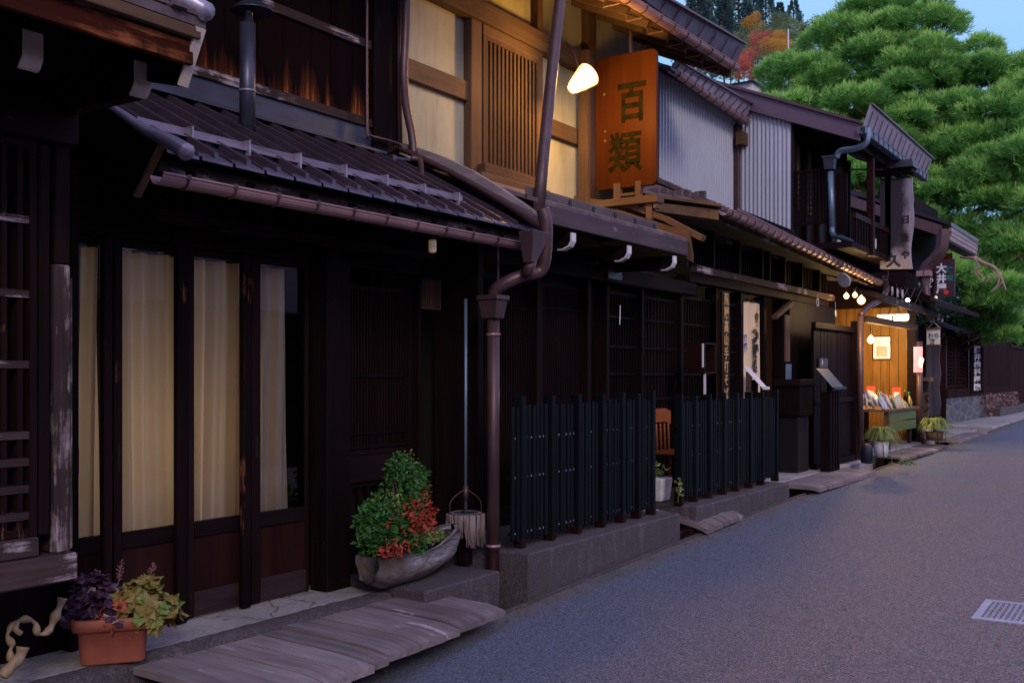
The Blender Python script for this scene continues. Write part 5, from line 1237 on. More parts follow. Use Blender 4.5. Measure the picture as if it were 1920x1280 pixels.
# signs at the shops
t = thing('shop_sign', 'dark brown vertical shop sign with large white brush characters, a red seal and teal lettering', 'sign', tuple(atX(1772, 520, 20.6)))
XO = 20.6; panel(t, 'board', plain('dark_maroon_board', (.045, .02, .03), .5), XO, 1753, 488, 1791, 556, .05)
for ch_c, py, sz in (('大', 503, .185), ('井', 522, .175), ('屋', 541, .19)): text_mesh('white_characters', ch_c, sz, atX(1765, py, XO - .056), (0, -1, 0), (0, 0, 1), 'whiteink', t, .004, bold=.007)
text_mesh('teal_characters', '味噌', .12, atX(1781, 513, XO - .056), (0, -1, 0), (0, 0, 1), 'teal', t, .004, vertical=True, bold=.005, pitch=1.25)
mb = MB(); mb.lathe([(.045, 0), (.045, .004)], 0, 0, 0, 14); q = atX(1774, 548, XO - .056); mb.v = [(q.x - v_[2], q.y + v_[0], q.z + v_[1]) for v_ in mb.v]; mb.build('red_seal', 'red', t)
MB().box(XO - .05, XO, atX(1780, 480, XO).y - .06, atX(1765, 480, XO).y, atX(1765, 487, XO).z, atX(1765, 476, XO).z).build('mounting_block', 'amber', t)
t = thing('shop_sign', 'brown triangular edged sign with small white script beside the larger dark shop sign', 'sign', tuple(atX(1745, 520, 20.2)))
p1, p2, p3, p4 = atX(1739, 505, 20.2), atX(1755, 513, 20.2), atX(1749, 560, 20.2), atX(1740, 556, 20.2)
MB().prism([p1, p2, p3, p4], (.03, 0, 0)).build('board', 'redwood', t); text_mesh('white_script', 'りん', .09, atX(1745, 530, 20.19), (0, -1, -.3), (0, -.3, 1), 'whiteink', t, .003, vertical=True, bold=.003)
t = thing('paper_lantern_sign', 'square cream sign with black brush script hung above the tall grey board', 'sign', tuple(atX(1751, 632, 20.3)))
panel(t, 'sign_face', 'paper', 20.3, 1738, 616, 1763, 647, .03); panel(t, 'top_bar', 'tan_x', 20.29, 1736, 614, 1765, 617, .05); panel(t, 'bottom_bar', 'tan_x', 20.29, 1736, 646, 1765, 649, .05)
text_mesh('black_script', 'わらび', .10, atX(1756, 629, 20.265), (0, -1, 0), (0, 0, 1), 'black', t, .002, vertical=False, bold=.002); text_mesh('black_script', '餅', .11, atX(1748, 640, 20.265), (0, -1, 0), (0, 0, 1), 'black', t, .002, bold=.002)
mb = MB(); a = atX(1751, 604, 20.28); mb.tube([atX(1738, 616, 20.28), a, atX(1764, 616, 20.28)], .008, 5); mb.tube([a, a + Vector((0, 0, .08))], .006, 5); mb.build('hanger', 'white', t)
t = thing('tall_board', 'tall grey weathered slab board with a wavy edge standing under the cream sign', 'board', tuple(atX(1750, 770, 20.6)))
lft = [atX(1736, y, 20.6) for y in range(650, 781, 13)]; rgt = [atX(1762 + 1.6 * math.sin(y * .11), y, 20.6) for y in range(650, 781, 13)]
MB().prism(lft + rgt[::-1], (.06, 0, 0)).build('slab', 'driftwood', t)
t = thing('pink_poster', 'pink poster with a white slip taped on the brown post of the lit shop', 'poster', tuple(atX(1721, 675, 19.2)))
panel(t, 'poster_sheet', 'pink', 19.2, 1713, 650, 1730, 698, .006); mb = MB(); mb.prism([atX(1724, 668, 19.19), atX(1733, 672, 19.19), atX(1729, 690, 19.19), atX(1721, 686, 19.19)], (-.004, 0, 0)); mb.build('white_slip', 'paper', t)
t = thing('standing_sign', 'tan capped wooden standing sign with dark brush writing, behind the second spider plant', 'sign', tuple(atX(1735, 790, 19.9)))
panel(t, 'board', 'tan_z', 19.9, 1727, 712, 1741, 790, .05); panel(t, 'cap', 'tan_x', 19.88, 1722, 707, 1751, 714, .10)
text_mesh('brush_writing', '栗パン', .19, atX(1733, 747, 19.84), (0, -1, 0), (0, 0, 1), 'black', t, .003, vertical=True, bold=.004)

# produce stall: crates stacked with bags
ts = thing('stall_table', 'rough wooden stall table with green shelf boards holding the bagged produce', 'table', (17.8, 4.6, .33))
mb = MB()
for (x, y) in ((17.0, 4.15), (18.3, 4.15), (17.0, 4.95), (18.3, 4.95)): pass
for (x, y) in ((17.0, 4.12), (18.95, 4.22), (17.0, 4.95), (18.95, 4.95)): MB().box(x, x + .07, y, y + .07, .33, .93).build('leg', 'tan_z', ts)
MB().box(16.9, 19.1, 4.10, 5.05, .93, .97).build('table_top', 'tan_x', ts)
green = plain('green_shelf_paint', (.08, .12, .02), .6)
MB().box(17.08, 19.0, 4.14, 4.17, .60, .75).build('green_board', green, ts); MB().box(17.08, 19.0, 4.14, 4.17, .77, .92).build('green_board', green, ts)
rnd = random.Random(5)
bagm = [plain('cellophane_bag', (.50, .46, .36), .25, spec=.8), plain('pickle_bag', (.20, .24, .08), .3, spec=.7), plain('yellow_bag', (.55, .42, .14), .35), plain('dark_bag', (.10, .08, .10), .3, spec=.7), plain('silver_bag', (.45, .47, .55), .25, spec=.8)]
def bag(c, s_, mat, label):
    v = []; f = []; nx, nz = 4, 5
    mb = MB()
    for side in (-1, 1):
        rows = []
        for k in range(nz + 1):
            w = k / nz; rows.append([(c[0] + (i / nx - .5) * s_[0] * (1 - .25 * w), c[1] + side * s_[1] * .5 * math.sin(math.pi * min(.97, w + .08)) * math.sin(math.pi * (i + .3) / (nx + .6)) + w * .05, c[2] + w * s_[2] + rnd.uniform(-.006, .006)) for i in range(nx + 1)])
        mb.grid(rows)
    o = mb.build('produce_bag', mat, None, False, off=c); tag(o, label, 'bag', 'bags of produce heaped on the stall')
    o.rotation_euler = (rnd.uniform(-.5, .2), rnd.uniform(-.4, .4), rnd.uniform(-.5, .5)); return o
rowdef = [('front row', 4.20, .97), ('middle row', 4.42, 1.00), ('back row', 4.66, 1.06)]
for r_, (rn, y, z) in enumerate(rowdef):
    for i in range(12):
        x = 16.95 + i * .18 + rnd.uniform(-.02, .02); mi = rnd.choice([0, 0, 1, 2, 3, 4])
        bag((x, y + rnd.uniform(-.03, .03), z), (.13, .07, .20 + rnd.uniform(-.03, .03)), bagm[mi], 'one of the small bags of pickles and vegetables heaped on the lit stall table')
for px, py, lb in ((1633, 735, 'red and white price card standing at the left of the produce stall'), (1681, 737, 'red and white price card near the corner post end of the stall')):
    t = thing('price_card', lb, 'card', tuple(atX(px, py, 18.6))); panel(t, 'card', 'red', 18.6, px - 8, py - 11, px + 8, py + 12, .006); panel(t, 'printed_block', 'paper', 18.592, px - 5, py - 2, px + 5, py + 8, .002)
for px, py, c_, lb in ((1697, 746, 'red', 'red capped bottle on the right end of the stall'), (1704, 750, 'black', 'dark bottle at the rightmost end of the stall')):
    p_ = atX(px, py + 16, 18.7); t = thing('bottle', lb, 'bottle', tuple(p_)); MB().lathe([(.03, 0), (.034, .02), (.034, .16), (.014, .21), (.014, .26)], p_.x, p_.y, p_.z, 12).build('bottle_body', 'redwood' if c_ == 'red' else 'black', t, True); MB().lathe([(.016, .261), (.016, .29)], p_.x, p_.y, p_.z, 10).build('cap', plain('green_cap', (.02, .3, .08), .5), t)
t = thing('price_sheet', 'tilted white price sheet leaning at the front edge of the stall', 'price sheet', tuple(atX(1686, 765, 18.2)))
MB().prism([atX(1676, 757, 18.2), atX(1689, 759, 18.2), atX(1697, 772, 18.2), atX(1690, 772, 18.2)], (.01, 0, 0)).build('sheet', 'paper', t)
t = thing('leaning_pole', 'thin red-brown pole leaning beside the brown downpipe at the stall', 'pole', tuple(atX(1607, 770, 16.3))); MB().tube([atX(1600, 772, 16.4), atX(1614, 830, 16.2)], .02, 8).build('pole', 'redwood', t)
t = thing('bucket', 'dark blue-black rounded bucket at the foot of the brown downpipe', 'bucket', tuple(atZ(1623, 868, .28)))
p_ = atZ(1622, 869, .28); MB().lathe([(.07, 0), (.085, .02), (.09, .16), (.065, .24), (.03, .27)], p_.x + .1, p_.y, .28, 14).build('bucket_body', M['flash'], t, True)

# spider plants in pots on wire stands
def spider_plant(label, px, py, pot_h, pot_r, leafn, spread, seed, potmat):
    rnd = random.Random(seed); base = atZ(px, py, .36); base.z = .36
    t = thing('potted_plant', label, 'plant', tuple(base), group='spider plants in pots outside the shops')
    mb = MB(); mb.lathe([(pot_r * .85, .06), (pot_r, .08 + pot_h), (pot_r * .93, .08 + pot_h), (pot_r * .9, .05 + pot_h)], base.x, base.y, base.z, 20); mb.build('pot', potmat, t, True)
    mb = MB()
    for k in range(4):
        a = k * math.pi / 2 + .5; dx, dy = math.cos(a) * pot_r * 1.15, math.sin(a) * pot_r * 1.15; mb.tube([(base.x + dx * 1.1, base.y + dy * 1.1, base.z), (base.x + dx, base.y + dy, base.z + .10 + pot_h * .7)], .005, 5)
    mb.tube([(base.x + math.cos(k * .5236) * pot_r * 1.15, base.y + math.sin(k * .5236) * pot_r * 1.15, base.z + .055) for k in range(13)], .005, 5, False); mb.build('wire_stand', 'shadow', t)
    mb = MB(); top = base + Vector((0, 0, .08 + pot_h))
    for i in range(leafn):
        a = rnd.uniform(0, 6.28); L = spread * rnd.uniform(.5, 1.1); up = rnd.uniform(.45, 1.15) * spread; L *= .85; d_ = Vector((math.cos(a), math.sin(a), 0)); s_ = Vector((-d_.y, d_.x, 0)); w = .010 * rnd.uniform(.8, 1.6)
        prev = None; n0 = len(mb.v); K = 6
        for k in range(K + 1):
            u = k / K; p = top + d_ * (L * u) + Vector((0, 0, up * (2.3 * u - 2.15 * u * u) - .01)); ww = w * (1 - u * .85); mb.v += [tuple(p - s_ * ww), tuple(p + s_ * ww)]
        for k in range(K): a0 = n0 + 2 * k; mb.f.append((a0, a0 + 1, a0 + 3, a0 + 2))
    mb.build('leaves', 'leaf_lime', t)
    mb = MB()
    for i in range(7):
        a = rnd.uniform(-2.8, -.2); L = spread * rnd.uniform(1.0, 1.5); d_ = Vector((math.cos(a), math.sin(a), 0)); pts = [top + d_ * (L * u) + Vector((0, 0, spread * (.7 * u - 1.6 * u * u))) for u in (0, .25, .5, .75, 1)]
        mb.tube(pts, .003, 4)
        for q in range(10): b_ = rnd.uniform(0, 6.28); mb.bar(pts[-1], pts[-1] + Vector((math.cos(b_) * .06, math.sin(b_) * .06, rnd.uniform(-.05, .03))), .010, .002)
    mb.build('runners', 'leaf_lime', t)
    return t
spider_plant('spider plant in a tall white cylinder pot on a wire stand, nearest the brown downpipe', 1652, 864, .19, .10, 300, .30, 3, 'white')
spider_plant('spider plant in a low wooden tub on a wire stand, beside the pink poster post', 1752, 831, .12, .15, 320, .36, 4, 'tan_x')

# ================================================================== gatehouse with the dentist's board
gh = thing('gatehouse', 'low dark wooden gatehouse with small slate roof, wooden lattice shutters and a rubble stone foot', 'gatehouse', (28, 5, .3))
YG = 5.0
MB().box(25.5, 36, YG, 9, .3, 2.75).build('wall', 'farwood', gh)
MB().box(25.45, 36.2, YG - .14, YG + .02, .25, 1.0).build('stone_base', 'rubble', gh, bevel=.02)
MB().box(25.42, 36.2, YG - .16, YG + .02, 1.0, 1.2).build('sill_beam', 'farwood', gh)
MB().box(25.40, 25.52, YG - .12, YG + .3, .3, 2.7).build('corner_post', 'redwood', gh)
for a, b_ in ((25.6, 26.9), (27.0, 28.2)): lattice(gh, a, b_, 1.22, 2.45, YG - .05, 2, [1.35 + .09 * k for k in range(12)], .05, .02, 'farwood', name='louvre_shutter', depth=.03, frame=.06)
MB().box(28.3, 28.42, YG - .1, YG, 1.2, 2.6).build('post', 'redwood', gh)
mb = MB(); e0 = atY(1768, 626, 4.55); e1 = atY(1862, 627, 4.55)
mb.hexa([(24.9, 4.5, 2.47), (29.5, 4.5, 2.55), (29.8, 5.6, 3.0), (25.2, 5.6, 2.95)], [(24.9, 4.48, 2.52), (29.5, 4.48, 2.60), (29.8, 5.6, 3.06), (25.2, 5.6, 3.01)])
gr = mb.build('roof', 'flash', gh); mb = MB(); mb.bar((25.1, 5.6, 3.03), (29.8, 5.6, 3.08), .16, .08); mb.bar((24.88, 4.46, 2.50), (29.5, 4.46, 2.58), .04, .07); mb.build('ridge_trim', 'wx', gr)
sg = thing('dentist_signboard', 'tall dark vertical board lettered in white with the dental clinic name, fixed on the gatehouse', 'signboard', tuple(atY(1832, 720, YG - .2)))
c0_ = atY(1832, 690, YG - .30); zt0 = atY(1832, 640, YG - .30).z; zb0_ = atY(1832, 738, YG - .30).z
rt_ = Vector((.62, -.78, 0)).normalized(); nv = Vector((-rt_.y, rt_.x, 0)); hw_ = .17
cc = [c0_ + rt_ * s_ * hw_ + nv * d2 for s_, d2 in ((-1, 0), (1, 0), (1, .04), (-1, .04))]
MB().hexa([(v_.x, v_.y, zb0_) for v_ in cc], [(v_.x, v_.y, zt0) for v_ in cc]).build('board', 'farwood', sg)
top_ = atY(1832, 648, YG - .30).z; bot_ = atY(1832, 732, YG - .30).z; pit = (top_ - bot_) / 6
text_mesh('white_characters', '藤井歯科医院', pit * .98, c0_ * 1 - nv * .012 + Vector((0, 0, (top_ + bot_) / 2 - c0_.z)), rt_, (0, 0, 1), 'whiteink', sg, .004, vertical=True, pitch=1 / .98, bold=.006)
MB().bar((c0_.x, c0_.y + .04, zt0 - .1), (c0_.x, YG, zt0 - .1), .04, .04).build('fixing_bracket', 'wy', sg)
fn = thing('wooden_fence', 'tall dark board fence running on past the gatehouse to the right', 'fence', (36, 5, .4)); 
mb = MB(); x = 36.0
while x < 50: mb.box(x, x + .28, YG + .01, YG + .05, .4, 2.4); x += .3
mb.build('boards', 'farwood', fn); MB().box(36, 50, YG - .03, YG + .08, 2.4, 2.5).build('cap_rail', 'wx', fn)
stone('stone_kerb', 'dark kerb stone corner where the lane passes the rubble wall', 31.0, 42, 4.55, 4.86, .2, .62, cat='kerb')
stone('pavement', 'grey paving in front of the gatehouse', 24.6, 45, 3.76, 4.84, -.3, .40, 'concrete', 'pavement', 8, 'structure')
t = thing('dry_hedge', 'brown withered climber spilling over the rubble wall', 'plant', (30.5, 4.8, .5)); rnd = random.Random(9); mb = MB()
for i in range(900):
    p = Vector((rnd.uniform(29.8, 35.5), 4.80 + rnd.uniform(-.12, .04), rnd.uniform(.45, 1.02))); d_ = Vector((rnd.uniform(-1, 1), rnd.uniform(-1, 1), rnd.uniform(-1, 1))).normalized() * .07; s_ = d_.cross(Vector((0, 1, .3))).normalized() * .03; mb.add([p - d_, p + s_, p + d_, p - s_], [(0, 1, 2, 3)])
mb.build('dry_leaves', leafm('dry_brown_leaf', (.14, .08, .07), (.28, .17, .15), scale=8), t)
rb = thing('distant_house', 'low slate-roofed house glimpsed beyond the pine at the right edge', 'house', (44, 4.8, .5))
MB().box(50.2, 62, 4.6, 9, .5, 3.9).build('wall', 'wz', rb); MB().hexa([(49.6, 3.9, 4.6), (63, 3.9, 4.6), (63, 9, 6.0), (49.6, 9, 6.0)], [(49.6, 3.9, 4.8), (63, 3.9, 4.8), (63, 9, 6.2), (49.6, 9, 6.2)]).build('roof', 'flash', rb)
MB().box(50.10, 50.18, 4.65, 5.6, 1.0, 3.0).build('lit_window', 'dim_lamp', rb)
db = thing('distant_house', 'far white and slate roofed house showing through the pine branches', 'house', (40, 10, 0))
MB().box(36, 46, 9.6, 16, 0, 8.4).build('wall', 'white', db); MB().hexa([(35.4, 9, 8.4), (46.6, 9, 8.4), (46.6, 16.6, 8.4), (35.4, 16.6, 8.4)], [(35.4, 12.6, 10.0), (46.6, 12.6, 10.0), (46.6, 13, 10.0), (35.4, 13, 10.0)]).build('roof', 'flash', db)
# ================================================================== picket fences
def picket_fence(label, x0, x1, y, zb, zt, posts, seed):
    rnd = random.Random(seed)
    t = thing('picket_fence', label, 'fence', ((x0 + x1) / 2, y, zb), group=None)
    for zr_ in (zb + .10, zt - .50, zt - .23):
        MB().box(x0 + .02, x1 - .02, y + .012, y + .03, zr_ - .012, zr_ + .012).build('rail', 'fence', t)
    for px_ in posts:
        w = rnd.uniform(.042, .052); MB().box(px_ - w / 2, px_ + w / 2, y - .03, y + .045, zb - .0, zt + rnd.uniform(.045, .075)).build('post', 'fence', t, bevel=.004)
        MB().box(px_ - w / 2 - .002, px_ + w / 2 + .002, y - .032, y + .047, zb - .001, zb + .055).build('post_foot', 'redwood', t, bevel=.003)
    x = x0 + .02
    mb = MB(); nails = MB()
    while x < x1 - .02:
        if min(abs(x + .015 - p) for p in posts) > .05:
            w = rnd.uniform(.027, .036); h = zt + rnd.uniform(-.012, .008); o_ = rnd.uniform(-.005, .005); y_ = y - .012 + rnd.uniform(-.005, .004); z_ = zb + .05 + rnd.uniform(-.012, .012); mb.hexa([(x, y_, z_), (x + w, y_, z_), (x + w, y + .010, z_), (x, y + .010, z_)], [(x + o_, y_, h), (x + w + o_, y_, h), (x + w + o_, y + .010, h), (x + o_, y + .010, h)])
            for zr_ in (zb + .10, zt - .50, zt - .23):
                nails.box(x + w + .002, x + w + .014, y - .004, y + .018, zr_ - .006, zr_ + .006)
        x += rnd.uniform(.050, .058)
    mb.build('pickets', 'fence', t, bevel=.003); nails.build('bamboo_tips', 'nail', t)
    MB().box(x0, x1, y + .035, y + .040, zb + .07, zt - .03).build('backing_sheet', 'shadow', t) if False else None
    return t
picket_fence('tall blue-black picket fence on the nearer plinth, right of the brown downpipe', 5.88, 8.14, 3.93, .315, 1.30, [6.02, 6.42, 6.80, 7.18, 7.52, 7.80, 8.08], 11)
picket_fence('blue-black picket fence on the farther plinth, between the chair and the pale flagstones', 8.60, 11.25, 3.93, .335, 1.27, [8.66, 8.98, 9.32, 9.68, 10.02, 10.40, 10.75, 11.2], 12)

# wooden chair behind the gap
cx_, cy_ = 9.30, 4.25
t = thing('wooden_chair', 'orange-brown wooden chair with curved top rail and turned spindles between the picket fences', 'chair', (cx_, cy_, .33))
def turned(mb, p, q, r):
    p = Vector(p); q = Vector(q); n = 14; mb.tube([p + (q - p) * (i / n) for i in range(n + 1)], [r * (1 + .45 * abs(math.sin(i * 1.3)) * (1 if 2 < i < 12 else .3)) for i in range(n + 1)], 8)
chw = plain('orange_varnished_wood', (.30, .085, .022), .35, var=.2)
mb = MB(); zt_ = atY(1240, 768, cy_).z
mb.prism([(cx_ - .23, cy_ + .17, zt_ - .16), (cx_ - .23, cy_ + .17, zt_ - .03), (cx_ - .1, cy_ + .17, zt_), (cx_ + .1, cy_ + .17, zt_), (cx_ + .23, cy_ + .17, zt_ - .03), (cx_ + .23, cy_ + .17, zt_ - .16), (cx_ + .1, cy_ + .17, zt_ - .135), (cx_ - .1, cy_ + .17, zt_ - .135)], (0, .025, 0)); mb.build('top_rail', chw, t, bevel=.004)
MB().box(cx_ - .22, cx_ + .22, cy_ - .2, cy_ + .2, .74, .775).build('seat', chw, t, bevel=.012)
for i in range(5): mb = MB(); x = cx_ - .18 + i * .09; turned(mb, (x, cy_ + .17, .775), (x, cy_ + .18, zt_ - .15), .010); mb.build('spindle', chw, t, True)
for sx in (-1, 1):
    for sy in (-1, 1): mb = MB(); turned(mb, (cx_ + sx * .18, cy_ + sy * .16, .745), (cx_ + sx * .21, cy_ + sy * .19, .332), .017); mb.build('leg', chw, t, True)
for sy in (-1, 1): MB().tube([(cx_ - .2, cy_ + sy * .17, .5), (cx_ + .2, cy_ + sy * .17, .5)], .010, 8).build('stretcher', chw, t, True)
t = thing('white_planter', 'square white planter standing in the gap between the picket fences', 'planter', (8.84, 4.25, .335))
p_ = atZ(1236, 944, .285)
mb = MB(); mb.hexa([(8.73, 4.15, .336), (8.93, 4.15, .336), (8.93, 4.35, .336), (8.73, 4.35, .336)], [(8.71, 4.13, .55), (8.95, 4.13, .55), (8.95, 4.37, .55), (8.71, 4.37, .55)]); mb.build('pot', 'white', t, bevel=.01)
def leaf_cluster(name, mat, parent, pts, size, rnd, aspect=.55, fold=.25, up=.2):
    mb = MB()
    for p in pts:
        p = Vector(p); d_ = Vector((rnd.gauss(0, 1), rnd.gauss(0, 1), rnd.gauss(up, .7))).normalized(); s_ = d_.cross(Vector((rnd.gauss(0, 1), rnd.gauss(0, 1), rnd.gauss(0, 1)))).normalized(); nn_ = d_.cross(s_); L = size * rnd.uniform(.6, 1.3); w = L * aspect
        mb.add([p, p + d_ * L * .45 + s_ * w * .5 - nn_ * w * fold, p + d_ * L, p + d_ * L * .45 - s_ * w * .5 - nn_ * w * fold, p + d_ * L * .5], [(0, 1, 4), (1, 2, 4), (2, 3, 4), (3, 0, 4)])
    return mb.build(name, mat, parent)
rnd = random.Random(21)
leaf_cluster('foliage', 'leaf_lime', t, [(8.83 + rnd.gauss(0, .06), 4.25 + rnd.gauss(0, .05), .57 + abs(rnd.gauss(0, .06))) for _ in range(60)], .05, rnd)
t = thing('weed', 'small leafy green weed growing at the foot of the farther fence', 'plant', (8.78, 3.85, .33))
leaf_cluster('leaves', 'leaf_lime', t, [tuple(atY(1273 + rnd.gauss(0, 3), 930 - abs(rnd.gauss(0, 14)), 3.86)) for _ in range(26)], .035, rnd, .8)
mb = MB(); mb.tube([atY(1271, 942, 3.87), atY(1272, 925, 3.86), atY(1274, 905, 3.86)], .002, 4); mb.build('stem', 'leaf_lime', t)

# ================================================================== terracotta trough with heucheras
bx, by, bz = 3.02, 4.262, .172
rz = math.atan2(atZ(270, 1240, .17).y - atZ(150, 1250, .17).y, atZ(270, 1240, .17).x - atZ(150, 1250, .17).x)
t = thing('flower_trough', 'rectangular terracotta trough of purple, olive and rust leafed plants on the doorstep', 'planter', (bx, by, bz), rz, local=True)
def rrect(hw, hd_, z, r, n=5):
    o_ = []
    for sx, sy, a0 in ((1, 1, 0), (-1, 1, 90), (-1, -1, 180), (1, -1, 270)):
        for k in range(n + 1): a = R(a0 + 90 * k / n); o_.append((sx * (hw - r) + r * math.cos(a), sy * (hd_ - r) + r * math.sin(a), z))
    return o_
prof = [(.118, .085, 0, .03), (.122, .09, .008, .03), (.132, .10, .135, .035), (.138, .106, .137, .035), (.150, .118, .14, .037), (.155, .122, .185, .038), (.150, .117, .19, .036), (.142, .11, .186, .034), (.138, .106, .15, .032)]
t.scale = (1.16, 1.16, 1.14)
mb = MB(); n0 = 24
for a in prof: mb.v += rrect(*a[:3], a[3])
for i in range(len(prof) - 1):
    for k in range(n0): a = i * n0 + k; b_ = i * n0 + (k + 1) % n0; mb.f.append((a, b_, b_ + n0, a + n0))
mb.f.append(tuple(range(n0))[::-1]); mb.build('pot', 'terracotta', t, True)
mb = MB(); mb.v = rrect(.137, .105, .155, .03); mb.f = [tuple(range(n0))]; mb.build('soil', 'soil', t)
def lobed(mb, p, nrm, size, rnd, lobes=5):
    nrm = Vector(nrm).normalized(); a_ = nrm.cross(Vector((rnd.gauss(0, 1), rnd.gauss(0, 1), rnd.gauss(0, 1)))).normalized(); b_ = nrm.cross(a_); n = lobes * 4; vs = [Vector(p) - nrm * size * .08]
    for k in range(n):
        th = 2 * math.pi * k / n; rr = size * (1 + .20 * math.cos(th * lobes) + .06 * math.cos(th * lobes * 2 + 1)) * (.55 if k == 0 else 1); vs.append(Vector(p) + (a_ * math.cos(th) + b_ * math.sin(th)) * rr + nrm * size * (.18 * math.cos(th * lobes) - .15))
    mb.add(vs, [(0, 1 + k, 1 + (k + 1) % n) for k in range(n)])
def heuchera(name, mat, parent, cx, cy, cz, rx, ry, rz_, n, size, seed, droop=0):
    rnd = random.Random(seed); mb = MB(); st = MB()
    for i in range(n):
        a = rnd.uniform(0, 6.28); e = rnd.uniform(-.25 - droop, 1.45); d_ = Vector((math.cos(a) * math.cos(e), math.sin(a) * math.cos(e), math.sin(e))); q = Vector((cx + d_.x * rx * rnd.uniform(.7, 1.05), cy + d_.y * ry * rnd.uniform(.7, 1.05), cz + d_.z * rz_ * rnd.uniform(.7, 1.05)))
        nrm = (d_ + Vector((rnd.gauss(0, .35), rnd.gauss(0, .35), .5 + rnd.gauss(0, .3)))).normalized(); lobed(mb, q, nrm, size * rnd.uniform(.7, 1.35), rnd)
        if i % 3 == 0: st.tube([(cx, cy, cz - .02), q - nrm * .01], .0015, 4, False)
    o = mb.build(name, mat, parent); st.build('stems', 'leaf_rust', o)
    return o
heuchera('purple_foliage', 'leaf_purple', t, -.075, .0, .20, .12, .12, .15, 95, .032, 31)
heuchera('dark_core_foliage', 'leaf_purple', t, .02, .0, .19, .13, .12, .10, 60, .03, 32)
heuchera('olive_foliage', 'leaf_olive', t, .115, -.02, .20, .145, .13, .13, 85, .031, 33, .35)
heuchera('rust_foliage', 'leaf_rust', t, .06, -.03, .185, .19, .13, .09, 30, .028, 34, .5)
heuchera('lime_foliage', 'leaf_lime', t, .14, -.05, .20, .13, .10, .10, 16, .028, 35, .2)
mb = MB(); rnd = random.Random(36)
for (x0_, y0_, x1_, h_) in ((.0, .02, .03, .40), (.08, .0, .16, .38), (-.07, .02, -.06, .36)):
    pts = [Vector((x0_ + (x1_ - x0_) * u, y0_, .19 + (h_ - .19) * u)) for u in (0, .3, .6, 1)]; mb.tube(pts, .0013, 4)
    for k in range(34): u = rnd.uniform(.55, 1); p = pts[0].lerp(pts[-1], u); q = p + Vector((rnd.uniform(-.014, .014), rnd.uniform(-.014, .014), rnd.uniform(.0, .016))); mb.bar(p, q, .001, .001); mb.lathe([(.0018, -.002), (.0028, 0), (.0018, .002)], q.x, q.y, q.z, 5)
mb.build('flower_stalks', plain('dry_pink_stalk', (.25, .12, .12), .7), t)

# ================================================================== log trough with nandina
lx, ly, lz = 5.16, 4.19, .2
t = thing('log_trough', 'old hollowed log trough with silvery wavy grain, planted with green and red nandina', 'planter', (lx, ly, lz), 0, local=True)
mb = MB(); NL, NC = 36, 22; Lh = .44
outer = []; inner = []
for i in range(NL + 1):
    u = i / NL; x = -Lh + 2 * Lh * u
    end = min(1, math.sqrt(max(0, 1 - abs(2 * u - 1) ** 4.5))) if u > .5 else min(1, (1 - abs(2 * u - 1) ** 7) ** .5 + .0) if u > 0 else 0
    wy = .15 * (max(end, .55 if u < .5 else .18)) * (1 + .05 * math.sin(u * 9)) * (1 - .25 * u)
    zt = .195 + .02 * math.sin(u * 7 + 1) + .09 * u ** 2.2; zb0 = 0.0 + .14 * max(0, u - .5) ** 1.3 * 2.2 + .05 * max(0, .12 - u) * 8
    ro = []; ri = []
    for k in range(NC + 1):
        th = math.pi * k / NC; wob = 1 + .035 * math.sin(k * 2.1 + u * 13) + .03 * math.sin(u * 31 + k)
        y = -math.cos(th) * wy * wob; z = zt - (zt - zb0) * (math.sin(th) ** .62); ro.append((x + (.012 * math.sin(k * 1.1)), y, z))
        ri.append((x * .93, y * .80, max(zt - (zt - zb0) * .45 * (math.sin(th) ** .7), zb0 + .03) - .004))
    outer.append(ro); inner.append(ri)
mb.grid(outer); mb.grid([r[::-1] for r in inner])
n1 = (NL + 1) * (NC + 1)
for i in range(NL):
    for kk in (0, NC):
        a = i * (NC + 1) + kk; b_ = (i + 1) * (NC + 1) + kk; ia = n1 + i * (NC + 1) + (NC - kk); ib = n1 + (i + 1) * (NC + 1) + (NC - kk); mb.f.append((a, b_, ib, ia) if kk == NC else (b_, a, ia, ib))
mb.f.append(tuple(range(NC + 1))); mb.f.append(tuple(NL * (NC + 1) + k for k in range(NC + 1))[::-1])
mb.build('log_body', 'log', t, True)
mb = MB(); mb.grid([[(-Lh * .9 + 2 * Lh * .88 * i / 20, y, .19 + .09 * (i / 20) ** 2 + .015 * math.sin(i * 2 + j)) for i in range(21)] for j, y in enumerate((-.10, -.05, 0, .05, .10))]); mb.build('soil', 'soil', t, True)
rnd = random.Random(41)
def blob_pts(c, r, n):
    o_ = []
    for _ in range(n):
        d_ = Vector((rnd.gauss(0, 1), rnd.gauss(0, 1), rnd.gauss(0, 1))).normalized(); q = rnd.uniform(.55, 1.0); o_.append((c[0] + d_.x * r[0] * q, c[1] + d_.y * r[1] * q, c[2] + d_.z * r[2] * q))
    return o_
gp = blob_pts((-.33, .0, .42), (.15, .14, .17), 640) + blob_pts((-.08, .03, .60), (.14, .12, .18), 560) + blob_pts((-.12, .0, .38), (.19, .12, .17), 560) + blob_pts((-.08, .03, .73), (.11, .08, .09), 240) + blob_pts((-.46, .0, .44), (.06, .08, .07), 90) + blob_pts((.10, .02, .68), (.05, .05, .05), 70) + blob_pts((-.42, .0, .33), (.10, .1, .12), 200) + blob_pts((.0, .0, .55), (.13, .1, .13), 260) + blob_pts((-.10, -.12, .25), (.07, .04, .07), 140)
leaf_cluster('green_foliage', 'leaf_green', t, gp, .040, rnd, .5, .2, -.1)
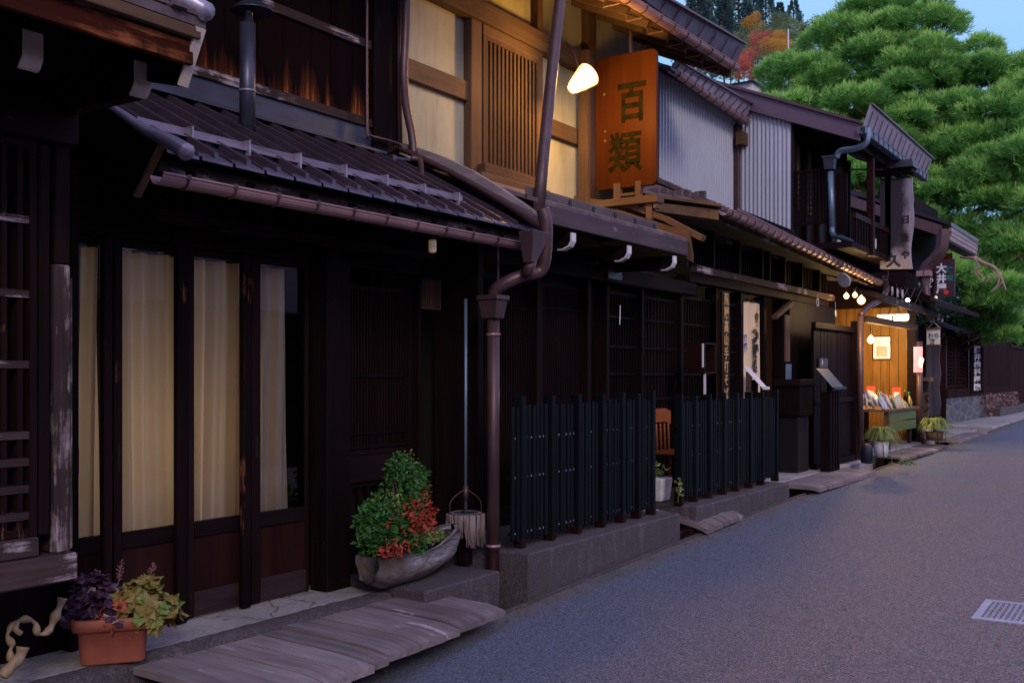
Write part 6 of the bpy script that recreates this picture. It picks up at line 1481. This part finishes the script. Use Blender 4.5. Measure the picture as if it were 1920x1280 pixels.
leaf_cluster('red_foliage', 'leaf_red', t, blob_pts((.07, -.05, .40), (.08, .06, .16), 230) + blob_pts((-.11, -.11, .43), (.06, .05, .10), 80) + blob_pts((-.36, -.12, .24), (.12, .05, .05), 90) + blob_pts((.06, -.02, .57), (.05, .05, .04), 40) + blob_pts((-.22, -.12, .38), (.22, .05, .2), 90), .038, rnd, .45, .2, -.2)
leaf_cluster('light_tip_foliage', 'leaf_lime', t, blob_pts((-.06, .02, .72), (.12, .09, .13), 90) + blob_pts((.08, -.09, .27), (.12, .04, .05), 150) + blob_pts((-.3, -.04, .54), (.14, .1, .06), 60), .024, rnd, .5)
mb = MB()
for i in range(16): q = rnd.choice(gp); mb.tube([(q[0] * .3, 0, .2), (q[0] * .7, q[1] * .6, .2 + (q[2] - .2) * .6), q], .004, 5)
mb.build('stems', 'bark', t)
leaf_cluster('moss', 'moss', t, blob_pts((.14, -.02, .245), (.2, .10, .03), 600), .018, rnd, .4, .1, .8)

# mop hanging upside down on a post: string head over a dish, blue handle above
mp = atY(873, 962, 4.22)
t = thing('upturned_mop', 'grey string mop draped over a dark dish with its blue-grey handle rising to the eave', 'mop', (mp.x, mp.y, .2))
mb = MB(); mb.tube([(mp.x, mp.y, mp.z), (mp.x, mp.y, atY(873, 560, 4.22).z)], .011, 10); mb.build('handle', 'bluepipe', t, True)
mb = MB(); mb.lathe([(.018, .0), (.018, .10)], mp.x, mp.y, mp.z + .09, 12); mb.tube([(mp.x + .013 * math.cos(k * .9), mp.y + .013 * math.sin(k * .9), mp.z + .01 + k * .0022) for k in range(40)], .003, 5); mb.build('spring_collar', 'pipe', t, True)
mb = MB()
for s_ in (-1, 1): mb.tube(smooth_path([(mp.x, mp.y, mp.z + .17), (mp.x + s_ * .055, mp.y - s_ * .05, mp.z + .12), (mp.x + s_ * .085, mp.y - s_ * .07, mp.z + .07), (mp.x + s_ * .085, mp.y - s_ * .07, mp.z)], 4), .004, 6)
mb.build('wire_bail', 'pipe', t, True)
MB().lathe([(.118, -.012), (.122, 0), (.118, .008), (.10, .003), (.01, .002)], mp.x, mp.y, mp.z, 28).build('dish', M['flash'], t, True)
mb = MB(); rnd = random.Random(51)
for i in range(300):
    a = rnd.uniform(0, 6.28); r_ = .122 + rnd.uniform(-.006, .012); L = rnd.uniform(.13, .20) * (1.15 if math.cos(a - 5.2) > .2 else .8); x, y = mp.x + math.cos(a) * r_, mp.y + math.sin(a) * r_
    mb.tube([(mp.x + math.cos(a) * .09, mp.y + math.sin(a) * .09, mp.z + .008), (x, y, mp.z - .003), (x + rnd.uniform(-.006, .006), y, mp.z - L * .5), (x + rnd.uniform(-.012, .012) + math.cos(a) * .006, y + math.sin(a) * .01, mp.z - L)], .0034, 5)
mb.build('mop_strings', 'rope', t, True)
MB().box(mp.x - .035, mp.x + .035, mp.y - .035, mp.y + .035, .2, mp.z - .02).build('stand_post', 'wz', t, bevel=.004)

# ================================================================== things at the dark entrance (behind the farther fence)
t = thing('lettered_plank', 'narrow red-brown plank sign with a column of gold brush characters beside the hanging cloth', 'sign', tuple(atY(1357, 745, 4.42)))
a = atY(1351, 545, 4.42); b_ = atY(1365, 752, 4.42); MB().box(a.x, b_.x, 4.40, 4.425, b_.z, a.z).build('plank', 'redwood', t, bevel=.003)
text_mesh('gold_characters', '飛騨高山手打そば', (a.z - b_.z) / 8.6, ((a.x + b_.x) / 2, 4.396, (a.z + b_.z) / 2), (1, 0, 0), (0, 0, 1), 'gold', t, .003, vertical=True, pitch=1.05, wscale=.9, bold=.003)
a2 = atY(1346, 560, 4.48); b2 = atY(1351, 752, 4.48); MB().box(a2.x, b2.x, 4.46, 4.50, b2.z, a2.z).build('rough_backing_plank', 'tan_z', t)
t = thing('hanging_cloth', 'long pale shop cloth with black brush characters and a blue mark, hanging in the entrance', 'cloth banner', tuple(atY(1408, 565, 4.6)))
m, nt, b, out = new_mat('pale_shop_cloth'); b.inputs['Base Color'].default_value = (.80, .60, .36, 1); b.inputs['Roughness'].default_value = .95; M['cloth'] = m
a = atY(1391, 564, 4.60); b_ = atY(1425, 752, 4.60); rows = []
for k in range(9):
    z = a.z + (b_.z - a.z) * k / 8; rows.append([(a.x + (b_.x - a.x) * i / 16, 4.60 + .008 * math.sin(i * .9 + k * .2), z) for i in range(17)])
MB().grid(rows).build('cloth', 'cloth', t, True)
text_mesh('small_black_characters', '御食事処', .10, atY(1420, 618, 4.575), (1, 0, 0), (0, 0, 1), 'black', t, .002, vertical=True, pitch=1.5, bold=.003)
text_mesh('large_black_characters', '蕎麦処', .19, atY(1416, 657, 4.575), (1, 0, 0), (0, 0, 1), 'black', t, .002, vertical=True, bold=.006, wscale=.75, pitch=.95)
text_mesh('blue_mark', '営業', .10, atY(1398, 643, 4.575), (1, 0, 0), (0, 0, 1), 'bluecloth', t, .002, vertical=True, bold=.006)
MB().tube([atY(1388, 562, 4.59), atY(1428, 566, 4.59)], .012, 8).build('hanging_rod', 'wx', t)
a = atY(1400, 697, 4.5); b_ = atY(1411, 738, 4.5); t = thing('slatted_blind', 'small brown bamboo blind hanging before the pale cloth', 'blind', tuple(a))
mb = MB()
for i in range(9): x = a.x + (b_.x - a.x) * (i + .5) / 9; mb.box(x - .006, x + .006, 4.50, 4.512, b_.z, a.z)
mb.build('slats', 'tan_z', t); MB().box(a.x - .01, b_.x + .01, 4.495, 4.499, b_.z + .07, b_.z + .08).build('cord', 'shadow', t)
# red-brown display box
t = thing('display_box', 'small open-sided red-brown display box on a post behind the farther fence', 'display box', tuple(atY(1337, 700, 4.1)))
a = atY(1322, 642, 4.05); b_ = atY(1342, 700, 4.05); zt_ = a.z; zb2 = b_.z; x0_, x1_ = a.x, b_.x
for bb_ in ((x0_, x1_, 4.05, 4.25, zt_ - .015, zt_), (x0_, x1_, 4.05, 4.25, zb2, zb2 + .015), (x0_, x0_ + .015, 4.052, 4.248, zb2 + .015, zt_ - .015), (x1_ - .015, x1_, 4.052, 4.248, zb2 + .015, zt_ - .015), (x0_, x1_, 4.25, 4.262, zb2, zt_)): pass
mb = MB()
for bb_ in ((x0_, x1_, 4.05, 4.25, zt_ - .015, zt_), (x0_, x1_, 4.05, 4.25, zb2, zb2 + .015), (x0_, x0_ + .015, 4.052, 4.248, zb2 + .015, zt_ - .015), (x1_ - .015, x1_, 4.052, 4.248, zb2 + .015, zt_ - .015), (x0_ + .015, x1_ - .015, 4.20, 4.21, zb2 + .015, zt_ - .015)): mb.box(*bb_)
mb.build('box_shell', 'redwood', t); MB().box(x0_ + .02, x0_ + .032, 4.054, 4.075, zb2 - .26, zb2 - .002).build('leaflet', 'white', t); MB().box(x0_ - .02, x0_ - .005, 4.06, 4.075, zb2 + .06, zt_ - .01).build('side_sheet', 'white', t); MB().box((x0_ + x1_) / 2 + .03, (x0_ + x1_) / 2 + .07, 4.12, 4.16, .34, zb2).build('post', 'wz', t)
# menu stands
def menu_stand(label, px0, py0, px1, py1, Y, w, mat, foot_z, depth=.26, name='menu_stand'):
    a = atY(px0, py0, Y + .12); t = thing(name, label, 'menu stand', (a.x + w / 2, Y, foot_z))
    z1 = a.z; c2 = atY(px1, py1, Y - .08); z0 = c2.z
    mb = MB(); mb.hexa([(a.x, Y - .10, z0 - .012), (a.x + w, Y - .10, z0 - .012), (a.x + w, Y + .12, z1 - .012), (a.x, Y + .12, z1 - .012)], [(a.x, Y - .10, z0), (a.x + w, Y - .10, z0), (a.x + w, Y + .12, z1), (a.x, Y + .12, z1)]); mb.build('sloping_board', mat, t, bevel=.003)
    MB().box(a.x, a.x + w, Y - .125, Y - .10, z0 - .02, z0 + .012).build('ledge', mat, t)
    MB().box(a.x + w * .5 - .03, a.x + w * .5 + .03, Y - .01, Y + .05, foot_z, (z0 + z1) / 2 - .03).build('stem', 'wz', t)
    return t
menu_stand('slim white sloping menu board showing above the farther fence in front of the cloth', 1394, 687, 1418, 727, 4.12, .16, 'white', .28)
tm = menu_stand('tilted slate grey menu board on a dark ribbed stand before the boarded enclosure', 1530, 690, 1556, 727, 3.98, .50, M['flash'], .28)
mb = MB()
for i in range(4): x = tm.location.x - .2 + i * .12; mb.box(x, x + .05, 3.93, 4.06, .28, 1.30)
mb.build('ribbed_pedestal', 'wz', tm)
t = thing('wooden_box', 'dark wooden counter box in shadow left of the slate grey menu board', 'box', (12.95, 4.3, .28)); MB().box(12.75, 13.35, 4.15, 4.5, 1.38, 1.46).build('lid', 'wx', t, bevel=.005); MB().box(12.80, 13.32, 4.18, 4.48, 1.0, 1.378).build('case', 'wz', t); MB().box(12.85, 13.28, 4.22, 4.46, .28, 1.0).build('legs', 'shadow', t)
t = thing('framed_card', 'small framed card with a white spot above the slate grey menu board', 'card', tuple(atY(1542, 682, 4.2))); a = atY(1535, 671, 4.21); b_ = atY(1550, 689, 4.21)
MB().box(a.x, b_.x, 4.195, 4.215, b_.z, a.z).build('frame', 'pipe', t); q = atY(1542, 679, 4.19); MB().box(q.x - .015, q.x + .015, 4.188, 4.194, q.z - .03, q.z + .03).build('white_spot', 'white', t)  # plain white patch on the card
t = thing('hanging_plank_sign', 'narrow ochre plank sign hanging beside the dark doorway', 'sign', tuple(atY(1476, 600, 4.35))); a = atY(1472, 590, 4.35); b_ = atY(1480, 678, 4.35); MB().box(a.x, b_.x, 4.34, 4.36, b_.z, a.z).build('plank', 'tan_z', t); a = atY(1474, 682, 4.36); b_ = atY(1484, 725, 4.36); MB().box(a.x, b_.x, 4.36, 4.37, b_.z, a.z).build('pale_slip', 'bluepipe', t)
t = thing('brace_beam', 'slanting brown brace under the long eave beam near the doorway', 'brace', tuple(atY(1470, 575, 4.45))); MB().bar(atY(1452, 595, 4.42), atY(1484, 568, 4.42), .06, .05).build('beam', 'tan_x', t)
t = thing('paper_tag', 'tiny white paper tag hanging before the lattice windows', 'tag', tuple(atY(1163, 590, 4.4))); MB().bar(atY(1163, 572, 4.4), atY(1162, 608, 4.4), .012, .004).build('tag_strip', 'white', t)
t = thing('hanging_plaque', 'small grey board fixed under the eave lintel above the lattice windows', 'plaque', tuple(atY(1150, 515, 4.45))); a = atY(1137, 503, 4.45); b_ = atY(1163, 526, 4.45); MB().box(a.x, b_.x, 4.43, 4.46, b_.z, a.z).build('board', M['flash'], t)
# ================================================================== pine and hillside
def quad_cloud(name, mat, P, D, S, parent):
    """P base points, D directions*length, S side vectors: diamond blades, built in bulk"""
    n = len(P); V = np.empty((n, 4, 3)); V[:, 0] = P - D * .0 - S * .35; V[:, 1] = P + D * .5 + S; V[:, 2] = P + D; V[:, 3] = P + D * .5 - S
    r = parent
    while r.parent: r = r.parent
    V -= np.array(r.location)
    me = bpy.data.meshes.new(name); me.vertices.add(n * 4); me.vertices.foreach_set('co', V.reshape(-1)); me.loops.add(n * 4); me.loops.foreach_set('vertex_index', np.arange(n * 4, dtype=np.int32)); me.polygons.add(n)
    me.polygons.foreach_set('loop_start', np.arange(0, n * 4, 4, dtype=np.int32)); me.polygons.foreach_set('loop_total', np.full(n, 4, dtype=np.int32)); me.materials.append(M[mat] if isinstance(mat, str) else mat); me.update(); me.validate()
    o = bpy.data.objects.new(name, me); COL.objects.link(o); o.parent = parent; return o
def unit(v): return v / np.maximum(np.linalg.norm(v, axis=1, keepdims=True), 1e-9)
rng = np.random.default_rng(3)
XPN = 29.0
pine = thing('pine_tree', 'large spreading pine with layered bright green needle pads rising behind the shops', 'tree', (XPN, 7.2, 0))
# pads given as picture measurements turned into real places on the crown's depth layers
pads = []
def pad(px, py, w, h, dx=0.0):
    X = XPN + dx; c_ = atX(px, py, X); d_ = CX * c_.x + SX * c_.y; s_ = d_ / FPX; pads.append((c_, w * s_ * .5, h * s_ * .5))
rr = random.Random(77)
def crown(px):   # upper outline of crown in the photo
    pts = [(1415, 200), (1440, 130), (1480, 95), (1520, 72), (1560, 45), (1580, 0), (1620, -40), (1700, -50), (1740, 0), (1780, 40), (1830, 70), (1880, 90), (1920, 110), (1990, 160)]
    for (a, ya), (b_, yb2) in zip(pts[:-1], pts[1:]):
        if a <= px <= b_: return ya + (yb2 - ya) * (px - a) / (b_ - a)
    return 300
def lower(px):
    pts = [(1415, 240), (1500, 300), (1600, 420), (1700, 520), (1780, 600), (1850, 640), (1890, 650), (1925, 480), (1990, 300)]
    for (a, ya), (b_, yb2) in zip(pts[:-1], pts[1:]):
        if a <= px <= b_: return ya + (yb2 - ya) * (px - a) / (b_ - a)
    return 400
for row in range(19):
    for k in range(13):
        px = 1430 + k * 42 + rr.uniform(-16, 16) + (row % 2) * 20; py = -20 + row * 37 + rr.uniform(-15, 15)
        up_, lo_ = crown(px), lower(px)
        if py < up_ + 16 or py > lo_ - 6: continue
        if rr.random() < .05: continue
        dep = (py - up_) / (lo_ - up_)
        dx = 1.6 - 3.2 * math.sin(min(1, dep + .1) * math.pi * .55) + rr.uniform(-1.0, 1.0)
        pad(px, py, rr.uniform(66, 112), rr.uniform(40, 62), dx)
for px, py, w, h in ((1880, 500, 60, 40), (1895, 560, 60, 50), (1870, 600, 70, 50), (1885, 635, 60, 34), (1900, 470, 50, 40), (1800, 560, 90, 60), (1830, 610, 90, 50)): pad(px, py, w, h, -1.5)
Pa = []; Da = []; Sa = []; La = []
for (c_, rx, rz_) in pads:
    nt_ = int(150 + 820 * rx * rx); 
    th = rng.uniform(0, 2 * np.pi, nt_); cr_ = rng.uniform(-.45, 1, nt_); sr = np.sqrt(np.clip(1 - cr_ ** 2, 0, 1)); q = rng.uniform(.75, 1.08, nt_)
    d = np.stack([np.cos(th) * sr, np.sin(th) * sr, cr_], 1)
    lump = 1 + .16 * np.sin(th * 3 + c_.x * 7) + .12 * np.sin(th * 7 + c_.z * 5)
    base = np.array(c_) + d * np.array([rx, rx, rz_]) * (q * lump)[:, None]
    tdir = unit(d * np.array([1, 1, .6]) + np.array([0, 0, .75]) + rng.normal(0, .18, (nt_, 3)))
    nn_ = 7
    b2 = np.repeat(base, nn_, 0); td = np.repeat(tdir, nn_, 0); dd = unit(td + rng.normal(0, .48, (nt_ * nn_, 3))); L = rng.uniform(.13, .24, (nt_ * nn_, 1)) 
    sd_ = unit(np.cross(dd, rng.normal(0, 1, (nt_ * nn_, 3)))) * .0105
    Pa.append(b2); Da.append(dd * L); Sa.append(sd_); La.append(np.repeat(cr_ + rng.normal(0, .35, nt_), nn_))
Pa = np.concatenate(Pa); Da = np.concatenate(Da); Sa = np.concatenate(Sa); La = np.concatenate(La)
hi = La > .38  # pad tops take the lit copy, the rest the shaded one
print('pine blades', len(Pa), 'pads', len(pads))
quad_cloud('lit_tone_needles', 'pine_a', Pa[hi], Da[hi], Sa[hi], pine); quad_cloud('shade_tone_needles', 'pine_b', Pa[~hi], Da[~hi], Sa[~hi], pine)
# trunk and limbs
mb = MB(); base = Vector((XPN + .4, 7.0, 0)); tr = smooth_path([base, base + Vector((.2, -.3, 2.4)), base + Vector((-.5, -.4, 4.6)), base + Vector((.0, -.1, 6.6)), base + Vector((-.2, .1, 8.4)), base + Vector((.0, .2, 10.2))], 5)
mb.tube(tr, [.34 - .28 * i / (len(tr) - 1) for i in range(len(tr))], 12); mb.build('trunk', 'bark', pine, True)
mb = MB()
for i, (c_, rx, rz_) in enumerate(pads):
    if i % 2: continue
    k = min(len(tr) - 2, max(2, int(len(tr) * max(.15, (c_.z - 1.2) / 10.2)))); a = tr[k]; m_ = a.lerp(c_, .55) + Vector((rr.uniform(-.3, .3), rr.uniform(-.3, .3), rr.uniform(-.5, .1)))
    pts = smooth_path([a, m_, c_ - Vector((0, 0, rz_ * .4))], 4); mb.tube(pts, [.10 - .075 * j / (len(pts) - 1) for j in range(len(pts))], 6)
mb.build('limbs', 'bark', pine, True)
# reddish twisted branch that shows bare against the needles
mb = MB(); A_ = [(1800, 480), (1826, 483), (1842, 492), (1862, 500), (1872, 512), (1880, 528), (1886, 545)]
pts = smooth_path([atX(a, b_, 25.0) for a, b_ in A_], 4); mb.tube(pts, [.055 - .035 * i / (len(pts) - 1) for i in range(len(pts))], 7)
for br_ in ([(1826, 483), (1836, 500), (1832, 510), (1845, 522), (1838, 530)], [(1870, 510), (1858, 520), (1848, 530)], [(1872, 512), (1872, 530), (1862, 545)], [(1880, 528), (1868, 540), (1858, 548)], [(1836, 500), (1828, 508), (1834, 520)]):
    pts = smooth_path([atX(a, b_, 24.9) for a, b_ in br_], 4); mb.tube(pts, .018, 5)
mb.build('bare_twisted_branch', plain('grey_tan_branch', (.30, .19, .15), .8, var=.3), pine, True)

# dark evergreen shrub under the pine, over the gatehouse
sh = thing('evergreen_shrub', 'dark glossy evergreen shrub crowding over the gatehouse roof', 'shrub', (27, 6.2, .3)); rs = np.random.default_rng(8)
n = 9000; d = unit(rs.normal(0, 1, (n, 3))); c0_ = np.array([25.6, 5.2, 3.3]); q = rs.uniform(.5, 1.05, n)
Pp = c0_ + d * np.array([2.6, .55, .62]) * q[:, None] * (1 + .2 * np.sin(d[:, :1] * 9)); dd = unit(rs.normal(0, 1, (n, 3)) + [0, 0, .2]) * .09; ss = unit(np.cross(dd, rs.normal(0, 1, (n, 3)))) * .028
quad_cloud('foliage', leafm('dark_glossy_leaf', (.006, .03, .014), (.02, .07, .035), .1, rough=.3, scale=5), Pp, dd, ss, sh)
MB().tube([(26.2, 5.6, .3), (26.1, 5.4, 2.8)], .08, 8).build('trunk', 'bark', sh)

# wooded hill behind
def hill_h(x, y):
    s_ = max(0, min(1, (x - 48) / 55)); r_ = max(0, min(1, (y - 2) / 32)); return 29 * (s_ * s_ * (3 - 2 * s_)) * (r_ ** .8) + max(0, x - 103) * .05
mb = MB(); mb.grid([[(x, y, -1 + hill_h(x, y) * .9) for x in (48, 55, 62, 70, 78, 86, 95, 103, 120, 150, 190, 240, 320)] for y in (400, 200, 120, 80, 60, 45, 38, 32, 26, 20, 14, 8, 2, -30, -100)])
o = mb.build('hillside', leafm('hill_undergrowth', (.02, .05, .03), (.06, .08, .03), .1, scale=.2), None, True); tag(o, 'wooded hillside rising beyond the rooftops', 'hillside', kind='structure')
def far_tree(kind, px, py_top, py_bot, Xd, wpx, mat, label, seed, n=5000):
    rs = np.random.default_rng(seed); top = atX(px, py_top, Xd); bot = atX(px, py_bot, Xd); h = top.z - bot.z; sc = (CX * top.x + SX * top.y) / FPX; w = wpx * sc * .5
    t = thing(kind, label, 'tree', tuple(bot)); 
    if kind == 'conifer_tree':
        u = rs.uniform(0, 1, n) ** .8; th = rs.uniform(0, 2 * np.pi, n); tier = np.floor(u * 11) / 11; rad = w * (1.05 - tier) * rs.uniform(.5, 1, n) * (1 + .25 * np.sin(th * 3 + tier * 40)); z = bot.z + h * u - rad * .25
        P = np.stack([top.x + np.cos(th) * rad, top.y + np.sin(th) * rad, z], 1); d = unit(np.stack([np.cos(th), np.sin(th), rs.normal(-.1, .3, n)], 1)) * h * .035; s_ = unit(np.cross(d, rs.normal(0, 1, (n, 3)))) * h * .010
    else:
        k = 9; cs = np.stack([rs.normal(0, w * .42, k) + top.x, rs.normal(0, w * .42, k) + top.y, bot.z + h * rs.uniform(.35, .85, k)], 1); idx = rs.integers(0, k, n); d0 = unit(rs.normal(0, 1, (n, 3))); P = cs[idx] + d0 * np.array([w * .5, w * .5, h * .2]) * rs.uniform(.6, 1.05, (n, 1)); d = unit(rs.normal(0, 1, (n, 3))) * h * .03; s_ = unit(np.cross(d, rs.normal(0, 1, (n, 3)))) * h * .013
    quad_cloud('foliage', mat, P, d, s_, t); MB().tube([(top.x, top.y, bot.z - 3), (top.x, top.y, bot.z + h * .85)], h * .012, 6).build('trunk', 'bark', t); return t
far_tree('conifer_tree', 1335, -90, 100, 105, 90, 'far_conifer', 'dark blue-green conifer at the left end of the hilltop trees', 1)
far_tree('conifer_tree', 1385, -70, 110, 100, 80, 'far_conifer', 'dark conifer next to the left end tree on the hill', 2)
far_tree('conifer_tree', 1436, -40, 80, 112, 60, 'far_conifer', 'slim conifer with a pointed crown showing against the sky', 3)
far_tree('conifer_tree', 1488, 0, 90, 110, 72, 'far_conifer', 'rightmost dark conifer on the hilltop, against the pale sky', 4)
far_tree('conifer_tree', 1358, -30, 130, 92, 70, 'far_conifer', 'shorter blue-green conifer in front of the hilltop trees', 5)
far_tree('conifer_tree', 1405, 10, 100, 96, 60, 'far_conifer', 'low conifer among the autumn trees on the hill', 6)
far_tree('autumn_tree', 1462, 22, 80, 96, 60, 'far_green', 'olive green broadleaf tree below the hilltop conifers', 7)
far_tree('autumn_tree', 1421, 25, 75, 92, 42, 'far_gold', 'dull golden tree on the hill between the conifers', 8)
far_tree('autumn_tree', 1432, 58, 110, 80, 62, 'far_red', 'orange-red maple on the slope above the roofs', 9)
far_tree('autumn_tree', 1455, 60, 108, 74, 50, 'far_gold', 'bright yellow ginkgo like tree beside the big pine', 10)
far_tree('autumn_tree', 1395, 88, 150, 72, 60, 'far_red', 'crimson tree behind the gutter end of the plaster house', 11)
far_tree('autumn_tree', 1420, 90, 145, 84, 70, 'far_green', 'dark olive tree between the two red ones', 12)
far_tree('autumn_tree', 1505, 40, 140, 80, 80, 'far_green', 'green tree behind the left edge of the pine', 13)
far_tree('autumn_tree', 1370, 60, 170, 76, 80, 'far_green', 'green tree just above the upper brown roof', 14)
for k_, (px, a_, b_, X_, w_p, mt_, lb) in enumerate((
    (1310, -60, 140, 88, 90, 'far_conifer', 'broad dark conifer partly hidden by the upper roof end'),
    (1462, 5, 95, 104, 60, 'far_conifer', 'narrow conifer between the pointed one and the rightmost one'),
    (1412, -30, 80, 118, 70, 'far_conifer', 'far pale conifer on the crest behind the autumn trees'))): far_tree('conifer_tree', px, a_, b_, X_, w_p, mt_, lb, 40 + k_, 6000)
for k_, (px, a_, b_, X_, w_p, mt_, lb) in enumerate((
    (1440, 45, 130, 90, 90, 'far_green', 'wide olive tree filling the slope under the golden tree'),
    (1385, 50, 140, 94, 90, 'far_green', 'rounded dark green tree on the slope above the gutter end'),
    (1478, 60, 140, 86, 80, 'far_green', 'bushy green tree beside the yellow one, touching the big pine'),
    (1410, 105, 165, 70, 50, 'far_red', 'low red bush just above the dark ridge roof'),
    (1450, 72, 112, 72, 60, 'far_gold', 'low yellow-orange bush at the left edge of the big pine'))): far_tree('autumn_tree', px, a_, b_, X_, w_p, mt_, lb, 60 + k_, 6000)
t = thing('utility_pole', 'thin pale pole standing among the hill trees', 'pole', tuple(atX(1478, 100, 70))); MB().tube([atX(1478, 110, 70), atX(1478, 55, 70)], .05, 6).build('pole', 'white', t)
dh = thing('distant_house', 'dark ridge roof peeping over the veranda house below the red tree', 'house', tuple(atX(1370, 170, 30)))
a = atX(1332, 134, 30); b_ = atX(1412, 150, 30)
MB().hexa([(30, a.y, b_.z), (36, a.y, b_.z), (36, b_.y, b_.z), (30, b_.y, b_.z)], [(32.8, a.y, a.z), (33.2, a.y, a.z), (33.2, b_.y + .1, a.z), (32.8, b_.y + .1, a.z)]).build('roof', 'roof', dh)
MB().box(30.2, 35.8, b_.y + .1, a.y - .05, 0, b_.z).build('wall', 'white', dh)

# ================================================================== opposite side of the lane (behind the camera; shades and mirrors)
op = thing('timber_house', 'dark timber house with a white plaster upper storey across the lane', 'house', (6, -8.2, -.5))
OY = -5.2
MB().box(-14, 22, -13, -8.0, -.5, 3.0).build('wall', 'wx', op)
MB().hexa([(-14.6, -13.5, 2.9), (22.6, -13.5, 2.9), (22.6, -7.2, 2.9), (-14.6, -7.2, 2.9)], [(-14.6, -10.6, 4.3), (22.6, -10.6, 4.3), (22.6, -10.2, 4.3), (-14.6, -10.2, 4.3)]).build('roof', 'roof', op)
for i in range(8): x = -12 + i * 4.2; MB().box(x, x + 2.6, -7.99, -7.95, .4, 2.2).build('shutter', 'tan_z', op)
rnd = random.Random(88); mb = MB()
for i in range(260):
    x = 3.2 + 21 * rnd.random() ** 1.4; y = 3.70 - abs(rnd.gauss(0, .10)) if rnd.random() < .85 else rnd.uniform(0.2, 3.5); z = zr(x) + .02 * math.sin((y + 2) * .8) + .006
    a = rnd.uniform(0, 6.28); L = rnd.uniform(.008, .022); d_ = Vector((math.cos(a) * L, math.sin(a) * L, rnd.uniform(0, .006))); s_ = Vector((-d_.y * .5, d_.x * .5, rnd.uniform(0, .004))); p = Vector((x, y, z)); mb.add([p - d_, p - s_, p + d_, p + s_], [(0, 1, 2, 3)])
o = mb.build('fallen_leaves', leafm('dry_fallen_leaf', (.16, .07, .03), (.30, .16, .06), scale=30)); tag(o, 'scattered small dry leaves along the edge of the lane', 'leaf litter', kind='stuff')

# ================================================================== sky and light
w = bpy.data.worlds.new('World'); scene.world = w; w.use_nodes = True; nt = w.node_tree; nt.nodes.clear()
SUN_EL, SUN_AZ = R(28), R(221)
sky = nt.nodes.new('ShaderNodeTexSky'); sky.sky_type = 'NISHITA'; sky.sun_disc = False; sky.sun_elevation = SUN_EL; sky.sun_rotation = SUN_AZ; sky.air_density = 1.0; sky.dust_density = .6; sky.ozone_density = 2.5
bg = nt.nodes.new('ShaderNodeBackground'); bg.inputs['Strength'].default_value = .15
out = nt.nodes.new('ShaderNodeOutputWorld')
tcw = nt.nodes.new('ShaderNodeTexCoord'); mpw = nt.nodes.new('ShaderNodeMapping'); mpw.inputs['Scale'].default_value = (1.0, 1.0, 7)
nt.links.new(tcw.outputs['Generated'], mpw.inputs[0]); cn = nt.nodes.new('ShaderNodeTexNoise'); cn.inputs['Scale'].default_value = 2.2; cn.inputs['Detail'].default_value = 7; cn.inputs['Roughness'].default_value = .5; nt.links.new(mpw.outputs[0], cn.inputs['Vector'])
# thin afterglow haze: lavender-pink on the sunset side and overhead, clear cyan blue opposite
sxyz = nt.nodes.new('ShaderNodeSeparateXYZ'); nt.links.new(tcw.outputs['Generated'], sxyz.inputs[0])
dot = nt.nodes.new('ShaderNodeVectorMath'); dot.operation = 'DOT_PRODUCT'; nt.links.new(tcw.outputs['Generated'], dot.inputs[0]); dot.inputs[1].default_value = (.88, .30, -.36)
gr_ = nt.nodes.new('ShaderNodeValToRGB'); e = gr_.color_ramp.elements; e[0].position = .0; e[0].color = (.50, .47, .86, 1); e[1].position = .80; e[1].color = (2.35 / 10, 4.6 / 10, 7.0 / 10, 1); x_ = e.new(.45); x_.color = (.47, .475, .92, 1)
nt.links.new(dot.outputs['Value'], gr_.inputs[0])
sc10 = nt.nodes.new('ShaderNodeVectorMath'); sc10.operation = 'SCALE'; sc10.inputs['Scale'].default_value = 10.0; nt.links.new(gr_.outputs[0], sc10.inputs[0])
cr = nt.nodes.new('ShaderNodeValToRGB'); cr.color_ramp.elements[0].position = .38; cr.color_ramp.elements[0].color = (.78, .78, .78, 1); cr.color_ramp.elements[1].position = .70; cr.color_ramp.elements[1].color = (1, 1, 1, 1); nt.links.new(cn.outputs[0], cr.inputs[0])
mxw = nt.nodes.new('ShaderNodeMix'); mxw.data_type = 'RGBA'; nt.links.new(cr.outputs[0], mxw.inputs[0]); nt.links.new(sky.outputs[0], mxw.inputs[6]); nt.links.new(sc10.outputs[0], mxw.inputs[7])
nt.links.new(mxw.outputs[2], bg.inputs[0]); nt.links.new(bg.outputs[0], out.inputs[0])
light('curtain_fill_light', (3.75, 5.4, 1.15), 12, (1, .76, .54), .12, parent=hb)  # added fill lamp inside the house, brightens the curtains
sl = bpy.data.lights.new('sun', 'SUN'); sl.energy = 1.25; sl.angle = R(14); sl.color = (1, .82, .74)
so = bpy.data.objects.new('sun', sl); COL.objects.link(so); 
dirv = Vector((-.58, -.665, .47)).normalized(); so.rotation_euler = (-dirv).to_track_quat('-Z', 'Y').to_euler()
scene.view_settings.view_transform = 'Standard'; scene.view_settings.look = 'None'; scene.view_settings.exposure = 0; scene.view_settings.gamma = 1
scene.render.engine = 'CYCLES'; scene.cycles.max_bounces = 8; scene.cycles.use_denoising = True; scene.cycles.transparent_max_bounces = 12
scene.cycles.sample_clamp_indirect = 4
